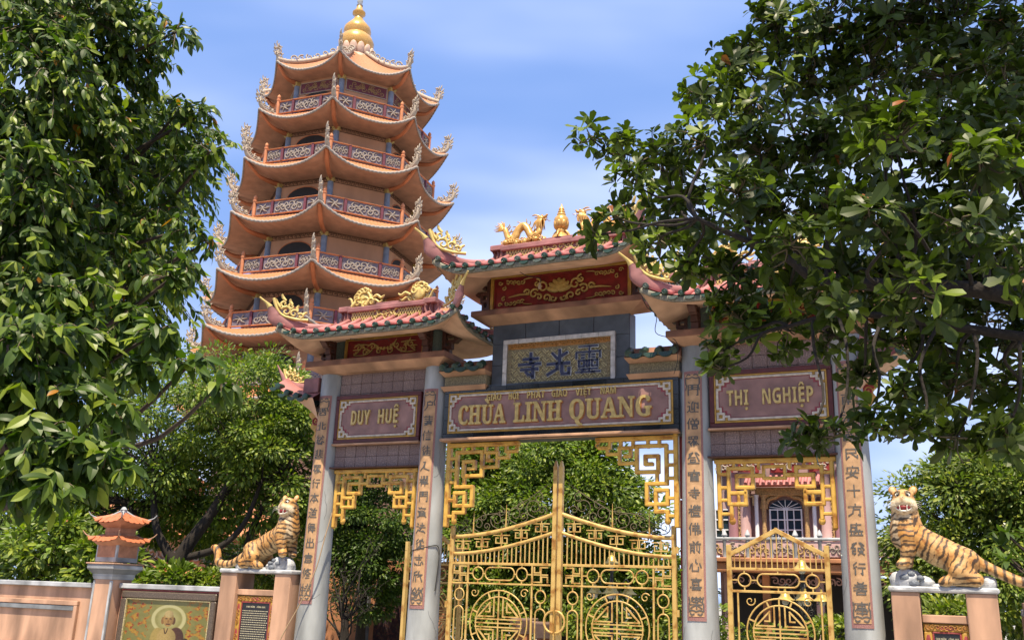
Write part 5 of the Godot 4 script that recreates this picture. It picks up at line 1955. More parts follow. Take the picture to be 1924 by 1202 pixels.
		for k in 8:
			wall.quad(oct_at.call(k, wr, low), oct_at.call(k + 1, wr, low), oct_at.call(k + 1, wr, E + 0.30), oct_at.call(k, wr, E + 0.30))
		var st := part("storey", wall, M.tower_wall, t)
		for k in 8:
			var c: Vector3 = along.call(k, 0.5, wr, 0.0)
			var turn := Basis(Vector3.UP, (k + 0.5) * PI / 4)
			var side_w := 2.0 * wr * sin(PI / 8)
			var hcol := E - 0.16 - low
			part("column", columnm, M.tower_column, st, oct_at.call(k, wr, low), Basis.from_scale(Vector3(1, hcol, 1)))
			part("capital", capitalm, M.tower_capital, st, oct_at.call(k, wr, E - 0.12), Basis(Vector3.UP, k * PI / 4))
			if i == 0:
				var pan := Mb.new()
				pan.box(Vector3(0, 0, 0.02), Vector3(side_w * 0.82, 0.78, 0.05), Basis.IDENTITY, 0.02)
				var pn := part("painted_panel", pan, M.tower_post, st, c + Vector3(0, E - 0.48, 0) + turn * Vector3(0, 0, 0.01), turn)
				var fr := Mb.new()
				frame_boxes(fr, -side_w * 0.42, side_w * 0.42, -0.40, 0.40, 0.06, 0.06, 0.03, 0.02)
				part("panel_frame", fr, M.plume, pn)
				var sp := Mb.new()
				for sx in [-1.0, 1.0]:
					for j in 5:
						curl(sp, Vector3(sx * (0.18 + 0.2 * j), 0.12 * (1 if j % 2 else -1), 0.05), 0.15, j * 1.2, sx * 1.1, 0.028, 0.02, 0.1)
						flame(sp, [Vector3(sx * 0.1, 0, 0.05), Vector3(sx * (0.2 + 0.1 * j), 0.25 - 0.1 * j, 0.05), Vector3(sx * (0.3 + 0.16 * j), 0.30 - 0.13 * j, 0.05)], 0.03, 0.02)
				part("scroll_relief", sp, M.plume_gold, pn)
			else:
				part("key_frieze", friezem, M.tower_frieze, st, c + Vector3(0, E - 0.08, 0) + turn * Vector3(0, 0, 0.03), turn * Basis.from_scale(Vector3((side_w - 0.4) / 3.55, 1.0, 1.0)))
			if k % 2 == 1 or k == 7:
				var wn := part("arched_window", archm, M.tower_dark, st, c + Vector3(0, low + 0.55, 0) + turn * Vector3(0, 0, 0.01), turn * Basis.from_scale(Vector3(1.10, 1.07 if i else 0.9, 1)))
				part("window_rim", arimm, M.tower_beam, wn)
			elif k != 0:
				pass
		# balustrade standing on the skirt below
		if i > 0:
			var br := R * 0.81
			var y0 := E + 0.84
			var rail := Mb.new()
			for k in 8:
				for q in [[y0 + 0.98, 0.10, 0.055], [y0 + 0.14, 0.09, 0.05]]:
					var pts := PackedVector3Array([oct_at.call(k, br, q[0]), oct_at.call(k + 1, br, q[0])])
					rail.sweep(pts, PackedFloat32Array([q[1], q[1]]), PackedFloat32Array([q[2], q[2]]), 4)
			var bl := part("balustrade", rail, M.tower_rail, t)
			for k in 8:
				part("corner_post", knobm, M.tower_rail, bl, oct_at.call(k, br, y0 + 1.05))
				var turn := Basis(Vector3.UP, (k + 0.5) * PI / 4)
				var len := 2.0 * br * sin(PI / 8)
				var xs := [-0.5, -0.235, 0.235, 0.5]
				for j in 3:
					var c := (along.call(k, 0.5 + (xs[j] + xs[j + 1]) * 0.5, br, y0 + 0.56) as Vector3)
					var w: float = (xs[j + 1] - xs[j]) * len - 0.26
					var pan := Mb.new()
					pan.box(Vector3(0, 0, -0.03), Vector3(w, 0.72, 0.05))
					var pn := part("panel", pan, M.tower_panel, bl, c, turn)
					if j == 1:
						part("relief", scrollm, M.tower_relief, bl, c + turn * Vector3(0, 0, 0.02), turn * Basis.from_scale(Vector3(w / 1.1, 1.75, 1)))
					else:
						part("relief", flowerm if i % 2 else scrollm, M.tower_relief, bl, c + turn * Vector3(0, 0, 0.02), turn * Basis.from_scale(Vector3(w / (0.58 if i % 2 else 1.1), 1.4, 1)))
				for j in [1, 2]:
					var ps := Mb.new()
					ps.box(Vector3.ZERO, Vector3(0.16, 0.90, 0.14), Basis.IDENTITY, 0.01)
					part("post", ps, M.tower_post, bl, along.call(k, 0.5 + xs[j], br, y0 + 0.56), turn)
	var base := Mb.new()
	base.lathe(P2([Vector2(0, 0), Vector2(7.0, 0), Vector2(7.0, 0.8), Vector2(6.1, 0.8), Vector2(6.1, 8.2)]), 8)
	part("ground_storey", base, M.tower_wall, t)
	# the spire
	var lot := Mb.new()
	lot.lathe(P2([Vector2(0, 33.9), Vector2(1.35, 34.9), Vector2(1.35, 35.5), Vector2(1.15, 35.8), Vector2(0.0, 35.85)]), 16)
	for k in 14:
		var bs := Basis(Vector3.UP, TAU * k / 14)
		lot.ball(bs * Vector3(0, 36.15, 1.08), Vector3(0.27, 0.5, 0.16), bs * Basis(Vector3.RIGHT, 0.22), 8, 6)
	part("lotus_base", lot, M.lotus_pink, t)
	var sp := Mb.new()
	sp.lathe(P2([Vector2(0.0, 36.2), Vector2(0.9, 36.3), Vector2(1.15, 36.7), Vector2(1.2, 37.1), Vector2(1.02, 37.5), Vector2(0.82, 37.68), Vector2(0.93, 37.95), Vector2(0.88, 38.25), Vector2(0.6, 38.6), Vector2(0.36, 38.9), Vector2(0.28, 39.1), Vector2(0.30, 39.25), Vector2(0.44, 39.36), Vector2(0.44, 39.5), Vector2(0.30, 39.6), Vector2(0.22, 39.85), Vector2(0.18, 40.0), Vector2(0.0, 40.02)]), 24)
	part("golden_gourd", sp, M.gold, t)
	var neck := Mb.new()
	neck.lathe(P2([Vector2(0.0, 39.95), Vector2(0.2, 39.96), Vector2(0.22, 40.08), Vector2(0.12, 40.15), Vector2(0.0, 40.15)]), 14)
	part("dark_collar", neck, M.tower_tile_edge, t)
	var top := Mb.new()
	top.lathe(P2([Vector2(0.0, 40.1), Vector2(0.12, 40.13), Vector2(0.2, 40.35), Vector2(0.17, 40.6), Vector2(0.05, 40.85), Vector2(0.0, 41.0)]), 14)
	part("white_tip", top, M.rock_white, t)

# ---------------------------------------------------------------- tigers
# a smooth skin round tapered bones [a, ra, b, rb], meshed as surface nets
func skin(bones: Array, cell: float, k: float, tint: Callable) -> Mb:
	var lo := Vector3.ONE * 1e9
	var hi := Vector3.ONE * -1e9
	for b in bones:
		var m := Vector3.ONE * (maxf(b[1], b[3]) + 3.0 * k + cell * 2.0)
		lo = lo.min((b[0] as Vector3).min(b[2]) - m)
		hi = hi.max((b[0] as Vector3).max(b[2]) + m)
	var nx := int((hi.x - lo.x) / cell) + 2
	var ny := int((hi.y - lo.y) / cell) + 2
	var nz := int((hi.z - lo.z) / cell) + 2
	var sum := PackedFloat32Array()
	sum.resize(nx * ny * nz)
	sum.fill(1e-9)
	for b in bones:
		var A: Vector3 = b[0]
		var B: Vector3 = b[2]
		var ra: float = b[1]
		var rb: float = b[3]
		var ab := B - A
		var l2 := maxf(ab.length_squared(), 1e-9)
		var m := Vector3.ONE * (maxf(ra, rb) + 4.0 * k)
		var i0 := ((A.min(B) - m - lo) / cell).floor()
		var i1 := ((A.max(B) + m - lo) / cell).ceil()
		for z in range(maxi(int(i0.z), 0), mini(int(i1.z) + 1, nz)):
			for y in range(maxi(int(i0.y), 0), mini(int(i1.y) + 1, ny)):
				var row := (z * ny + y) * nx
				for x in range(maxi(int(i0.x), 0), mini(int(i1.x) + 1, nx)):
					var p := lo + Vector3(x, y, z) * cell - A
					var t := clampf(p.dot(ab) / l2, 0.0, 1.0)
					var d := (p - ab * t).length() - lerpf(ra, rb, t)
					if d < 6.0 * k:
						sum[row + x] += exp(-maxf(d, -0.25) / k)
	for i in sum.size():
		sum[i] = -k * log(sum[i])
	var at := {}
	var pts := PackedVector3Array()
	var step := [1, nx, nx * ny]
	for z in nz - 1:
		for y in ny - 1:
			var row := (z * ny + y) * nx
			for x in nx - 1:
				var i := row + x
				var s0 := sum[i] < 0.0
				if (sum[i + 1] < 0.0) == s0 and (sum[i + nx] < 0.0) == s0 and (sum[i + nx + 1] < 0.0) == s0:
					var j := i + nx * ny
					if (sum[j] < 0.0) == s0 and (sum[j + 1] < 0.0) == s0 and (sum[j + nx] < 0.0) == s0 and (sum[j + nx + 1] < 0.0) == s0:
						continue
				var c := Vector3.ZERO
				var n := 0
				for e in 12:
					var ax := e / 4
					var u := (ax + 1) % 3
					var w := (ax + 2) % 3
					var o := [0, 0, 0]
					o[u] = e % 2
					o[w] = (e / 2) % 2
					var q: int = i + o[0] + o[1] * nx + o[2] * nx * ny
					var fa := sum[q]
					var fb := sum[q + step[ax]]
					if (fa < 0.0) != (fb < 0.0):
						var h := Vector3(o[0], o[1], o[2])
						h[ax] = fa / (fa - fb)
						c += h
						n += 1
				at[i] = pts.size()
				pts.append(lo + (Vector3(x, y, z) + c / n) * cell)
	var norms := PackedVector3Array()
	for p in pts:
		var g := (p - lo) / cell
		var b := Vector3i(clampi(int(g.x + 0.5), 1, nx - 2), clampi(int(g.y + 0.5), 1, ny - 2), clampi(int(g.z + 0.5), 1, nz - 2))
		var i := (b.z * ny + b.y) * nx + b.x
		norms.append(Vector3(sum[i + 1] - sum[i - 1], sum[i + nx] - sum[i - nx], sum[i + nx * ny] - sum[i - nx * ny]).normalized())
	# average the grid normals over neighbouring quads, so that shading is smooth
	var quads := []
	for i in at:
		for ax in 3:
			var u: int = step[(ax + 1) % 3]
			var w: int = step[(ax + 2) % 3]
			var fa: float = sum[i]
			var fb: float = sum[i + step[ax]]
			if (fa < 0.0) == (fb < 0.0):
				continue
			if not (at.has(i - u) and at.has(i - w) and at.has(i - u - w)):
				continue
			var q := [at[i - u - w], at[i - w], at[i], at[i - u]]
			if fa > 0.0:
				q.reverse()
			quads.append(q)
	for it in 2:
		var acc := PackedVector3Array()
		acc.resize(norms.size())
		for q in quads:
			var s: Vector3 = norms[q[0]] + norms[q[1]] + norms[q[2]] + norms[q[3]]
			for v in q:
				acc[v] += s
		for i in norms.size():
			norms[i] = acc[i].normalized() if acc[i].length() > 0.0 else norms[i]
	var mb := Mb.new()
	var cols := PackedColorArray()
	for i in pts.size():
		cols.append(tint.call(pts[i], norms[i]))
	for q in quads:
		for tt in [[0, 1, 2], [0, 2, 3]]:
			mb.tri(pts[q[tt[0]]], pts[q[tt[1]]], pts[q[tt[2]]], norms[q[tt[0]]], norms[q[tt[1]]], norms[q[tt[2]]])
			var n := mb.c.size()
			mb.c[n - 3] = cols[q[tt[0]]]
			mb.c[n - 2] = cols[q[tt[2]]]
			mb.c[n - 1] = cols[q[tt[1]]]
	return mb

func make_tiger(at: Vector3, mirror: float, label: String, tail_up: bool, turn: float) -> void:
	var t := thing("tiger_statue", label, "statue", at, 0.0, "painted tiger statues on the plinths")
	var V := func(x: float, y: float, z := 0.0) -> Vector3: return Vector3(x * mirror, y, z)
	var bones := [
		[V.call(-0.36, 0.66), 0.195, V.call(-0.02, 0.46), 0.185], [V.call(-0.02, 0.46), 0.185, V.call(0.28, 0.31), 0.195],
		[V.call(-0.37, 0.72), 0.205, V.call(-0.38, 0.98, 0.02), 0.165], [V.call(-0.42, 0.62, 0.03), 0.155, V.call(-0.40, 0.76, 0.05), 0.16],
	]
	for s in [-1.0, 1.0]:
		bones.append([V.call(-0.35, 0.62, s * 0.13), 0.125, V.call(-0.37, 0.46, s * 0.15), 0.088])
		bones.append([V.call(-0.37, 0.46, s * 0.15), 0.085, V.call(-0.41, 0.30, s * 0.14), 0.068])
		bones.append([V.call(-0.41, 0.285, s * 0.14), 0.066, V.call(-0.45, 0.275, s * 0.14 + 0.05), 0.056])
		for c in 3:
			bones.append([V.call(-0.45 + 0.02 * (c - 1), 0.27, s * 0.14 + 0.04 + 0.03 * (c - 1)), 0.03, V.call(-0.49, 0.262, s * 0.14 + 0.07 + 0.036 * (c - 1)), 0.026])
		bones.append([V.call(0.28, 0.32, s * 0.11), 0.165, V.call(0.20, 0.20, s * 0.19), 0.115])
		bones.append([V.call(0.22, 0.20, s * 0.19), 0.115, V.call(0.40, 0.10, s * 0.19), 0.078])
		bones.append([V.call(0.40, 0.085, s * 0.19), 0.074, V.call(0.12, 0.075, s * 0.20), 0.056])
		bones.append([V.call(0.12, 0.075, s * 0.20), 0.056, V.call(0.05, 0.07, s * 0.20), 0.062])
		for c in 3:
			bones.append([V.call(0.04, 0.06, s * 0.20 + 0.032 * (c - 1)), 0.03, V.call(-0.005, 0.052, s * 0.20 + 0.036 * (c - 1)), 0.026])
	var tl := smooth([V.call(0.40, 0.34), V.call(0.58, 0.20, 0.02), V.call(0.78, 0.09, 0.04), V.call(0.98, 0.08, 0.05), V.call(1.10, 0.12, 0.05), V.call(1.13, 0.25, 0.04), V.call(1.19, 0.35, 0.03), V.call(1.27, 0.37, 0.02)] if tail_up else [V.call(0.40, 0.34), V.call(0.58, 0.24, 0.0), V.call(0.78, 0.14, 0.0), V.call(0.95, 0.08, 0.0), V.call(1.08, 0.13, -0.02), V.call(1.12, 0.26, -0.03), V.call(1.08, 0.36, -0.03)], 3)
	for i in tl.size() - 1:
		bones.append([tl[i], 0.058 - 0.022 * i / tl.size(), tl[i + 1], 0.058 - 0.022 * (i + 1) / tl.size()])
	var nz := FastNoiseLite.new()
	nz.seed = 4
	nz.frequency = 4.5
	var orange := Color(0.55, 0.265, 0.06)
	var cream := Color(0.66, 0.51, 0.29)
	var black := Color(0.035, 0.022, 0.015)
	var white := Color(0.74, 0.64, 0.46)
	var axis_a := V.call(-0.36, 0.66) as Vector3
	var axis_b := V.call(0.40, 0.26) as Vector3
	var tint := func(p: Vector3, n: Vector3) -> Color:
		var q := Vector3(p.x * mirror, p.y, p.z)
		var d := (axis_b - axis_a).normalized()
		var along := (p - axis_a).dot(d)
		var above := (p - axis_a).dot(Vector3(d.y, -d.x, 0) * (-1.0 if mirror > 0 else 1.0))
		var under := clampf(-n.y * 0.9 - 0.25 + 0.2 * nz.get_noise_3dv(p), 0.0, 1.0)
		var c := orange.lerp(cream, smoothstep(0.0, 0.45, under))
		c = c.lerp(cream, clampf(0.22 + 0.5 * nz.get_noise_3dv(p * 0.7), 0.0, 1.0))
		if q.x < -0.30 and n.z > 0.3 and absf(q.z) < 0.2:
			c = c.lerp(white, 0.8 * smoothstep(0.3, 0.75, n.z) * smoothstep(0.16, 0.02, absf(q.z - 0.1) * 0.6))
		var wob := nz.get_noise_3dv(p * Vector3(1, 1, 1)) * 0.9
		var s := 0.0
		if q.x > 0.45:
			s = sin(q.x * 62.0 + wob)
		elif q.y < 0.55 and q.x < -0.27 or q.x > 0.12 and q.y < 0.17:
			s = sin(q.y * 82.0 + wob * 3.4 + absf(q.z) * 16.0)
		elif q.x < -0.28 and q.y > 0.5:
			s = sin(q.y * 74.0 + wob * 3.6 - absf(q.z - 0.02) * 34.0)
		else:
			s = sin(along * 84.0 + wob * 4.6 + q.z * 4.0) + 0.4 * sin(along * 31.0 + above * 12.0) - 0.12
		var gap := nz.get_noise_3dv(p * 1.9 + Vector3(7, 1, 3))
		var st := smoothstep(0.22, 0.5, s + 0.5 * gap) * smoothstep(0.7, 0.3, under)
		return c.darkened(0.22 * clampf(gap + 0.3, 0.0, 1.0)).lerp(black, 0.92 * st)
	part("body", skin(bones, 0.0125, 0.018, tint), M.painted, t)
	# the head, looking at whoever comes to the gate
	var hd := Node3D.new()
	hd.name = "head"
	var H := func(x: float, y: float, z: float) -> Vector3: return Vector3(x, y, z)
	var hb := [
		[H.call(0, 0.03, 0.0), 0.135, H.call(0, 0.01, 0.04), 0.125], [H.call(0, 0.0, 0.10), 0.075, H.call(0, 0.005, 0.155), 0.052],
		[H.call(0, -0.02, -0.08), 0.13, H.call(0, -0.12, -0.12), 0.13], [H.call(0, -0.135, 0.07), 0.06, H.call(0, -0.135, 0.12), 0.042],
		[H.call(0, 0.06, 0.09), 0.04, H.call(0, 0.025, 0.165), 0.032],
	]
	for s in [-1.0, 1.0]:
		hb.append([H.call(s * 0.085, -0.04, 0.05), 0.066, H.call(s * 0.10, -0.08, 0.02), 0.06])
		hb.append([H.call(s * 0.04, -0.03, 0.15), 0.046, H.call(s * 0.07, -0.045, 0.115), 0.045])
		hb.append([H.call(s * 0.05, 0.095, 0.105), 0.028, H.call(s * 0.095, 0.09, 0.075), 0.03])
		hb.append([H.call(s * 0.065, -0.115, 0.085), 0.04, H.call(s * 0.09, -0.085, 0.06), 0.05])
	var htint := func(p: Vector3, n: Vector3) -> Color:
		var c := orange.lerp(cream, 0.25 + 0.3 * nz.get_noise_3dv(p * 2.0))
		# pale muzzle, cheeks and brows
		var pale := smoothstep(0.05, 0.0, p.y + 0.35 * maxf(0.0, absf(p.x) - 0.09)) * smoothstep(0.0, 0.07, p.z)
		pale = maxf(pale, smoothstep(0.035, 0.015, Vector2(absf(p.x) - 0.06, (p.y - 0.105) * 1.4).length()))
		c = c.lerp(white, 0.85 * pale)
		var st := 0.0
		if p.y > 0.06 and absf(p.x) < 0.09:
			st = smoothstep(0.45, 0.7, sin(p.y * 120.0 + absf(p.x) * 40.0)) * smoothstep(0.02, 0.04, absf(p.x))
		elif absf(p.x) > 0.095:
			st = smoothstep(0.3, 0.6, sin(p.y * 85.0 + absf(p.x) * 60.0 + 1.0)) * smoothstep(0.12, 0.02, p.z)
		if p.z < -0.03:
			st = maxf(st, smoothstep(0.3, 0.6, sin(p.y * 70.0 + absf(p.x) * 30.0)))
		if p.y > 0.155 and n.z < 0.2:
			st = 0.8
		# dark outline of the eyes
		st = maxf(st, smoothstep(0.036, 0.026, Vector2(absf(p.x) - 0.058, (p.y - 0.062) * 1.2).length()) * smoothstep(0.05, 0.09, p.z))
		return c.lerp(black, 0.9 * st)
	hd.transform = Transform3D(Basis(Vector3.UP, turn) * Basis(Vector3.RIGHT, -0.12) * Basis.from_scale(Vector3.ONE * 1.06), V.call(-0.38, 1.08, 0.06))
	var hm := part("head", skin(hb, 0.0085, 0.014, htint), M.painted, t, hd.position, hd.basis)
	hd.free()
	var eyes := Mb.new()
	for s in [-1.0, 1.0]:
		var one := Mb.new()
		one.ball(Vector3(s * 0.056, 0.062, 0.152), Vector3(0.019, 0.019, 0.014))
		part("eye", one, M.eye, hm)
		var wh := Mb.new()
		wh.ball(Vector3(s * 0.058, 0.062, 0.140), Vector3(0.031, 0.024, 0.018))
		part("eye_white", wh, M.tooth, hm)
	for s in [-1.0, 1.0]:
		var ear := Mb.new()
		ear.col = orange
		ear.ball(Vector3(s * 0.118, 0.155, -0.015), Vector3(0.050, 0.058, 0.022), Basis(Vector3(0, 0, 1), -s * 0.5), 14, 8)
		ear.col = cream
		ear.ball(Vector3(s * 0.118, 0.155, -0.004), Vector3(0.036, 0.044, 0.016), Basis(Vector3(0, 0, 1), -s * 0.5), 12, 7)
		part("ear", ear, M.painted, hm)
		var brow := Mb.new()
		brow.tube(smooth([Vector3(s * 0.025, 0.098, 0.158), Vector3(s * 0.06, 0.108, 0.150), Vector3(s * 0.098, 0.092, 0.122)], 3), 0.008, 0.004, 6)
		part("brow", brow, M.eye, hm)
	var nose := Mb.new()
	nose.ball(Vector3(0, 0.018, 0.196), Vector3(0.028, 0.018, 0.018))
	part("nose", nose, M.eye, hm)
	var mouth := Mb.new()
	mouth.ball(Vector3(0, -0.092, 0.118), Vector3(0.088, 0.044, 0.068), Basis.IDENTITY, 16, 8)
	part("mouth", mouth, M.mouth_red, hm)
	var lip := Mb.new()
	var ring := PackedVector3Array()
	for k in 25:
		var a := TAU * k / 24
		ring.append(Vector3(cos(a) * 0.094, -0.092 + sin(a) * 0.052 + 0.022 * cos(a) * cos(a), 0.118 + 0.058 * (1.0 - absf(cos(a)))))
	lip.tube(ring, 0.011, 0.011, 6, Vector3(0.01, 0.02, 1))
	part("lip", lip, M.tooth, hm)
	for s in [-1.0, 1.0]:
		for q in [[0.045, -0.052, -0.046], [0.042, -0.132, 0.038]]:
			var fang := Mb.new()
			fang.tube(P3([Vector3(s * q[0], q[1], 0.172), Vector3(s * q[0] * 0.95, q[1] + q[2], 0.180)]), 0.011, 0.002, 6)
			part("fang", fang, M.tooth, hm)
	var teeth := Mb.new()
	for k in 6:
		teeth.ball(Vector3(-0.025 + 0.01 * k, -0.126, 0.165), Vector3(0.005, 0.008, 0.005), Basis.IDENTITY, 6, 4)
	teeth.ball(Vector3(0, -0.112, 0.13), Vector3(0.034, 0.012, 0.03))
	part("tongue", teeth, M.mouth_red, hm)
	for s in [-1.0, 1.0]:
		for k in 4:
			var wk := Mb.new()
			wk.tube(smooth([Vector3(s * 0.07, -0.03 - 0.012 * k, 0.155), Vector3(s * 0.15, -0.02 - 0.02 * k, 0.16), Vector3(s * 0.21, -0.035 - 0.03 * k, 0.14)], 3), 0.0026, 0.001, 4)
			part("whisker", wk, M.tooth, hm)

func rock(mb: Mb, o: Vector3, r: Vector3, seed: int) -> void:
	var nz := FastNoiseLite.new()
	nz.seed = seed
	nz.frequency = 1.1
	nz.noise_type = FastNoiseLite.TYPE_CELLULAR
	var start := mb.v.size()
	mb.ball(Vector3.ZERO, Vector3.ONE, Basis.IDENTITY, 16, 11)
	for i in range(start, mb.v.size()):
		var d := mb.v[i]
		var k := 1.0 + 0.38 * nz.get_noise_3dv(d * 1.3 + o)
		mb.v[i] = o + d * r * k
	for i in range(start, mb.v.size(), 3):
		var nn := (mb.v[i + 1] - mb.v[i]).cross(mb.v[i + 2] - mb.v[i]).normalized() * -1.0
		for e in 3:
			mb.n[i + e] = (nn + mb.n[i + e] * 0.6).normalized()

func make_plinth(x0: float, x1: float, mirror: float, label: String, where: String) -> void:
	var w := x1 - x0
	var cx := (x0 + x1) * 0.5
	var t := thing("tiger_plinth", label, "plinth", Vector3(cx, 0, 0.1), 0.0, "peach plinths beside the gate")
	var sl := Mb.new()
	sl.box(Vector3(0, 1.925, 0), Vector3(w + 0.06, 0.07, 0.56), Basis.IDENTITY, 0.02)
	part("top_slab", sl, M.rock_white, t)
	for k in [-1.0, 1.0]:
		var p := Mb.new()
		var pw := 0.36 if k * mirror > 0 else 0.34
		p.box(Vector3(k * (w - pw) * 0.5, 0.945, 0), Vector3(pw, 1.888, 0.50), Basis.IDENTITY, 0.012)
		part("post", p, M.wall_peach, t)
	var cb := Mb.new()
	cb.box(Vector3(0, 1.565, -0.02), Vector3(w - 0.70, 0.10, 0.40), Basis.IDENTITY, 0.01)
	cb.box(Vector3(0, 0.75, -0.10), Vector3(w - 0.70, 1.53, 0.24))
	part("cross_bar", cb, M.wall_peach, t)
	var rk := Mb.new()
	for q in [[-0.42, 0.08, 0.14, 0.17, 0.17, 0.14], [-0.38, 0.07, -0.12, 0.19, 0.18, 0.14], [-0.53, 0.06, 0.02, 0.13, 0.15, 0.17], [-0.20, 0.04, 0.06, 0.15, 0.11, 0.14], [-0.05, 0.0, 0.0, 0.2, 0.055, 0.2], [0.25, 0.0, 0.0, 0.25, 0.04, 0.22], [0.54, 0.05, 0.0, 0.13, 0.12, 0.13]]:
		if absf(q[0]) + 0.1 < w * 0.5 + 0.05:
			rock(rk, Vector3(q[0] * mirror, 1.965 + q[1], q[2]), Vector3(q[3], q[4], q[5]), int(q[0] * 100))
	part("white_rockwork", rk, M.rock_white, t)
	var gr := Mb.new()
	for q in [[-0.44, 0.10, 0.22, 0.08], [-0.33, 0.03, 0.24, 0.075], [-0.36, 0.15, 0.22, 0.06], [0.02, 0.02, 0.24, 0.07], [0.12, 0.015, 0.26, 0.06], [-0.25, 0.10, 0.19, 0.06]]:
		rock(gr, Vector3(q[0] * mirror, 1.965 + q[1], q[2]), Vector3(q[3], q[3] * 0.7, q[3] * 0.6), int(q[0] * 90) + 7)
	part("grey_rock", gr, M.rock_grey, t)
	# the plaque
	var pl := thing("carved_plaque", "black text plaque in an orange carved frame on the %s tiger plinth" % where, "plaque", Vector3(cx, 0.85, 0.23), 0.0, "black text plaques under the tigers")
	var hw := (w - 0.70) * 0.5 - 0.005
	var hh := 0.655
	var fr := Mb.new()
	frame_boxes(fr, -hw, hw, -hh, hh, 0.095, 0.05, 0.0, 0.012)
	part("frame", fr, M.gold_frame, pl)
	var cv := Mb.new()
	for k in 22:
		var y := -hh + 0.06 + 0.058 * k
		for sx in [-1.0, 1.0]:
			if k % 7 < 4:
				curl(cv, Vector3(sx * (hw - 0.046), y, 0.028), 0.034, k * 1.2, sx * (1.1 if k % 2 else -1.1), 0.010, 0.012)
	for k in 9:
		curl(cv, Vector3((k - 4) * hw * 0.2, hh - 0.046, 0.028), 0.034, k * 1.3, 1.1 if k % 2 else -1.1, 0.010, 0.012)
	part("carving", cv, M.carved_orange, pl)
	var red := Mb.new()
	for q in [[0.0, hh - 0.047, 0.14, 0.036]]:
		red.ball(Vector3(q[0], q[1], 0.022), Vector3(q[2], q[3], 0.008), Basis.IDENTITY, 14, 5)
	for sx in [-1.0, 1.0]:
		for k in 3:
			red.ball(Vector3(sx * (hw - 0.047), hh - 0.22 - 0.42 * k, 0.022), Vector3(0.034, 0.10, 0.008), Basis.IDENTITY, 12, 5)
	frame_boxes(red, -hw + 0.095, hw - 0.095, -hh + 0.095, hh - 0.095, 0.022, 0.04, 0.004, 0.006)
	part("red_inlay", red, M.trim_red, pl)
	var st := Mb.new()
	st.box(Vector3(0, 0, -0.004), Vector3(2 * hw - 0.232, 2 * hh - 0.232, 0.03))
	part("black_stone", st, M.plaque_black, pl)
	letters("CẢM NIỆM".replace("Ả", "A").replace("Ệ", "Ê"), false, -hw * 0.50, -hw * 0.04, hh - 0.195, 0.026, 0.0115, 0.004, M.plaque_text, pl, "letter", 40)
	letters("CÔNG ĐỨC".replace("Ứ", "U"), false, hw * 0.06, hw * 0.52, hh - 0.195, 0.026, 0.0115, 0.004, M.plaque_text, pl, "letter", 40)
	var tx := Mb.new()
	var rng := RandomNumberGenerator.new()
	rng.seed = 31
	for k in 24:
		var x := -hw + 0.135
		while x < hw - 0.16:
			var l := rng.randf_range(0.014, 0.04)
			tx.box(Vector3(x + l * 0.5, hh - 0.25 - 0.038 * k, 0.0115), Vector3(l, 0.013, 0.003))
			x += l + 0.011
	part("worn_lines", tx, M.plaque_text, pl)

# ---------------------------------------------------------------- boundary wall
func little_roof(parent: Node3D, y: float, half: float, inner: float, rise: float) -> void:
	# a square lantern roof of scalloped tiles with hips that flick up
	var deck := Mb.new()
	var sq := func(k: int, u: float, r: float) -> Vector3:
		var b := Basis(Vector3.UP, k * PI / 2)
		return b * Vector3((2.0 * u - 1.0) * r, 0, r)
	for k in 4:
		deck.patch(func(u, s):
			var a: Vector3 = sq.call(k, u, half) + Vector3(0, y + 0.09 * pow(absf(2.0 * u - 1.0), 3.0), 0)
			var b: Vector3 = sq.call(k, u, inner) + Vector3(0, y + rise, 0)
			var p := a.lerp(b, s)
			p.y = lerpf(a.y, b.y, pow(s, 1.4))
			return p, 12, 5)
	var rf := part("roof", deck, M.lantern_tile, parent)
	var un := Mb.new()
	for k in 4:
		un.patch(func(u, s):
			var a: Vector3 = sq.call(k, u, half) + Vector3(0, y - 0.015 + 0.09 * pow(absf(2.0 * u - 1.0), 3.0), 0)
			var b: Vector3 = sq.call(k, u, half * 0.55) + Vector3(0, y - 0.10, 0)
			return a.lerp(b, s), 12, 3, true)
	part("soffit", un, M.lantern_body, rf)
	var tile := Mb.new()
	var lobe := PackedVector2Array()
	for i in 9:
		var a := PI + PI * i / 8.0
		lobe.append(Vector2(cos(a) * 0.062, sin(a) * 0.05))
	lobe.append(Vector2(0.062, 0.07))
	lobe.append(Vector2(-0.062, 0.07))
	tile.slab(lobe, 0.014)
	var tm := tile.mesh()
	for k in 4:
		var b := Basis(Vector3.UP, k * PI / 2)
		for row in 3:
			var s := 0.06 + 0.28 * row
			var r := lerpf(half, inner, s)
			var n := maxi(2, int(r * 2.0 / 0.13))
			for i in n:
				var x := ((i + 0.5) / n * 2.0 - 1.0) * (r - 0.04)
				var yy := lerpf(y + 0.09 * pow(absf(x) / half, 3.0), y + rise, pow(s, 1.4)) + 0.012
				part("roof_tile", tm, M.lantern_tile, rf, b * Vector3(x, yy, r + 0.005), b * Basis(Vector3.RIGHT, -0.95))
	for k in 4:
		var d := Basis(Vector3.UP, k * PI / 2 + PI / 4) * Vector3(0, 0, 1)
		var hip := Mb.new()
		var q := smooth([d * inner * 1.414 + Vector3(0, y + rise + 0.01, 0), d * lerpf(half, inner, 0.4) * 1.414 + Vector3(0, y + 0.075, 0), d * half * 1.42 + Vector3(0, y + 0.11, 0), d * (half * 1.42 + 0.08) + Vector3(0, y + 0.19, 0)], 4)
		hip.tube(q, 0.024, 0.008, 6)
		part("hip", hip, M.trim_grey if inner < 0.1 else M.wall_peach, rf)

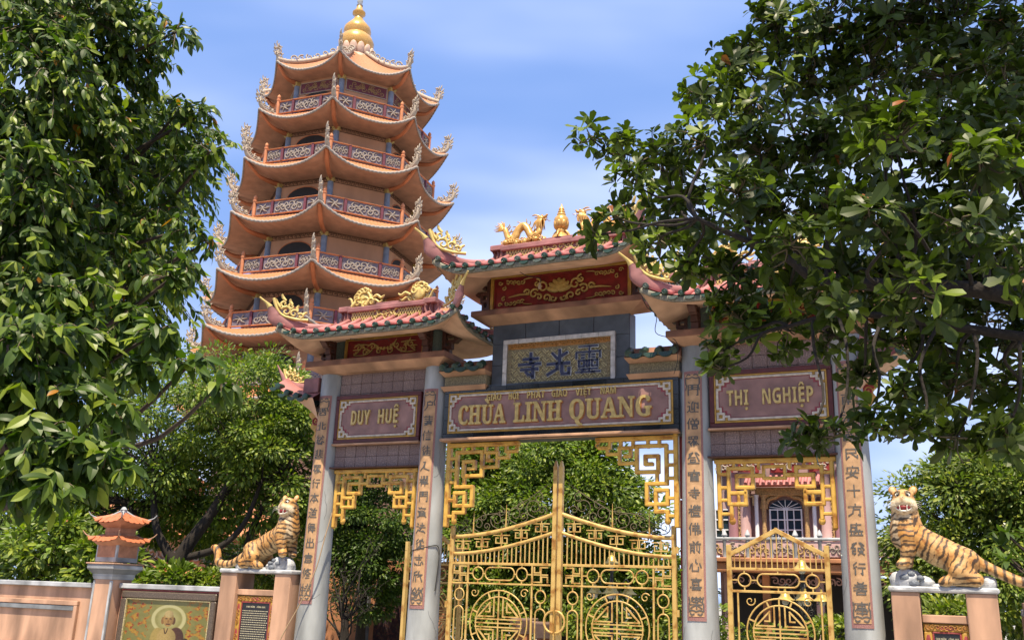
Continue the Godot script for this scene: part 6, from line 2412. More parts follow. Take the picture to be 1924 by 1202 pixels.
func make_pier(at: Vector3, label: String) -> void:
	var t := thing("lantern_pier", label, "pier", at)
	var p := Mb.new()
	p.box(Vector3(0, 0.85, 0), Vector3(0.46, 1.70, 0.50), Basis.IDENTITY, 0.006)
	part("shaft", p, M.wall_peach, t)
	for q in [[-0.215, 0.24], [0.215, 0.24]]:
		var e := Mb.new()
		e.box(Vector3(q[0], 0.84, q[1]), Vector3(0.05, 1.68, 0.05), Basis.IDENTITY, 0.008)
		part("corner_strip", e, M.trim_grey, t)
	var c := Mb.new()
	c.frustum(1.70, 0.24, 0.26, 1.76, 0.26, 0.28)
	c.frustum(1.762, 0.255, 0.275, 1.80, 0.26, 0.28)
	part("neck_moulding", c, M.trim_grey, t)
	var c2 := Mb.new()
	c2.frustum(1.802, 0.27, 0.29, 1.88, 0.33, 0.35)
	part("cove", c2, M.trim_dark, t)
	var c3 := Mb.new()
	c3.box(Vector3(0, 1.93, 0), Vector3(0.70, 0.09, 0.74), Basis.IDENTITY, 0.015)
	part("capital", c3, M.trim_grey, t)
	var c4 := Mb.new()
	c4.box(Vector3(0, 1.99, 0), Vector3(0.74, 0.028, 0.78), Basis.IDENTITY, 0.008)
	part("ledge", c4, M.wall_peach, t)
	for q in [[2.02, 2.38, 0.27], [2.50, 2.76, 0.20]]:
		var b := Mb.new()
		b.box(Vector3(0, (q[0] + q[1]) * 0.5, 0), Vector3(q[2] * 2, q[1] - q[0], q[2] * 2), Basis.IDENTITY, 0.006)
		var body := part("lantern_body", b, M.trim_grey if q[2] > 0.25 else M.lantern_body, t)
		for k in 4:
			var pn := Mb.new()
			pn.box(Vector3(0, (q[0] + q[1]) * 0.5 + 0.02, q[2] + 0.002), Vector3(q[2] * 1.7, (q[1] - q[0]) * 0.62, 0.012), Basis.IDENTITY, 0.004)
			part("panel", pn, M.lantern_body, body, Vector3.ZERO, Basis(Vector3.UP, k * PI / 2))
	little_roof(t, 2.40, 0.42, 0.20, 0.12)
	little_roof(t, 2.76, 0.385, 0.03, 0.22)
	var cap := Mb.new()
	cap.lathe(P2([Vector2(0.0, 2.95), Vector2(0.06, 2.95), Vector2(0.05, 3.0), Vector2(0.065, 3.02), Vector2(0.03, 3.07), Vector2(0.0, 3.08)]), 10)
	part("cap", cap, M.trim_grey, t)

func picture_texture() -> ImageTexture:
	# the print: a seated monk in a halo between flowering branches, gold on green
	var W := 320
	var Hh := 256
	var im := Image.create(W, Hh, false, Image.FORMAT_RGB8)
	var nz := FastNoiseLite.new()
	nz.seed = 9
	nz.frequency = 0.035
	nz.fractal_octaves = 3
	for y in Hh:
		for x in W:
			var u := (x + 0.5) / W
			var v := (y + 0.5) / Hh
			var n := nz.get_noise_2d(x, y)
			var c := Color(0.62, 0.60, 0.28).lerp(Color(0.80, 0.76, 0.42), clampf(0.6 - absf(u - 0.52) * 1.5 + 0.3 * n, 0, 1))
			var d := Vector2((u - 0.53) * 1.25, v - 0.33).length()
			c = c.lerp(Color(0.93, 0.90, 0.62), smoothstep(0.27, 0.25, d) * smoothstep(0.19, 0.22, d) + 0.5 * smoothstep(0.22, 0.1, d))
			# blossom
			var f := nz.get_noise_2d(x * 0.8 + 300, y * 0.8)
			var side := smoothstep(0.16, 0.34, absf(u - 0.52)) * smoothstep(1.0, 0.1, v * 0.8)
			if side > 0.2 and f > 0.02 + 0.25 * (1.0 - side):
				c = c.lerp(Color(0.86, 0.52, 0.10).lerp(Color(0.92, 0.70, 0.16), clampf(f * 2.0, 0, 1)), 0.85)
				if nz.get_noise_2d(x * 1.7, y * 1.7 + 90) > 0.22:
					c = Color(0.75, 0.26, 0.06)
			im.set_pixel(x, y, c)
	var disc := func(cx: float, cy: float, rx: float, ry: float, col: Color, edge := 0.12) -> void:
		for y in range(maxi(0, int((cy - ry) * Hh)), mini(Hh, int((cy + ry) * Hh) + 1)):
			for x in range(maxi(0, int((cx - rx) * W)), mini(W, int((cx + rx) * W) + 1)):
				var q := Vector2(((x + 0.5) / W - cx) / rx, ((y + 0.5) / Hh - cy) / ry).length()
				if q < 1.0:
					var n := nz.get_noise_2d(x * 3.0, y * 3.0) * 0.10
					im.set_pixel(x, y, im.get_pixel(x, y).lerp(col.lightened(maxf(n, 0)).darkened(maxf(-n, 0) + 0.18 * clampf(((x + 0.5) / W - cx) / rx, 0, 1)), smoothstep(1.0, 1.0 - edge, q)))
	disc.call(0.53, 0.86, 0.25, 0.26, Color(0.66, 0.42, 0.16))
	disc.call(0.42, 0.70, 0.09, 0.22, Color(0.84, 0.72, 0.34))
	disc.call(0.64, 0.66, 0.10, 0.20, Color(0.42, 0.22, 0.12))
	disc.call(0.53, 0.66, 0.12, 0.18, Color(0.88, 0.74, 0.40))
	disc.call(0.53, 0.95, 0.20, 0.20, Color(0.90, 0.78, 0.36))
	disc.call(0.36, 0.83, 0.10, 0.08, Color(0.86, 0.68, 0.36))
	disc.call(0.70, 0.80, 0.06, 0.12, Color(0.82, 0.62, 0.34))
	disc.call(0.755, 0.70, 0.035, 0.05, Color(0.30, 0.20, 0.08))
	disc.call(0.76, 0.80, 0.02, 0.09, Color(0.34, 0.22, 0.08))
	disc.call(0.465, 0.36, 0.022, 0.07, Color(0.72, 0.50, 0.22))
	disc.call(0.595, 0.36, 0.022, 0.07, Color(0.52, 0.33, 0.14))
	disc.call(0.53, 0.33, 0.066, 0.145, Color(0.84, 0.64, 0.32))
	disc.call(0.53, 0.24, 0.056, 0.07, Color(0.92, 0.80, 0.50))
	disc.call(0.505, 0.325, 0.016, 0.009, Color(0.22, 0.12, 0.05))
	disc.call(0.555, 0.325, 0.016, 0.009, Color(0.22, 0.12, 0.05))
	disc.call(0.53, 0.37, 0.012, 0.03, Color(0.72, 0.50, 0.22))
	disc.call(0.53, 0.42, 0.03, 0.012, Color(0.36, 0.12, 0.06))
	for k in 16:
		disc.call(0.49 + 0.003 * k, 0.50 + 0.09 * sin(PI * k / 15.0), 0.007, 0.010, Color(0.35, 0.2, 0.06))
	im.adjust_bcs(0.66, 1.08, 0.85)
	return ImageTexture.create_from_image(im)

func make_picture(x0: float, x1: float, y0: float, y1: float, z: float, label: String, printed: bool) -> void:
	var t := thing("framed_picture", label, "picture", Vector3((x0 + x1) * 0.5, y0, z))
	var hw := (x1 - x0) * 0.5
	var h := y1 - y0
	var b := Mb.new()
	frame_boxes(b, -hw, hw, 0, h, 0.13, 0.07, 0.0, 0.02)
	part("frame", b, M.picture_frame, t)
	var s := Mb.new()
	frame_boxes(s, -hw + 0.13, hw - 0.13, 0.13, h - 0.13, 0.022, 0.05, 0.0, 0.008)
	part("gilt_slip", s, M.lattice_gold, t)
	var p := Mb.new()
	p.patch(func(u, v): return Vector3(lerpf(-hw + 0.15, hw - 0.15, u), lerpf(h - 0.15, 0.15, v), -0.01), 2, 2, true, true)
	var m := StandardMaterial3D.new()
	m.resource_name = "print"
	m.roughness = 0.35
	if printed:
		m.albedo_texture = picture_texture()
	else:
		m.albedo_color = lin(0.07, 0.055, 0.04)
	part("print", p, m, t)

func wall_run(called: String, label: String, x0: float, x1: float, top: float, z: float) -> Node3D:
	var t := thing(called, label, "wall", Vector3((x0 + x1) * 0.5, 0, z), 0.0, "peach boundary walls")
	var w := x1 - x0
	var b := Mb.new()
	b.box(Vector3(0, (top - 0.09) * 0.5, -0.1), Vector3(w, top - 0.09, 0.20))
	part("wall_face", b, M.wall_peach, t)
	var c := Mb.new()
	c.box(Vector3(0, top - 0.045, -0.08), Vector3(w, 0.09, 0.34), Basis.IDENTITY, 0.012)
	part("coping", c, M.trim_grey, t)
	return t

func make_walls() -> void:
	var a := wall_run("boundary_wall", "peach boundary wall with a sunk panel left of the lantern pier", -14.0, -9.30, 1.625, 0.20)
	var p := Mb.new()
	frame_boxes(p, -1.9, 1.80, 0.35, 1.28, 0.09, 0.10, 0.02, 0.01)
	part("panel_moulding", p, M.wall_peach, a)
	var q := Mb.new()
	q.box(Vector3(-0.05, 1.14, 0.035), Vector3(3.5, 0.09, 0.05), Basis.IDENTITY, 0.008)
	part("panel_shelf", q, M.trim_dark, a)
	make_pier(Vector3(-9.06, 0, 0.20), "peach wall pier topped with a two-tier orange tiled stone lantern")
	var b := wall_run("boundary_wall", "short peach boundary wall between lantern pier and left tiger plinth, holding a picture", -8.82, -6.33, 1.64, 0.18)
	var rd := Mb.new()
	frame_boxes(rd, -1.20, 1.20, 0.2, 1.545, 0.03, 0.05, 0.012, 0.006)
	part("red_trim", rd, M.trim_red, b)
	make_picture(-8.73, -6.42, 0.24, 1.51, 0.235, "framed gold print of a laughing seated monk with halo and blossom", true)
	var c := wall_run("boundary_wall", "peach boundary wall running off to the right of the right tiger plinth", 6.38, 10.5, 1.72, 0.10)
	var blk := Mb.new()
	blk.box(Vector3(-1.84, 0.90, 0.0), Vector3(0.40, 1.80, 0.42), Basis.IDENTITY, 0.01)
	part("end_block", blk, M.wall_peach, c)
	make_picture(6.62, 8.9, 0.3, 1.58, 0.16, "dark framed picture on the wall at the right edge", false)
	make_plinth(-6.30, -4.76, -1.0, "open peach plinth with white rockwork top under the left tiger", "left")
	make_plinth(4.88, 6.12, 1.0, "open peach plinth with white rockwork top under the right tiger", "right")
	make_tiger(Vector3(-5.44, 1.96, 0.15), -1.0, "painted striped tiger statue beside the leftmost pillar, tail curled up at its tip", true, 0.0)
	make_tiger(Vector3(5.50, 1.96, 0.15), 1.0, "painted striped tiger statue roaring on the plinth right of the rightmost pillar", false, 0.0)

# ---------------------------------------------------------------- buildings and lamps inside the precinct
func make_temple() -> void:
	var z := -9.8
	var t := thing("temple_building", "pink two-storey temple building with arched white window seen through the right bay", "building", Vector3(2.05, 0, z))
	var w := Mb.new()
	w.box(Vector3(-0.1, 2.7, -2.0), Vector3(3.1, 5.396, 3.9))
	part("wall", w, M.temple_pink, t)
	# upper floor: arched window between twin columns
	var win := Mb.new()
	win.box(Vector3(0, 3.42, 0.02), Vector3(0.78, 1.0, 0.06))
	var half := PackedVector2Array()
	for k in 17:
		half.append(Vector2(cos(PI * k / 16.0) * 0.39, 3.9205 + sin(PI * k / 16.0) * 0.22))
	win.slab(half, 0.06, Transform3D(Basis.IDENTITY, Vector3(0, 0, 0.021)))
	var wn := part("arched_window", win, M.glass_dark, t)
	var sash := Mb.new()
	for x in [-0.37, -0.19, -0.03, 0.03, 0.19, 0.37]:
		sash.box(Vector3(x, 3.42, 0.065), Vector3(0.035 if absf(x) != 0.19 else 0.022, 1.0, 0.03))
	for y in [2.95, 3.2, 3.42, 3.66, 3.9]:
		sash.box(Vector3(0, y, 0.068), Vector3(0.78, 0.028, 0.03))
	for k in 7:
		var a := PI * (k + 0.5) / 7.0
		bars(sash, [Vector2(0, 3.92), Vector2(cos(a) * 0.38, 3.92 + sin(a) * 0.21)], 0.014, 0.02, 0.066, 0.0)
	part("window_sash", sash, M.window_white, wn)
	var hood := Mb.new()
	for q in [[0.46, 0.31, 0.05], [0.56, 0.41, 0.045]]:
		var pts := []
		for k in 25:
			var a := PI * k / 24.0
			pts.append(Vector3(cos(a) * q[0], 3.92 + sin(a) * q[1] + 0.05 * absf(sin(a * 3.0)), 0.09))
		hood.tube(PackedVector3Array(pts), q[2], q[2], 6, Vector3(0.01, 0.02, 1))
	part("arch_hood", hood, M.temple_ochre, wn)
	for sx in [-1.0, 1.0]:
		for q in [[0.50, 0.055, "temple_ochre"], [0.68, 0.05, "window_white"], [0.95, 0.13, "temple_pink"], [1.25, 0.12, "temple_mauve"]]:
			var c := Mb.new()
			c.lathe(P2([Vector2(q[1] * 1.3, 2.85), Vector2(q[1] * 1.3, 2.95), Vector2(q[1], 3.0), Vector2(q[1], 4.15 if q[1] < 0.1 else 4.7), Vector2(q[1] * 1.5, 4.25 if q[1] < 0.1 else 4.8), Vector2(0, 4.25 if q[1] < 0.1 else 4.8)]), 12)
			part("column", c, M[q[2]], t, Vector3(sx * q[0], 0, 0.14))
		var br := Mb.new()
		bars(br, [Vector2(sx * 0.84, 4.6), Vector2(sx * 0.70, 4.6), Vector2(sx * 0.70, 4.35), Vector2(sx * 0.82, 4.35), Vector2(sx * 0.82, 4.2), Vector2(sx * 0.72, 4.2), Vector2(sx * 0.72, 4.0)], 0.035, 0.05, 0.3, 0.0)
		part("fret_bracket", br, M.temple_ochre, t)
		var op := Mb.new()
		op.box(Vector3(sx * 1.06, 3.6, 0.16), Vector3(0.12, 1.2, 0.05))
		for k in 9:
			curl(op, Vector3(sx * 1.06, 3.1 + 0.12 * k, 0.2), 0.045, k * 1.1, 1.1 if k % 2 else -1.1, 0.014, 0.014)
		part("gilt_panel", op, M.temple_ochre, t)
	for x in [-1.45]:
		var sw := Mb.new()
		sw.box(Vector3(x, 3.42, 0.02), Vector3(0.52, 1.0, 0.06))
		var s := part("side_window", sw, M.glass_dark, t)
		var ss := Mb.new()
		for k in 4:
			ss.box(Vector3(x - 0.255 + 0.17 * k, 3.42, 0.065), Vector3(0.03, 1.0, 0.03))
		for k in 5:
			ss.box(Vector3(x, 2.93 + 0.245 * k, 0.068), Vector3(0.54, 0.03, 0.03))
		part("window_sash", ss, M.window_white, s)
	var roof := Mb.new()
	roof.hexa([Vector3(-0.9, 4.45, 0.55), Vector3(0.9, 4.45, 0.55), Vector3(0.9, 4.45, 0.1), Vector3(-0.9, 4.45, 0.1), Vector3(-0.85, 4.66, 0.3), Vector3(0.85, 4.66, 0.3), Vector3(0.85, 4.66, 0.1), Vector3(-0.85, 4.66, 0.1)])
	var lr := part("porch_roof", roof, M.roof_pink, t)
	for k in 13:
		var c := Mb.new()
		c.tube(P3([Vector3(-0.84 + 0.14 * k, 4.48, 0.58), Vector3(-0.84 + 0.14 * k, 4.68, 0.3)]), 0.045, 0.04, 7)
		part("roof_tile", c, M.roof_pink, lr)
	var ins := Mb.new()
	ins.box(Vector3(0, 4.33, 0.12), Vector3(1.4, 0.2, 0.08), Basis.IDENTITY, 0.01)
	part("gilt_board", ins, M.temple_ochre, t)
	for q in [[0.0, 0.62], [-0.85, 0.5], [0.85, 0.5], [-1.45, 0.42], [1.45, 0.42]]:
		var p := Mb.new()
		p.box(Vector3(q[0], 4.98, 0.06), Vector3(q[1], 0.36, 0.06), Basis.IDENTITY, 0.01)
		var pn := part("relief_panel", p, M.panel_red, t)
		var r := Mb.new()
		for k in 6:
			curl(r, Vector3(q[0] + (k - 2.5) * q[1] * 0.16, 4.98 + 0.05 * (1 if k % 2 else -1), 0.10), 0.07, k * 1.2, 1.1 if k % 2 else -1.1, 0.02, 0.02, 0.05)
		part("relief", r, [M.plume, M.temple_ochre][int(absf(q[0]) * 10) % 2], pn)
	# the eave far above
	var ev := Mb.new()
	ev.hexa([Vector3(-1.75, 5.4, 0.12), Vector3(1.75, 5.4, 0.12), Vector3(1.75, 5.4, -4.0), Vector3(-1.75, 5.4, -4.0), Vector3(-1.2, 6.0, -1.2), Vector3(1.2, 6.0, -1.2), Vector3(1.2, 6.0, -2.8), Vector3(-1.2, 6.0, -2.8)])
	part("main_roof", ev, M.tower_tile, t)
	# balcony
	var bal := Mb.new()
	bal.box(Vector3(0.6, 2.50, 0.55), Vector3(4.9, 0.20, 1.1), Basis.IDENTITY, 0.02)
	bal.box(Vector3(0.6, 2.66, 0.60), Vector3(5.0, 0.10, 1.16), Basis.IDENTITY, 0.02)
	var bc := part("balcony", bal, M.temple_orange, t)
	var rl := Mb.new()
	rl.box(Vector3(0.6, 3.14, 1.08), Vector3(4.9, 0.07, 0.12), Basis.IDENTITY, 0.02)
	part("handrail", rl, M.trim_grey, bc)
	var bp := Mb.new()
	bp.box(Vector3(0, 2.92, 1.08), Vector3(0.46, 0.34, 0.05))
	var bpm := bp.mesh()
	var rs := Mb.new()
	for k in 5:
		curl(rs, Vector3((k - 2) * 0.085, 2.92 + 0.05 * (1 if k % 2 else -1), 1.115), 0.075, k * 1.2, 1.1 if k % 2 else -1.1, 0.018, 0.02, 0.04)
	var rsm := rs.mesh()
	for k in 9:
		var x := -1.55 + 0.54 * k
		part("balcony_panel", bpm, M.temple_pink, bc, Vector3(x, 0, 0))
		part("balcony_relief", rsm, M.tower_relief if k % 2 else M.temple_ochre, bc, Vector3(x, 0, 0))
		var po := Mb.new()
		po.lathe(P2([Vector2(0.05, 2.7), Vector2(0.05, 3.2), Vector2(0.07, 3.22), Vector2(0.03, 3.32), Vector2(0.0, 3.36)]), 8)
		part("baluster", po, M.trim_grey, bc, Vector3(x + 0.27, 0, 1.08))
	# ground floor: dark bays between pink posts
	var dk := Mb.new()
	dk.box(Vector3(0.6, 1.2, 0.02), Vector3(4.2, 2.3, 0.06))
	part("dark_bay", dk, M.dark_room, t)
	for x in [-1.35, -0.45, 0.75, 1.7, 2.75]:
		var c := Mb.new()
		c.box(Vector3(x, 1.2, 0.5), Vector3(0.17, 2.4, 0.17), Basis.IDENTITY, 0.01)
		part("post", c, M.temple_pink if int(x * 10) % 2 else M.temple_orange, t)
	for k in 8:
		var f := Mb.new()
		for j in 3:
			curl(f, Vector3(-1.35 + 0.55 * k + 0.16 * j, 2.22, 0.5), 0.09, j * 1.9 + k, 1.2 if j % 2 else -1.2, 0.022, 0.03, 0.05)
		part("hanging_fret", f, M.temple_pink, t)

func make_pavilion() -> void:
	# low orange halls half hidden by the trees on the left
	var t := thing("pavilion", "low orange pavilion with red tiled roofs half hidden behind the left trees", "building", Vector3(-17.5, 0, -12.0), 0.35)
	var w := Mb.new()
	w.box(Vector3(0, 1.6, 0), Vector3(9.0, 3.2, 4.0))
	part("wall", w, M.tower_wall, t)
	var band := Mb.new()
	for k in 24:
		curl(band, Vector3(-4.2 + 0.36 * k, 2.55, 2.05), 0.18, k * 1.1, 1.1 if k % 2 else -1.1, 0.05, 0.05, 0.1)
	part("relief_band", band, M.tower_relief, t)
	for q in [[1.9, 5.2, 2.7, 0.75], [3.2, 5.0, 2.5, 1.1]]:
		var r := Mb.new()
		r.hexa([Vector3(-q[1], q[0], q[2]), Vector3(q[1], q[0], q[2]), Vector3(q[1], q[0], -q[2]), Vector3(-q[1], q[0], -q[2]), Vector3(-q[1] * 0.75, q[0] + q[3], 0.5), Vector3(q[1] * 0.75, q[0] + q[3], 0.5), Vector3(q[1] * 0.75, q[0] + q[3], -0.5), Vector3(-q[1] * 0.75, q[0] + q[3], -0.5)])
		for k in 30:
			var x: float = (k / 29.0 * 2.0 - 1.0) * q[1] * 0.97
			r.tube(P3([Vector3(x, q[0] + 0.03, q[2] + 0.02), Vector3(x * 0.76, q[0] + q[3] + 0.03, 0.5)]), 0.09, 0.08, 6)
		part("roof", r, M.tower_tile, t)
	var fin := Mb.new()
	fin.box(Vector3(-1.2, 4.55, 0), Vector3(0.7, 0.9, 0.7), Basis.IDENTITY, 0.05)
	fin.frustum(5.0, 0.55, 0.55, 5.3, 0.2, 0.2, Vector3(-1.2, 0, 0))
	fin.ball(Vector3(-1.2, 5.45, 0), Vector3(0.16, 0.2, 0.16))
	part("roof_turret", fin, M.tower_beam, t)
	var t2 := thing("side_wall", "orange wall with a blue grey post and a painted mural behind the left bay", "wall", Vector3(-8.0, 0, -6.8))
	var w2 := Mb.new()
	w2.box(Vector3(0, 1.2, 0), Vector3(5.0, 2.4, 0.3))
	part("wall_face", w2, M.temple_orange, t2)
	var p2 := Mb.new()
	p2.box(Vector3(0.25, 1.22, 0.2), Vector3(0.26, 2.44, 0.2), Basis.IDENTITY, 0.01)
	part("post", p2, M.trim_dark, t2)
	var mu := Mb.new()
	mu.box(Vector3(1.0, 1.2, 0.16), Vector3(0.95, 1.9, 0.04))
	var m := StandardMaterial3D.new()
	m.resource_name = "mural"
	var f := FastNoiseLite.new()
	f.seed = 17
	f.frequency = 0.03
	var g := Gradient.new()
	g.offsets = PackedFloat32Array([0.0, 0.3, 0.5, 0.62, 0.8, 1.0])
	g.colors = PackedColorArray([Color(0.07, 0.06, 0.06), Color(0.22, 0.10, 0.10), Color(0.10, 0.10, 0.13), Color(0.36, 0.16, 0.13), Color(0.12, 0.18, 0.11), Color(0.45, 0.36, 0.24)])
	var nt := NoiseTexture2D.new()
	nt.width = 256
	nt.height = 256
	nt.noise = f
	nt.color_ramp = g
	m.albedo_texture = nt
	m.uv1_triplanar = true
	m.uv1_scale = Vector3.ONE * 1.1
	part("mural", mu, m, t2)

func bell_lamp(t: Node3D, at: Vector3) -> void:
	var b := Mb.new()
	b.lathe(P2([Vector2(0.165, 0.0), Vector2(0.16, 0.012), Vector2(0.12, 0.035), Vector2(0.085, 0.07), Vector2(0.07, 0.12), Vector2(0.045, 0.145), Vector2(0.02, 0.16), Vector2(0.018, 0.20), Vector2(0.0, 0.205)]), 18)
	var s := part("lamp_shade", b, M.lamp_brass, t, at)
	var g := Mb.new()
	g.ball(Vector3(0, -0.02, 0), Vector3(0.062, 0.07, 0.062), Basis.IDENTITY, 12, 8)
	part("glass_globe", g, M.lamp_glass, s)

func make_lamp(at: Vector3, label: String) -> void:
	var t := thing("lamp_post", label, "lamp", at, 0.0, "brass bell lamps in the courtyard")
	var p := Mb.new()
	p.lathe(P2([Vector2(0.0, 0.0), Vector2(0.14, 0.0), Vector2(0.12, 0.12), Vector2(0.05, 0.2), Vector2(0.04, 1.0), Vector2(0.055, 1.04), Vector2(0.035, 1.08), Vector2(0.03, 2.2), Vector2(0.0, 2.2)]), 12)
	part("post", p, M.iron_dark, t)
	bell_lamp(t, Vector3(0, 2.30, 0))
	for k in 4:
		var d := Basis(Vector3.UP, k * PI / 2 + 0.25) * Vector3(1, 0, 0)
		var a := Mb.new()
		a.tube(smooth([Vector3(0, 1.45, 0), d * 0.12 + Vector3(0, 1.75, 0), d * 0.25 + Vector3(0, 2.02, 0), d * 0.31 + Vector3(0, 1.98, 0), d * 0.31 + Vector3(0, 1.9, 0)], 5), 0.012, 0.01, 6)
		for j in 3:
			var o := d * (0.12 + 0.05 * j) + Vector3(0, 1.55 + 0.1 * j, 0)
			var c := Mb.new()
			curl(c, Vector3.ZERO, 0.06, j * 1.5, 1.4, 0.008)
			c.moved(func(q): return Basis(Vector3.UP, -(k * PI / 2 + 0.25)).inverse() * q + o)
			a.v.append_array(c.v)
			a.n.append_array(c.n)
			a.c.append_array(c.c)
		part("arm", a, M.iron_dark, t)
		bell_lamp(t, d * 0.31 + Vector3(0, 1.76, 0))

func cable(called: String, label: String, pts: Array, r: float, m: Material) -> void:
	var mb := Mb.new()
	mb.tube(smooth(pts, 6), r, r, 6)
	tag(part(called, mb, m, self), label, "cable")

func make_small() -> void:
	make_lamp(Vector3(3.18, 0, -3.9), "brass lamp post with hanging bell shades behind the right bay")
	make_lamp(Vector3(-0.15, 0, -3.2), "brass lamp post with hanging bell shades behind the main gate")
	# wires and cables
	cable("hanging_cable", "tan cable slung down the front of the leftmost pillar", [Vector3(-4.16, 2.95, 0.14), Vector3(-4.20, 2.5, 0.24), Vector3(-4.26, 2.05, 0.30), Vector3(-4.35, 1.72, 0.36), Vector3(-4.50, 1.35, 0.40), Vector3(-4.68, 0.95, 0.48), Vector3(-4.8, 0.55, 0.6)], 0.011, M.cable_tan)
	cable("thin_wire", "dark wire tied round the second pillar at gate height", [Vector3(-2.60, 2.28, 0.02), Vector3(-2.46, 2.32, 0.19), Vector3(-2.29, 2.35, 0.262), Vector3(-2.12, 2.40, 0.19), Vector3(-2.04, 2.40, 0.08), Vector3(-2.02, 2.2, 0.06), Vector3(-2.04, 1.7, 0.1)], 0.008, M.cable_black)
	cable("thin_wire", "loose wire hanging between the upper right eave and the ledge", [Vector3(1.62, 6.42, 0.9), Vector3(1.72, 6.0, 0.75), Vector3(1.85, 5.85, 0.6), Vector3(1.80, 5.62, 0.45), Vector3(2.08, 5.5, 0.36), Vector3(2.10, 5.2, 0.34), Vector3(2.02, 5.0, 0.26)], 0.006, M.cable_black)
	cable("thin_wire", "wire trailing along the left roof soffit to a broken fitting", [Vector3(-3.6, 5.87, 0.85), Vector3(-3.3, 5.85, 0.72), Vector3(-3.0, 5.88, 0.62), Vector3(-2.95, 5.84, 0.6)], 0.006, M.cable_black)
	cable("thin_wire", "wire trailing under the top roof to a small hanging bulb holder", [Vector3(-0.35, 6.72, 0.95), Vector3(-0.22, 6.64, 0.9), Vector3(0.0, 6.58, 0.86), Vector3(0.0, 6.50, 0.86)], 0.006, M.cable_black)
	cable("thin_wire", "wire clipped along the soffit above the main gate", [Vector3(-0.62, 4.11, 0.2), Vector3(-0.3, 4.12, 0.2), Vector3(0.0, 4.112, 0.2), Vector3(0.3, 4.12, 0.2), Vector3(0.62, 4.115, 0.2)], 0.006, M.cable_black)
	var hold := thing("bulb_holder", "small weathered bulb holder under the top roof", "lamp holder", Vector3(0.0, 6.40, 0.86))
	var hb := Mb.new()
	hb.lathe(P2([Vector2(0.0, 0.0), Vector2(0.022, 0.0), Vector2(0.03, 0.03), Vector2(0.022, 0.07), Vector2(0.012, 0.11), Vector2(0.0, 0.11)]), 10)
	part("holder", hb, M.cable_tan, hold)
	# the red jamb just inside the right of the main bay
	var j := thing("red_jamb", "dark red wooden jamb standing inside the main bay beside the third pillar", "post", Vector3(1.96, 0, -0.45))
	for k in 4:
		var b := Mb.new()
		b.box(Vector3(0, 0.55 + 1.05 * k, 0), Vector3(0.10, 1.03, 0.16), Basis.IDENTITY, 0.008)
		part("length", b, M.trim_red, j)
	# pots and low altar things behind the main gate
	for q in [[-2.2, -5.0, 0.85, 0.32], [-1.5, -5.2, 0.95, 0.30], [-2.9, -5.4, 0.9, 0.3]]:
		var t := thing("planter", "pale clay planter on a stand behind the left gate leaf, %s" % ["nearest the middle post", "between two others", "nearest the second pillar"][[-1.5, -2.2, -2.9].find(q[0])], "planter", Vector3(q[0], 0, q[1]), 0.0, "planters behind the gate")
		var s := Mb.new()
		s.box(Vector3(0, q[2] * 0.5, 0), Vector3(0.3, q[2], 0.3), Basis.IDENTITY, 0.02)
		part("stand", s, M.temple_orange, t)
		var p := Mb.new()
		p.lathe(P2([Vector2(0.0, q[2]), Vector2(q[3] * 0.7, q[2]), Vector2(q[3] * 0.95, q[2] + 0.22), Vector2(q[3] * 1.1, q[2] + 0.26), Vector2(q[3] * 1.1, q[2] + 0.32), Vector2(q[3] * 0.8, q[2] + 0.32)]), 18)
		part("bowl", p, M.pot, t)

# ---------------------------------------------------------------- trees
# leaf clusters of the two trees by the road: centre and radius in metres
const FICUS := [[-0.86, 6.07, 9.54, 0.47], [-0.89, 6.47, 8.99, 0.50], [-0.60, 6.50, 8.66, 0.31], [-0.09, 6.27, 8.74, 0.19], [-0.50, 5.54, 9.52, 0.45], [-0.90, 6.12, 8.67, 0.44], [-0.63, 6.24, 8.45, 0.22], [-0.74, 5.16, 9.54, 0.45], [-0.83, 5.43, 8.94, 0.47], [-0.89, 5.74, 8.36, 0.34], [-0.27, 5.66, 8.44, 0.23], [0.04, 5.63, 8.41, 0.11], [-0.41, 4.57, 9.58, 0.42], [-0.87, 5.04, 8.72, 0.47], [-0.91, 5.36, 8.13, 0.31], [-0.33, 5.27, 8.24, 0.25], [0.13, 5.25, 8.38, 0.14], [-0.52, 4.19, 9.50, 0.42], [-0.67, 4.38, 8.93, 0.45], [-0.77, 4.70, 8.39, 0.39], [-0.53, 4.89, 8.22, 0.25], [-0.06, 4.58, 8.33, 0.18], [0.18, 4.43, 8.31, 0.09], [-0.17, 3.64, 9.62, 0.39], [-0.33, 3.84, 9.06, 0.37], [-0.44, 4.21, 8.55, 0.24], [0.11, 4.02, 8.64, 0.18], [0.23, 4.12, 8.56, 0.10], [0.20, 3.18, 9.79, 0.33], [0.01, 3.33, 9.26, 0.31], [0.22, 3.52, 9.09, 0.21], [0.74, 3.36, 9.22, 0.15], [1.01, 3.12, 9.15, 0.13], [1.28, 2.96, 9.13, 0.08], [0.63, 3.09, 9.25, 0.15], [0.19, 2.83, 9.70, 0.31], [0.37, 2.87, 9.48, 0.27], [0.67, 2.72, 9.40, 0.15], [0.57, 2.46, 9.93, 0.27], [0.72, 2.45, 9.74, 0.23], [0.99, 2.38, 9.73, 0.14], [0.81, 2.20, 9.92, 0.17], [1.13, 2.31, 9.71, 0.07], [0.51, 2.23, 9.98, 0.15], [-0.77, 3.86, 9.69, 0.42], [-0.99, 4.95, 9.77, 0.45], [-0.04, 2.75, 9.98, 0.33]]
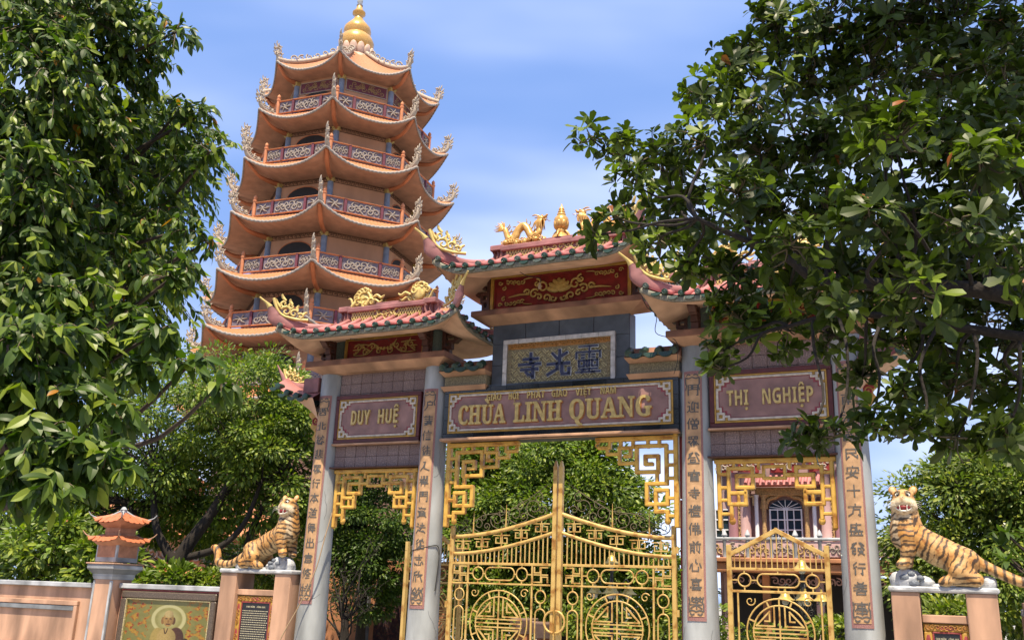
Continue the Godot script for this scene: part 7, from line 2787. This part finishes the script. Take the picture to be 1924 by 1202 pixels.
const ALMOND := [[3.36, 5.13, 7.65, 0.15], [3.60, 5.02, 7.50, 0.20], [3.85, 4.97, 7.41, 0.26], [4.27, 5.42, 7.55, 0.24], [4.49, 5.76, 7.35, 0.27], [4.77, 6.04, 7.25, 0.28], [5.13, 6.03, 7.20, 0.37], [5.62, 5.95, 7.13, 0.42], [6.05, 5.87, 7.09, 0.42], [6.39, 5.73, 7.03, 0.37], [4.61, 5.32, 7.42, 0.31], [4.96, 5.67, 7.00, 0.37], [5.42, 5.60, 6.93, 0.42], [5.93, 5.27, 7.32, 0.39], [6.24, 4.88, 7.69, 0.33], [4.28, 4.84, 7.80, 0.29], [4.67, 4.74, 7.68, 0.33], [5.10, 4.77, 7.64, 0.37], [5.56, 4.49, 8.03, 0.34], [5.98, 4.40, 8.00, 0.34], [6.22, 4.24, 7.94, 0.27], [3.80, 4.58, 7.80, 0.22], [4.08, 4.47, 7.67, 0.29], [3.68, 4.29, 7.94, 0.16], [3.52, 4.18, 7.95, 0.12], [3.95, 4.14, 7.79, 0.22], [4.33, 4.24, 7.74, 0.28], [4.73, 4.17, 7.96, 0.30], [5.13, 4.14, 7.90, 0.34], [5.55, 4.09, 7.86, 0.34], [5.97, 4.00, 7.83, 0.34], [4.16, 3.89, 7.86, 0.19], [4.47, 3.81, 7.76, 0.27], [4.76, 3.92, 7.32, 0.29], [5.15, 3.90, 7.27, 0.33], [5.53, 3.86, 7.24, 0.33], [5.92, 3.79, 7.22, 0.37], [6.21, 3.85, 7.26, 0.29], [4.52, 3.47, 7.74, 0.21], [4.41, 3.25, 7.92, 0.11], [4.75, 3.50, 7.40, 0.24], [5.06, 3.45, 7.35, 0.19], [5.39, 3.45, 7.12, 0.24], [5.73, 3.42, 7.11, 0.29], [6.08, 3.39, 7.11, 0.29], [4.39, 3.11, 7.99, 0.08], [5.23, 3.10, 7.56, 0.12], [5.48, 2.97, 7.72, 0.18], [5.76, 3.00, 7.52, 0.23], [6.07, 3.01, 7.23, 0.24], [4.95, 2.58, 8.40, 0.09], [5.12, 2.58, 8.38, 0.10], [5.32, 2.63, 8.38, 0.15], [5.53, 2.63, 8.16, 0.15], [5.75, 2.62, 7.96, 0.16], [6.01, 2.65, 7.77, 0.18], [6.51, 4.45, 7.52, 0.37], [6.44, 3.66, 7.22, 0.37], [6.61, 5.29, 7.39, 0.39]]

# a leaf along +x, its face up: shape 0 elliptic with a drip tip, 1 broad towards the end, 2 strap
func leaf_mesh(len: float, wid: float, shape: int, fold: float, droop: float, col: Color, rib := 0.0) -> Mb:
	var mb := Mb.new()
	var n := 6 if shape != 2 else 7
	var mid := []
	var lft := []
	var rgt := []
	for i in n + 1:
		var s := float(i) / n
		var w := 0.0
		match shape:
			0: w = pow(sin(PI * pow(s, 0.92)), 0.75) * (1.0 - 0.15 * s)
			1: w = pow(s, 0.85) * pow(maxf(0.0, 1.0 - pow(s, 5.0)), 0.5) * 1.12 + 0.02
			2: w = pow(sin(PI * pow(s, 0.75)), 0.6)
		w *= wid * 0.5
		var y := -droop * s * s * len
		var x := len * s * (1.0 - 0.25 * droop * s)
		mid.append(Vector3(x, y - fold * 0.15 * w, 0))
		lft.append(Vector3(x, y + fold * w + rib * sin(i * 2.4), -w))
		rgt.append(Vector3(x, y + fold * w - rib * sin(i * 2.1), w))
	mb.col = col
	for i in n:
		for sd in [[lft, -1.0], [rgt, 1.0]]:
			var e: Array = sd[0]
			var s: float = sd[1]
			var nf := func(k: int) -> Vector3:
				var tn: Vector3 = ((mid[mini(k + 1, n)] as Vector3) - (mid[maxi(k - 1, 0)] as Vector3)).normalized()
				var ac: Vector3 = Vector3(0, fold, s).normalized()
				var q := tn.cross(ac)
				return (q if q.y > 0 else -q).normalized()
			var n0: Vector3 = nf.call(i)
			var n1: Vector3 = nf.call(i + 1)
			var a: Vector3 = mid[i]
			var b: Vector3 = mid[i + 1]
			var c: Vector3 = e[i + 1]
			var d: Vector3 = e[i]
			if s > 0:
				if i < n - 1 or shape == 1:
					mb.tri(a, c, b, n0, n1, n1)
				mb.tri(a, d, c, n0, n0, n1)
			else:
				if i < n - 1 or shape == 1:
					mb.tri(a, b, c, n0, n1, n1)
				mb.tri(a, c, d, n0, n1, n0)
	return mb

func facing(x: Vector3, up: Vector3, s: float) -> Basis:
	var xx := x.normalized()
	var z := xx.cross(up)
	if z.length() < 0.05:
		z = xx.cross(Vector3(0.3, 0.1, 1))
	z = z.normalized()
	return Basis(xx * s, z.cross(xx).normalized() * s, z * s)

func rand_dir(rng: RandomNumberGenerator) -> Vector3:
	while true:
		var v := Vector3(rng.randf_range(-1, 1), rng.randf_range(-1, 1), rng.randf_range(-1, 1))
		var l := v.length()
		if l > 0.05 and l <= 1.0:
			return v / l
	return Vector3.UP

func in_view(p: Vector3) -> bool:
	var cb := Basis(Vector3.UP, deg_to_rad(25.2752)) * Basis(Vector3.RIGHT, deg_to_rad(16.5356))
	var q := cb.inverse() * (p - CAM)
	return q.z < -0.5 and absf(q.x / q.z) < 0.55 and absf(q.y / q.z) < 0.34

# leaves set out as transforms and tints: the largest in view become leaves of their own, the rest one mass
func hang_leaves(tree: Node3D, where: Array, tints: PackedColorArray, kind: Array, m: Material, singles: int) -> void:
	var order := []
	for i in where.size():
		var t: Transform3D = where[i]
		order.append([t.basis.x.length() / maxf(0.1, (t.origin - CAM).length()) if in_view(t.origin) else 0.0, i])
	order.sort_custom(func(a, b): return a[0] > b[0])
	var baked := {}
	var rest := [[], [], []]
	var rt := [PackedColorArray(), PackedColorArray(), PackedColorArray()]
	# flat, drooping and curled blades
	var shapes := [[1.0, 1.0, 1.0], [1.06, 0.86, 2.6], [0.9, 1.08, -0.7]]
	for k in order.size():
		var i: int = order[k][1]
		if k < singles:
			var c := tints[i]
			var sh: Array = shapes[i % 3]
			var key := "%d_%d_%d_%d" % [int(c.r * 40), int(c.g * 40), int(c.b * 60), i % 3]
			if not baked.has(key):
				baked[key] = leaf_mesh(kind[0] * sh[0], kind[1] * sh[1], kind[2], kind[3], kind[4] * sh[2], c, kind[5]).mesh()
			var t: Transform3D = where[i]
			part("leaf", baked[key], m, tree, t.origin, t.basis)
		else:
			rest[i % 3].append(where[i])
			rt[i % 3].append(tints[i])
	for v in 3:
		var sh: Array = shapes[v]
		instances("foliage", leaf_mesh(kind[0] * sh[0], kind[1] * sh[1], kind[2], kind[3], kind[4] * sh[2], Color.WHITE, kind[5]).mesh(), m, tree, rest[v], rt[v])

func limb(mb: Mb, a: Vector3, b: Vector3, ra: float, rb: float, rng: RandomNumberGenerator, wob := 0.12) -> PackedVector3Array:
	var l := (b - a).length()
	var p := smooth([a, a.lerp(b, 0.33) + rand_dir(rng) * l * wob, a.lerp(b, 0.68) + rand_dir(rng) * l * wob, b], 4)
	mb.tube(p, ra, rb, 7)
	return p

func make_ficus() -> void:
	var t := thing("ficus_tree", "large foreground tree on the left with hanging glossy oval leaves", "tree", Vector3.ZERO)
	var rng := RandomNumberGenerator.new()
	rng.seed = 11
	var trunk := Mb.new()
	var base := Vector3(-3.6, 0, 7.6)
	var fork := Vector3(-3.1, 3.4, 7.8)
	trunk.tube(smooth([base, base + Vector3(0.1, 1.4, 0.05), fork, fork + Vector3(0.5, 3.4, 0.2), fork + Vector3(0.9, 5.6, 0.5)], 5), 0.34, 0.10, 12)
	part("trunk", trunk, M.bark, t)
	var where := []
	var tints := PackedColorArray()
	var twigs := Mb.new()
	var all := FICUS.duplicate()
	for q in [[-2.2, 7.6, 8.6, 0.8], [-1.2, 7.9, 8.8, 0.7], [-2.5, 6.0, 9.2, 0.8], [-2.4, 4.6, 9.6, 0.7], [-4.4, 5.0, 7.4, 0.9], [-4.6, 6.4, 8.0, 0.9], [-3.4, 8.6, 7.8, 0.9], [-2.6, 6.6, 6.6, 0.9], [-3.6, 5.6, 6.4, 0.9], [-2.4, 5.0, 6.8, 0.8], [-4.2, 4.2, 8.8, 0.8], [-3.4, 4.4, 6.6, 0.8], [-5.0, 5.6, 7.0, 0.8], [-3.2, 7.4, 9.0, 0.8]]:
		all.append(q)
	for q in all:
		var c := Vector3(q[0], q[1], q[2])
		var r: float = q[3]
		var br := Mb.new()
		var from := Vector3(-2.9, clampf(c.y - 0.7, 2.6, 7.5), 7.9)
		limb(br, from, c, 0.045, 0.010, rng, 0.07)
		part("limb", br, M.bark, t)
		var n := int(74.0 * pow(r / 0.45, 2.0)) + 5
		for k in n:
			var d := rand_dir(rng)
			var a := c + d * r * 0.30 * rng.randf()
			var out := (d + Vector3(0.35, 0.1, 0.1)).normalized()
			var ln := r * rng.randf_range(0.5, 0.95)
			var b := a + out * ln * 0.7 + Vector3(0, -0.10 * ln, 0)
			var e := a + out * ln + Vector3(0, -0.34 * ln, 0)
			if k % 2 == 0:
				twigs.tube(smooth([a, b, e], 2), 0.006, 0.0025, 4)
			var m := 4 + int(ln / 0.052)
			for j in m:
				var s := (j + 1.0) / m
				var p := a.lerp(b, s * 2.0) if s < 0.5 else b.lerp(e, s * 2.0 - 1.0)
				var side := out.cross(Vector3.UP).normalized() * (1.0 if j % 2 else -1.0)
				var dir := (out * 0.45 + side * rng.randf_range(0.1, 0.8) + Vector3(0, -rng.randf_range(0.15, 1.25), 0) + rand_dir(rng) * 0.3).normalized()
				var up := (Vector3(0.2, 0.75, 0.45) + rand_dir(rng) * 0.55).normalized()
				var sz := rng.randf_range(0.58, 1.22) * (1.38 if c.y < 3.6 else 1.15 if c.y < 4.4 else 1.0)
				var young := s > 0.86 and rng.randf() < 0.6
				where.append(Transform3D(facing(dir, up, sz), p))
				var g := rng.randf_range(0.6, 1.15)
				var col := Color(0.062, 0.112, 0.016) * g
				if young:
					col = Color(0.21, 0.27, 0.03) * rng.randf_range(0.8, 1.2)
				elif rng.randf() < 0.16:
					col = Color(0.12, 0.18, 0.022)
				elif rng.randf() < 0.008:
					col = Color(0.42, 0.18, 0.02)
				tints.append(col)
	part("twigs", twigs, M.twig, t).set_meta("kind", "stuff")
	hang_leaves(t, where, tints, [0.112, 0.046, 0, 0.22, 0.22, 0.0], M.leaf_gloss, 300)

func make_almond() -> void:
	var t := thing("almond_tree", "large dark foreground tree on the right with rosettes of broad leaves", "tree", Vector3.ZERO)
	var rng := RandomNumberGenerator.new()
	rng.seed = 23
	var trunk := Mb.new()
	trunk.tube(smooth([Vector3(9.2, 0, 7.6), Vector3(9.1, 1.6, 7.5), Vector3(8.9, 3.2, 7.4), Vector3(8.8, 6.0, 7.5), Vector3(8.6, 8.5, 7.8)], 5), 0.30, 0.14, 12)
	part("trunk", trunk, M.bark, t)
	# big boughs that reach out over the forecourt
	var boughs := [
		[Vector3(9.0, 2.9, 7.6), Vector3(7.6, 3.05, 8.2), Vector3(6.35, 3.40, 7.89), Vector3(5.92, 3.52, 7.90), Vector3(5.39, 3.60, 7.93), Vector3(5.04, 3.66, 7.96), Vector3(4.87, 3.80, 8.03), Vector3(4.61, 3.93, 8.14), Vector3(4.33, 4.08, 8.23)],
		[Vector3(9.0, 2.6, 7.6), Vector3(7.2, 2.9, 8.2), Vector3(6.34, 3.18, 7.83), Vector3(5.81, 3.31, 7.84), Vector3(5.22, 3.44, 7.89), Vector3(4.82, 3.40, 7.85)],
		[Vector3(8.8, 5.5, 7.5), Vector3(8.0, 7.2, 7.6), Vector3(6.6, 7.9, 7.6), Vector3(4.9, 7.9, 7.4)],
		[Vector3(8.8, 4.4, 7.5), Vector3(7.0, 4.9, 6.6), Vector3(5.6, 5.2, 6.5), Vector3(4.2, 5.5, 6.4)],
		[Vector3(8.9, 3.3, 7.4), Vector3(7.2, 3.95, 6.7), Vector3(6.0, 4.1, 6.4), Vector3(4.95, 4.3, 6.5), Vector3(4.1, 4.8, 6.8)]]
	var nodes := []
	for k in 5:
		var mb := Mb.new()
		var p := smooth(boughs[k], 6)
		mb.tube(p, [0.075, 0.05, 0.08, 0.07, 0.08][k], 0.012, 9)
		part("bough", mb, M.bark_dark, t)
		nodes.append_array(Array(p))
	var where := []
	var tints := PackedColorArray()
	var twigs := Mb.new()
	var all := ALMOND.duplicate()
	for q in [[5.85, 3.55, 8.9, 0.2], [5.4, 3.7, 8.85, 0.22], [5.0, 3.55, 8.9, 0.2], [6.0, 3.9, 8.8, 0.24], [5.2, 3.25, 8.8, 0.16], [5.65, 3.2, 8.9, 0.18], [4.7, 4.0, 8.7, 0.2], [5.6, 4.1, 8.9, 0.22], [6.15, 3.3, 8.9, 0.2]]:
		all.append(q)
	for k in 19:
		all.append([rng.randf_range(4.0, 8.4), rng.randf_range(6.9, 8.6), rng.randf_range(7.2, 9.8), rng.randf_range(0.45, 0.65)])
	for q in all:
		var c := Vector3(q[0], q[1], q[2])
		var r: float = q[3]
		var best: Vector3 = nodes[0]
		for p in nodes:
			if (p - c).length() + maxf(0.0, c.x - p.x) * 0.6 < (best - c).length() + maxf(0.0, c.x - best.x) * 0.6:
				best = p
		var br := Mb.new()
		limb(br, best, c, 0.010 + 0.016 * r, 0.006, rng, 0.10)
		part("limb", br, M.bark_dark, t)
		var edge := clampf((5.2 - c.x) / 1.2, 0.0, 1.0)
		var n := int(lerpf(54.0, 38.0, edge) * pow(r / 0.35, 2.0)) + 4
		for k in n:
			var d := rand_dir(rng)
			d = (d + Vector3(-0.15, 0.18, 0.0)).normalized()
			var e := c + d * r * pow(rng.randf(), 0.45)
			if k % 2 == 0:
				twigs.tube(smooth([c + (e - c) * 0.15, c.lerp(e, 0.55) + rand_dir(rng) * 0.04, e], 2), 0.006, 0.004, 4)
			var axis := (d + Vector3(0, 0.7, 0)).normalized()
			var b := Basis(Quaternion(Vector3.UP, axis))
			var m := rng.randi_range(5, 9)
			var big := rng.randf_range(0.5, 1.12)
			var young := rng.randf() < 0.12 + 0.22 * edge
			for j in m:
				var a := TAU * (j + rng.randf() * 0.5) / m
				var el := rng.randf_range(0.05, 0.85)
				var dir := b * Vector3(cos(a) * cos(el), sin(el), sin(a) * cos(el))
				var up := b * Vector3(-cos(a) * sin(el), cos(el), -sin(a) * sin(el))
				where.append(Transform3D(facing(dir, up + rand_dir(rng) * 0.25, big * rng.randf_range(0.7, 1.15)), e + axis * rng.randf_range(-0.03, 0.01)))
				var col := Color(0.060, 0.090, 0.015) * rng.randf_range(0.55, 1.2)
				if young or rng.randf() < 0.08:
					col = Color(0.17, 0.23, 0.03) * rng.randf_range(0.8, 1.2)
				elif rng.randf() < 0.004:
					col = Color(0.30, 0.10, 0.03)
				tints.append(col)
	part("twigs", twigs, M.twig, t).set_meta("kind", "stuff")
	hang_leaves(t, where, tints, [0.138, 0.074, 1, 0.16, 0.16, 0.002], M.leaf_gloss, 300)

# a tree or bush further off: trunk lines, then leaf clumps through the ellipsoids [centre, radii, clumps]
func bushy(called: String, label: String, category: String, trunks: Array, lumps: Array, per: int, size: float, base: Color, seed: int, shape := 0, group := "") -> void:
	var t := thing(called, label, category, Vector3.ZERO, 0.0, group)
	var rng := RandomNumberGenerator.new()
	rng.seed = seed
	var ends := []
	for q in trunks:
		var mb := Mb.new()
		var p := smooth(q[0], 5)
		mb.tube(p, q[1], q[2], 9)
		part("trunk" if q == trunks[0] else "limb", mb, M.bark_dark, t)
		ends.append_array(Array(p.slice(p.size() / 2)))
	var where := []
	var tints := PackedColorArray()
	var twigs := Mb.new()
	for lp in lumps:
		var c: Vector3 = lp[0]
		var rr: Vector3 = lp[1]
		for k in lp[2]:
			var d := rand_dir(rng)
			var cc := c + d * rr * pow(rng.randf(), 0.30)
			var cr := rng.randf_range(0.16, 0.34) * pow(rr.length() / 3.0, 0.5) * 1.5
			if ends.size() and k % 3 == 0:
				var best: Vector3 = ends[0]
				for e in ends:
					if (e - cc).length() < (best - cc).length():
						best = e
				twigs.tube(smooth([best, best.lerp(cc, 0.5) + rand_dir(rng) * 0.15, cc], 3), 0.022, 0.006, 5)
			var tone := rng.randf_range(0.7, 1.25)
			for j in per:
				var dd := rand_dir(rng)
				var p := cc + dd * cr * Vector3(1.2, 0.75, 1.2) * pow(rng.randf(), 0.4)
				var dir := (dd + d * 0.4 + Vector3(0, -0.25, 0)).normalized()
				var up := (Vector3(0.1, 0.8, 0.35) + rand_dir(rng) * 0.7).normalized()
				where.append(Transform3D(facing(dir, up, rng.randf_range(0.7, 1.25)), p))
				var col := base * tone * rng.randf_range(0.7, 1.2)
				if rng.randf() < 0.22:
					col = col.lerp(Color(base.r * 2.6, base.g * 2.0, base.b * 1.6), 0.7)
				tints.append(col)
	if twigs.v.size():
		part("twigs", twigs, M.bark_dark, t).set_meta("kind", "stuff")
	instances("crown", leaf_mesh(size, size * 0.46, shape, 0.2, 0.2, Color.WHITE).mesh(), M.leaf_gloss, t, where, tints)

func make_trees() -> void:
	var V := func(x: float, y: float, z: float) -> Vector3: return Vector3(x, y, z)
	bushy("broadleaf_tree", "bright green tree with dark forking trunks behind the left wall", "tree", [
		[[V.call(-10.2, 0, -2.3), V.call(-10.1, 1.2, -2.3), V.call(-9.9, 2.3, -2.4), V.call(-9.5, 3.2, -2.7), V.call(-9.0, 4.4, -3.0)], 0.24, 0.08],
		[[V.call(-10.0, 2.1, -2.3), V.call(-10.5, 2.9, -2.1), V.call(-10.9, 4.2, -2.2)], 0.12, 0.05],
		[[V.call(-9.95, 2.2, -2.4), V.call(-9.1, 2.45, -2.6), V.call(-8.6, 3.0, -2.8), V.call(-8.4, 4.0, -3.0)], 0.09, 0.04],
		[[V.call(-9.2, 0, -3.6), V.call(-9.0, 1.6, -3.5), V.call(-8.9, 2.8, -3.4), V.call(-8.3, 4.0, -3.4)], 0.15, 0.05],
		[[V.call(-10.3, 2.0, -2.3), V.call(-10.9, 2.4, -2.2), V.call(-11.6, 3.4, -2.3)], 0.08, 0.03],
	], [[V.call(-11.0, 5.3, -3.0), V.call(2.9, 2.0, 2.2), 120], [V.call(-9.1, 5.5, -3.2), V.call(1.5, 1.6, 1.6), 70], [V.call(-12.6, 4.2, -2.6), V.call(2.2, 1.8, 1.8), 60], [V.call(-8.2, 4.4, -3.4), V.call(1.0, 1.5, 1.2), 54], [V.call(-10.2, 3.9, -3.6), V.call(2.0, 0.9, 1.2), 60], [V.call(-14.0, 3.4, -2.4), V.call(2.0, 1.8, 1.4), 70], [V.call(-8.0, 2.9, -4.2), V.call(1.0, 0.7, 0.6), 26], [V.call(-11.8, 3.0, -4.0), V.call(1.8, 0.7, 0.8), 40], [V.call(-9.7, 2.2, -5.0), V.call(1.6, 0.5, 0.6), 26]], 150, 0.115, Color(0.125, 0.19, 0.026), 41)
	bushy("broadleaf_tree", "leafy green tree filling the view through the main gate", "tree", [
		[[V.call(-2.6, 0, -7.0), V.call(-2.6, 1.4, -7.0), V.call(-2.4, 2.6, -6.9), V.call(-2.2, 4.2, -6.9)], 0.16, 0.05],
		[[V.call(-2.5, 1.9, -7.0), V.call(-3.3, 2.8, -6.8), V.call(-3.8, 3.8, -6.6)], 0.07, 0.03],
		[[V.call(-2.5, 2.0, -7.0), V.call(-1.6, 2.9, -7.0), V.call(-1.0, 3.6, -7.1)], 0.07, 0.03],
	], [[V.call(-2.8, 3.7, -6.9), V.call(2.1, 1.6, 1.6), 150], [V.call(-4.6, 3.2, -6.6), V.call(1.2, 1.5, 1.1), 70], [V.call(-5.2, 4.0, -7.3), V.call(1.2, 1.3, 1.0), 70], [V.call(-4.6, 4.7, -7.2), V.call(1.3, 0.9, 0.9), 70], [V.call(-2.4, 4.9, -7.0), V.call(1.6, 0.7, 0.9), 60], [V.call(-1.3, 3.3, -7.2), V.call(1.2, 1.2, 1.0), 44], [V.call(-3.2, 1.9, -6.6), V.call(2.2, 0.9, 1.0), 80], [V.call(-0.7, 1.9, -7.0), V.call(1.3, 0.9, 0.9), 44]], 150, 0.12, Color(0.12, 0.185, 0.026), 42)
	bushy("dark_tree", "dense dark green tree behind the left side bay", "tree", [
		[[V.call(-6.7, 0, -4.9), V.call(-6.7, 1.4, -4.9), V.call(-6.6, 2.8, -4.8)], 0.14, 0.05],
	], [[V.call(-6.5, 3.4, -4.7), V.call(1.2, 1.2, 1.0), 70], [V.call(-7.4, 3.8, -4.6), V.call(0.9, 1.2, 0.9), 36], [V.call(-6.2, 2.4, -4.4), V.call(0.9, 0.6, 0.7), 34], [V.call(-6.3, 1.7, -4.5), V.call(0.8, 0.6, 0.5), 22]], 140, 0.10, Color(0.055, 0.10, 0.016), 43)
	bushy("broadleaf_tree", "thick hedge-like tree behind the right tiger", "tree", [
		[[V.call(6.6, 0, -4.8), V.call(6.6, 1.4, -4.8), V.call(6.4, 2.6, -4.7)], 0.13, 0.05],
	], [[V.call(6.3, 3.1, -4.4), V.call(1.9, 1.2, 1.0), 130], [V.call(7.6, 3.8, -4.6), V.call(1.7, 1.2, 1.0), 110], [V.call(6.0, 3.9, -5.2), V.call(1.0, 0.7, 0.8), 40], [V.call(6.0, 2.1, -4.0), V.call(1.5, 0.8, 0.7), 60]], 140, 0.10, Color(0.13, 0.185, 0.032), 44)
	bushy("shrub", "broad-leaved shrub rising behind the wall at the left edge", "shrub", [
		[[V.call(-12.4, 0, -1.2), V.call(-12.3, 1.0, -1.2), V.call(-12.0, 2.0, -1.2)], 0.07, 0.03],
	], [[V.call(-12.6, 2.2, -1.0), V.call(1.6, 1.0, 0.7), 44], [V.call(-10.9, 1.9, -1.0), V.call(1.2, 0.7, 0.6), 30], [V.call(-9.0, 1.5, -1.2), V.call(1.0, 0.5, 0.5), 20]], 75, 0.17, Color(0.125, 0.19, 0.024), 45)
	for q in [[-8.1, 1.6, -1.4, 0.6, "low leafy shrub between the lantern pier and the left tiger"], [-5.6, 1.45, -1.0, 0.45, "small shrub seen through the open plinth of the left tiger"], [5.6, 1.5, -1.2, 0.5, "small shrub seen through the open plinth of the right tiger"], [-1.2, 1.2, -4.6, 0.65, "rounded courtyard shrub behind the ring handle"], [1.0, 1.15, -4.9, 0.75, "yellow-green courtyard shrub behind the right gate leaf"], [2.55, 1.05, -3.2, 0.55, "courtyard shrub at the foot of the right side gate"], [3.9, 1.3, -3.4, 0.5, "courtyard shrub behind the rightmost pillar"], [-3.4, 1.25, -5.2, 0.6, "courtyard shrub left of the planters"]]:
		bushy("shrub", q[4], "shrub", [[[V.call(q[0], 0, q[2]), V.call(q[0] + 0.05, q[1] * 0.5, q[2]), V.call(q[0], q[1], q[2])], 0.03, 0.01]], [[V.call(q[0], q[1] - 0.1, q[2]), V.call(q[3], q[3] * 0.8, q[3] * 0.7), int(q[3] * 34)]], 70, 0.105, Color(0.135, 0.19, 0.022), int(q[0] * 10) + 200, 0, "shrubs inside the precinct")
	bushy("hedge", "long background hedge closing the courtyard behind the gate tree", "hedge", [], [[V.call(-4.5, 1.3, -11.5), V.call(4.6, 1.3, 0.8), 170], [V.call(-12.0, 2.0, -10.0), V.call(3.5, 1.6, 0.8), 90], [V.call(8.0, 1.6, -9.0), V.call(3.5, 1.6, 0.8), 90]], 120, 0.13, Color(0.060, 0.105, 0.020), 48)
	bushy("broadleaf_tree", "distant broad tree beyond the precinct left of the pagoda", "tree", [[[V.call(-40, 0, -20), V.call(-40, 2, -20), V.call(-39.5, 4.5, -20)], 0.4, 0.2]], [[V.call(-40, 5.5, -20), V.call(6.0, 3.5, 4.0), 90]], 110, 0.3, Color(0.11, 0.17, 0.03), 61)
	# the bare shrub in the left bay
	var t := thing("bare_shrub", "half dead bare-branched shrub standing in the left side bay", "shrub", Vector3(-6.15, 0, -3.4))
	var rng := RandomNumberGenerator.new()
	rng.seed = 77
	var st := Mb.new()
	st.tube(smooth([V.call(0, 0, 0), V.call(0.05, 0.6, 0), V.call(0.0, 1.2, 0)], 4), 0.13, 0.07, 9)
	part("trunk", st, M.bark_dark, t)
	var where := []
	var tints := PackedColorArray()
	for k in 16:
		var mb := Mb.new()
		var a := V.call(rng.randf_range(-0.05, 0.05), rng.randf_range(0.6, 1.2), 0) as Vector3
		var e := a + Vector3(rng.randf_range(-0.7, 0.9), rng.randf_range(0.6, 1.5), rng.randf_range(-0.5, 0.5))
		var p := limb(mb, a, e, 0.028, 0.006, rng, 0.1)
		for j in 5:
			var o := p[4 + rng.randi() % (p.size() - 4)]
			limb(mb, o, o + rand_dir(rng) * 0.35 + Vector3(0, 0.15, 0), 0.008, 0.003, rng, 0.12)
			for i in 5:
				where.append(Transform3D(facing(rand_dir(rng), Vector3.UP + rand_dir(rng), rng.randf_range(0.5, 1.0)), o + rand_dir(rng) * 0.3))
				tints.append(Color(0.07, 0.10, 0.03) * rng.randf_range(0.6, 1.2))
		part("branch", mb, M.bark_dark, t)
	instances("sparse_leaves", leaf_mesh(0.08, 0.035, 0, 0.2, 0.2, Color.WHITE).mesh(), M.leaf_matt, t, where, tints)
	# frangipani: strap leaves in whorls at the branch ends
	var f := thing("frangipani_tree", "frangipani with whorls of long strap leaves at the right edge", "tree", Vector3(7.6, 0, -1.3))
	var tr := Mb.new()
	tr.tube(smooth([V.call(0, 0, 0), V.call(0.05, 0.9, 0), V.call(-0.1, 1.6, 0)], 4), 0.12, 0.08, 9)
	part("trunk", tr, M.bark, f)
	where = []
	tints = PackedColorArray()
	var fl := []
	var ft := PackedColorArray()
	for k in 46:
		var e := Vector3(rng.randf_range(-1.35, 0.9), rng.randf_range(1.2, 3.1), rng.randf_range(-0.7, 0.8))
		if e.x < -0.9 and e.y < 1.7:
			e.x += 0.7
		var mb := Mb.new()
		limb(mb, V.call(-0.08, 1.2 + 0.2 * (k % 3), 0), e, 0.035, 0.018, rng, 0.1)
		part("branch", mb, M.bark, f)
		for j in 13:
			var a := TAU * j / 13.0 + rng.randf() * 0.4
			var el := rng.randf_range(-0.1, 0.9)
			var dir := Vector3(cos(a) * cos(el), sin(el), sin(a) * cos(el))
			where.append(Transform3D(facing(dir, Vector3.UP + dir * -0.4, rng.randf_range(0.75, 1.15)), e))
			tints.append(Color(0.085, 0.135, 0.026) * rng.randf_range(0.7, 1.25))
		if k % 5 == 0:
			for j in 9:
				fl.append(Transform3D(facing(rand_dir(rng) + Vector3(0, 0.6, 0), Vector3.UP, 1.0), e + Vector3(0, 0.10, 0) + rand_dir(rng) * 0.03))
				ft.append(Color(0.75, 0.72, 0.55))
	hang_leaves(f, where, tints, [0.30, 0.075, 2, 0.15, 0.35, 0.0], M.leaf_gloss, 150)
	instances("blossom", leaf_mesh(0.05, 0.03, 0, 0.1, 0.1, Color.WHITE).mesh(), M.flower, f, fl, ft)
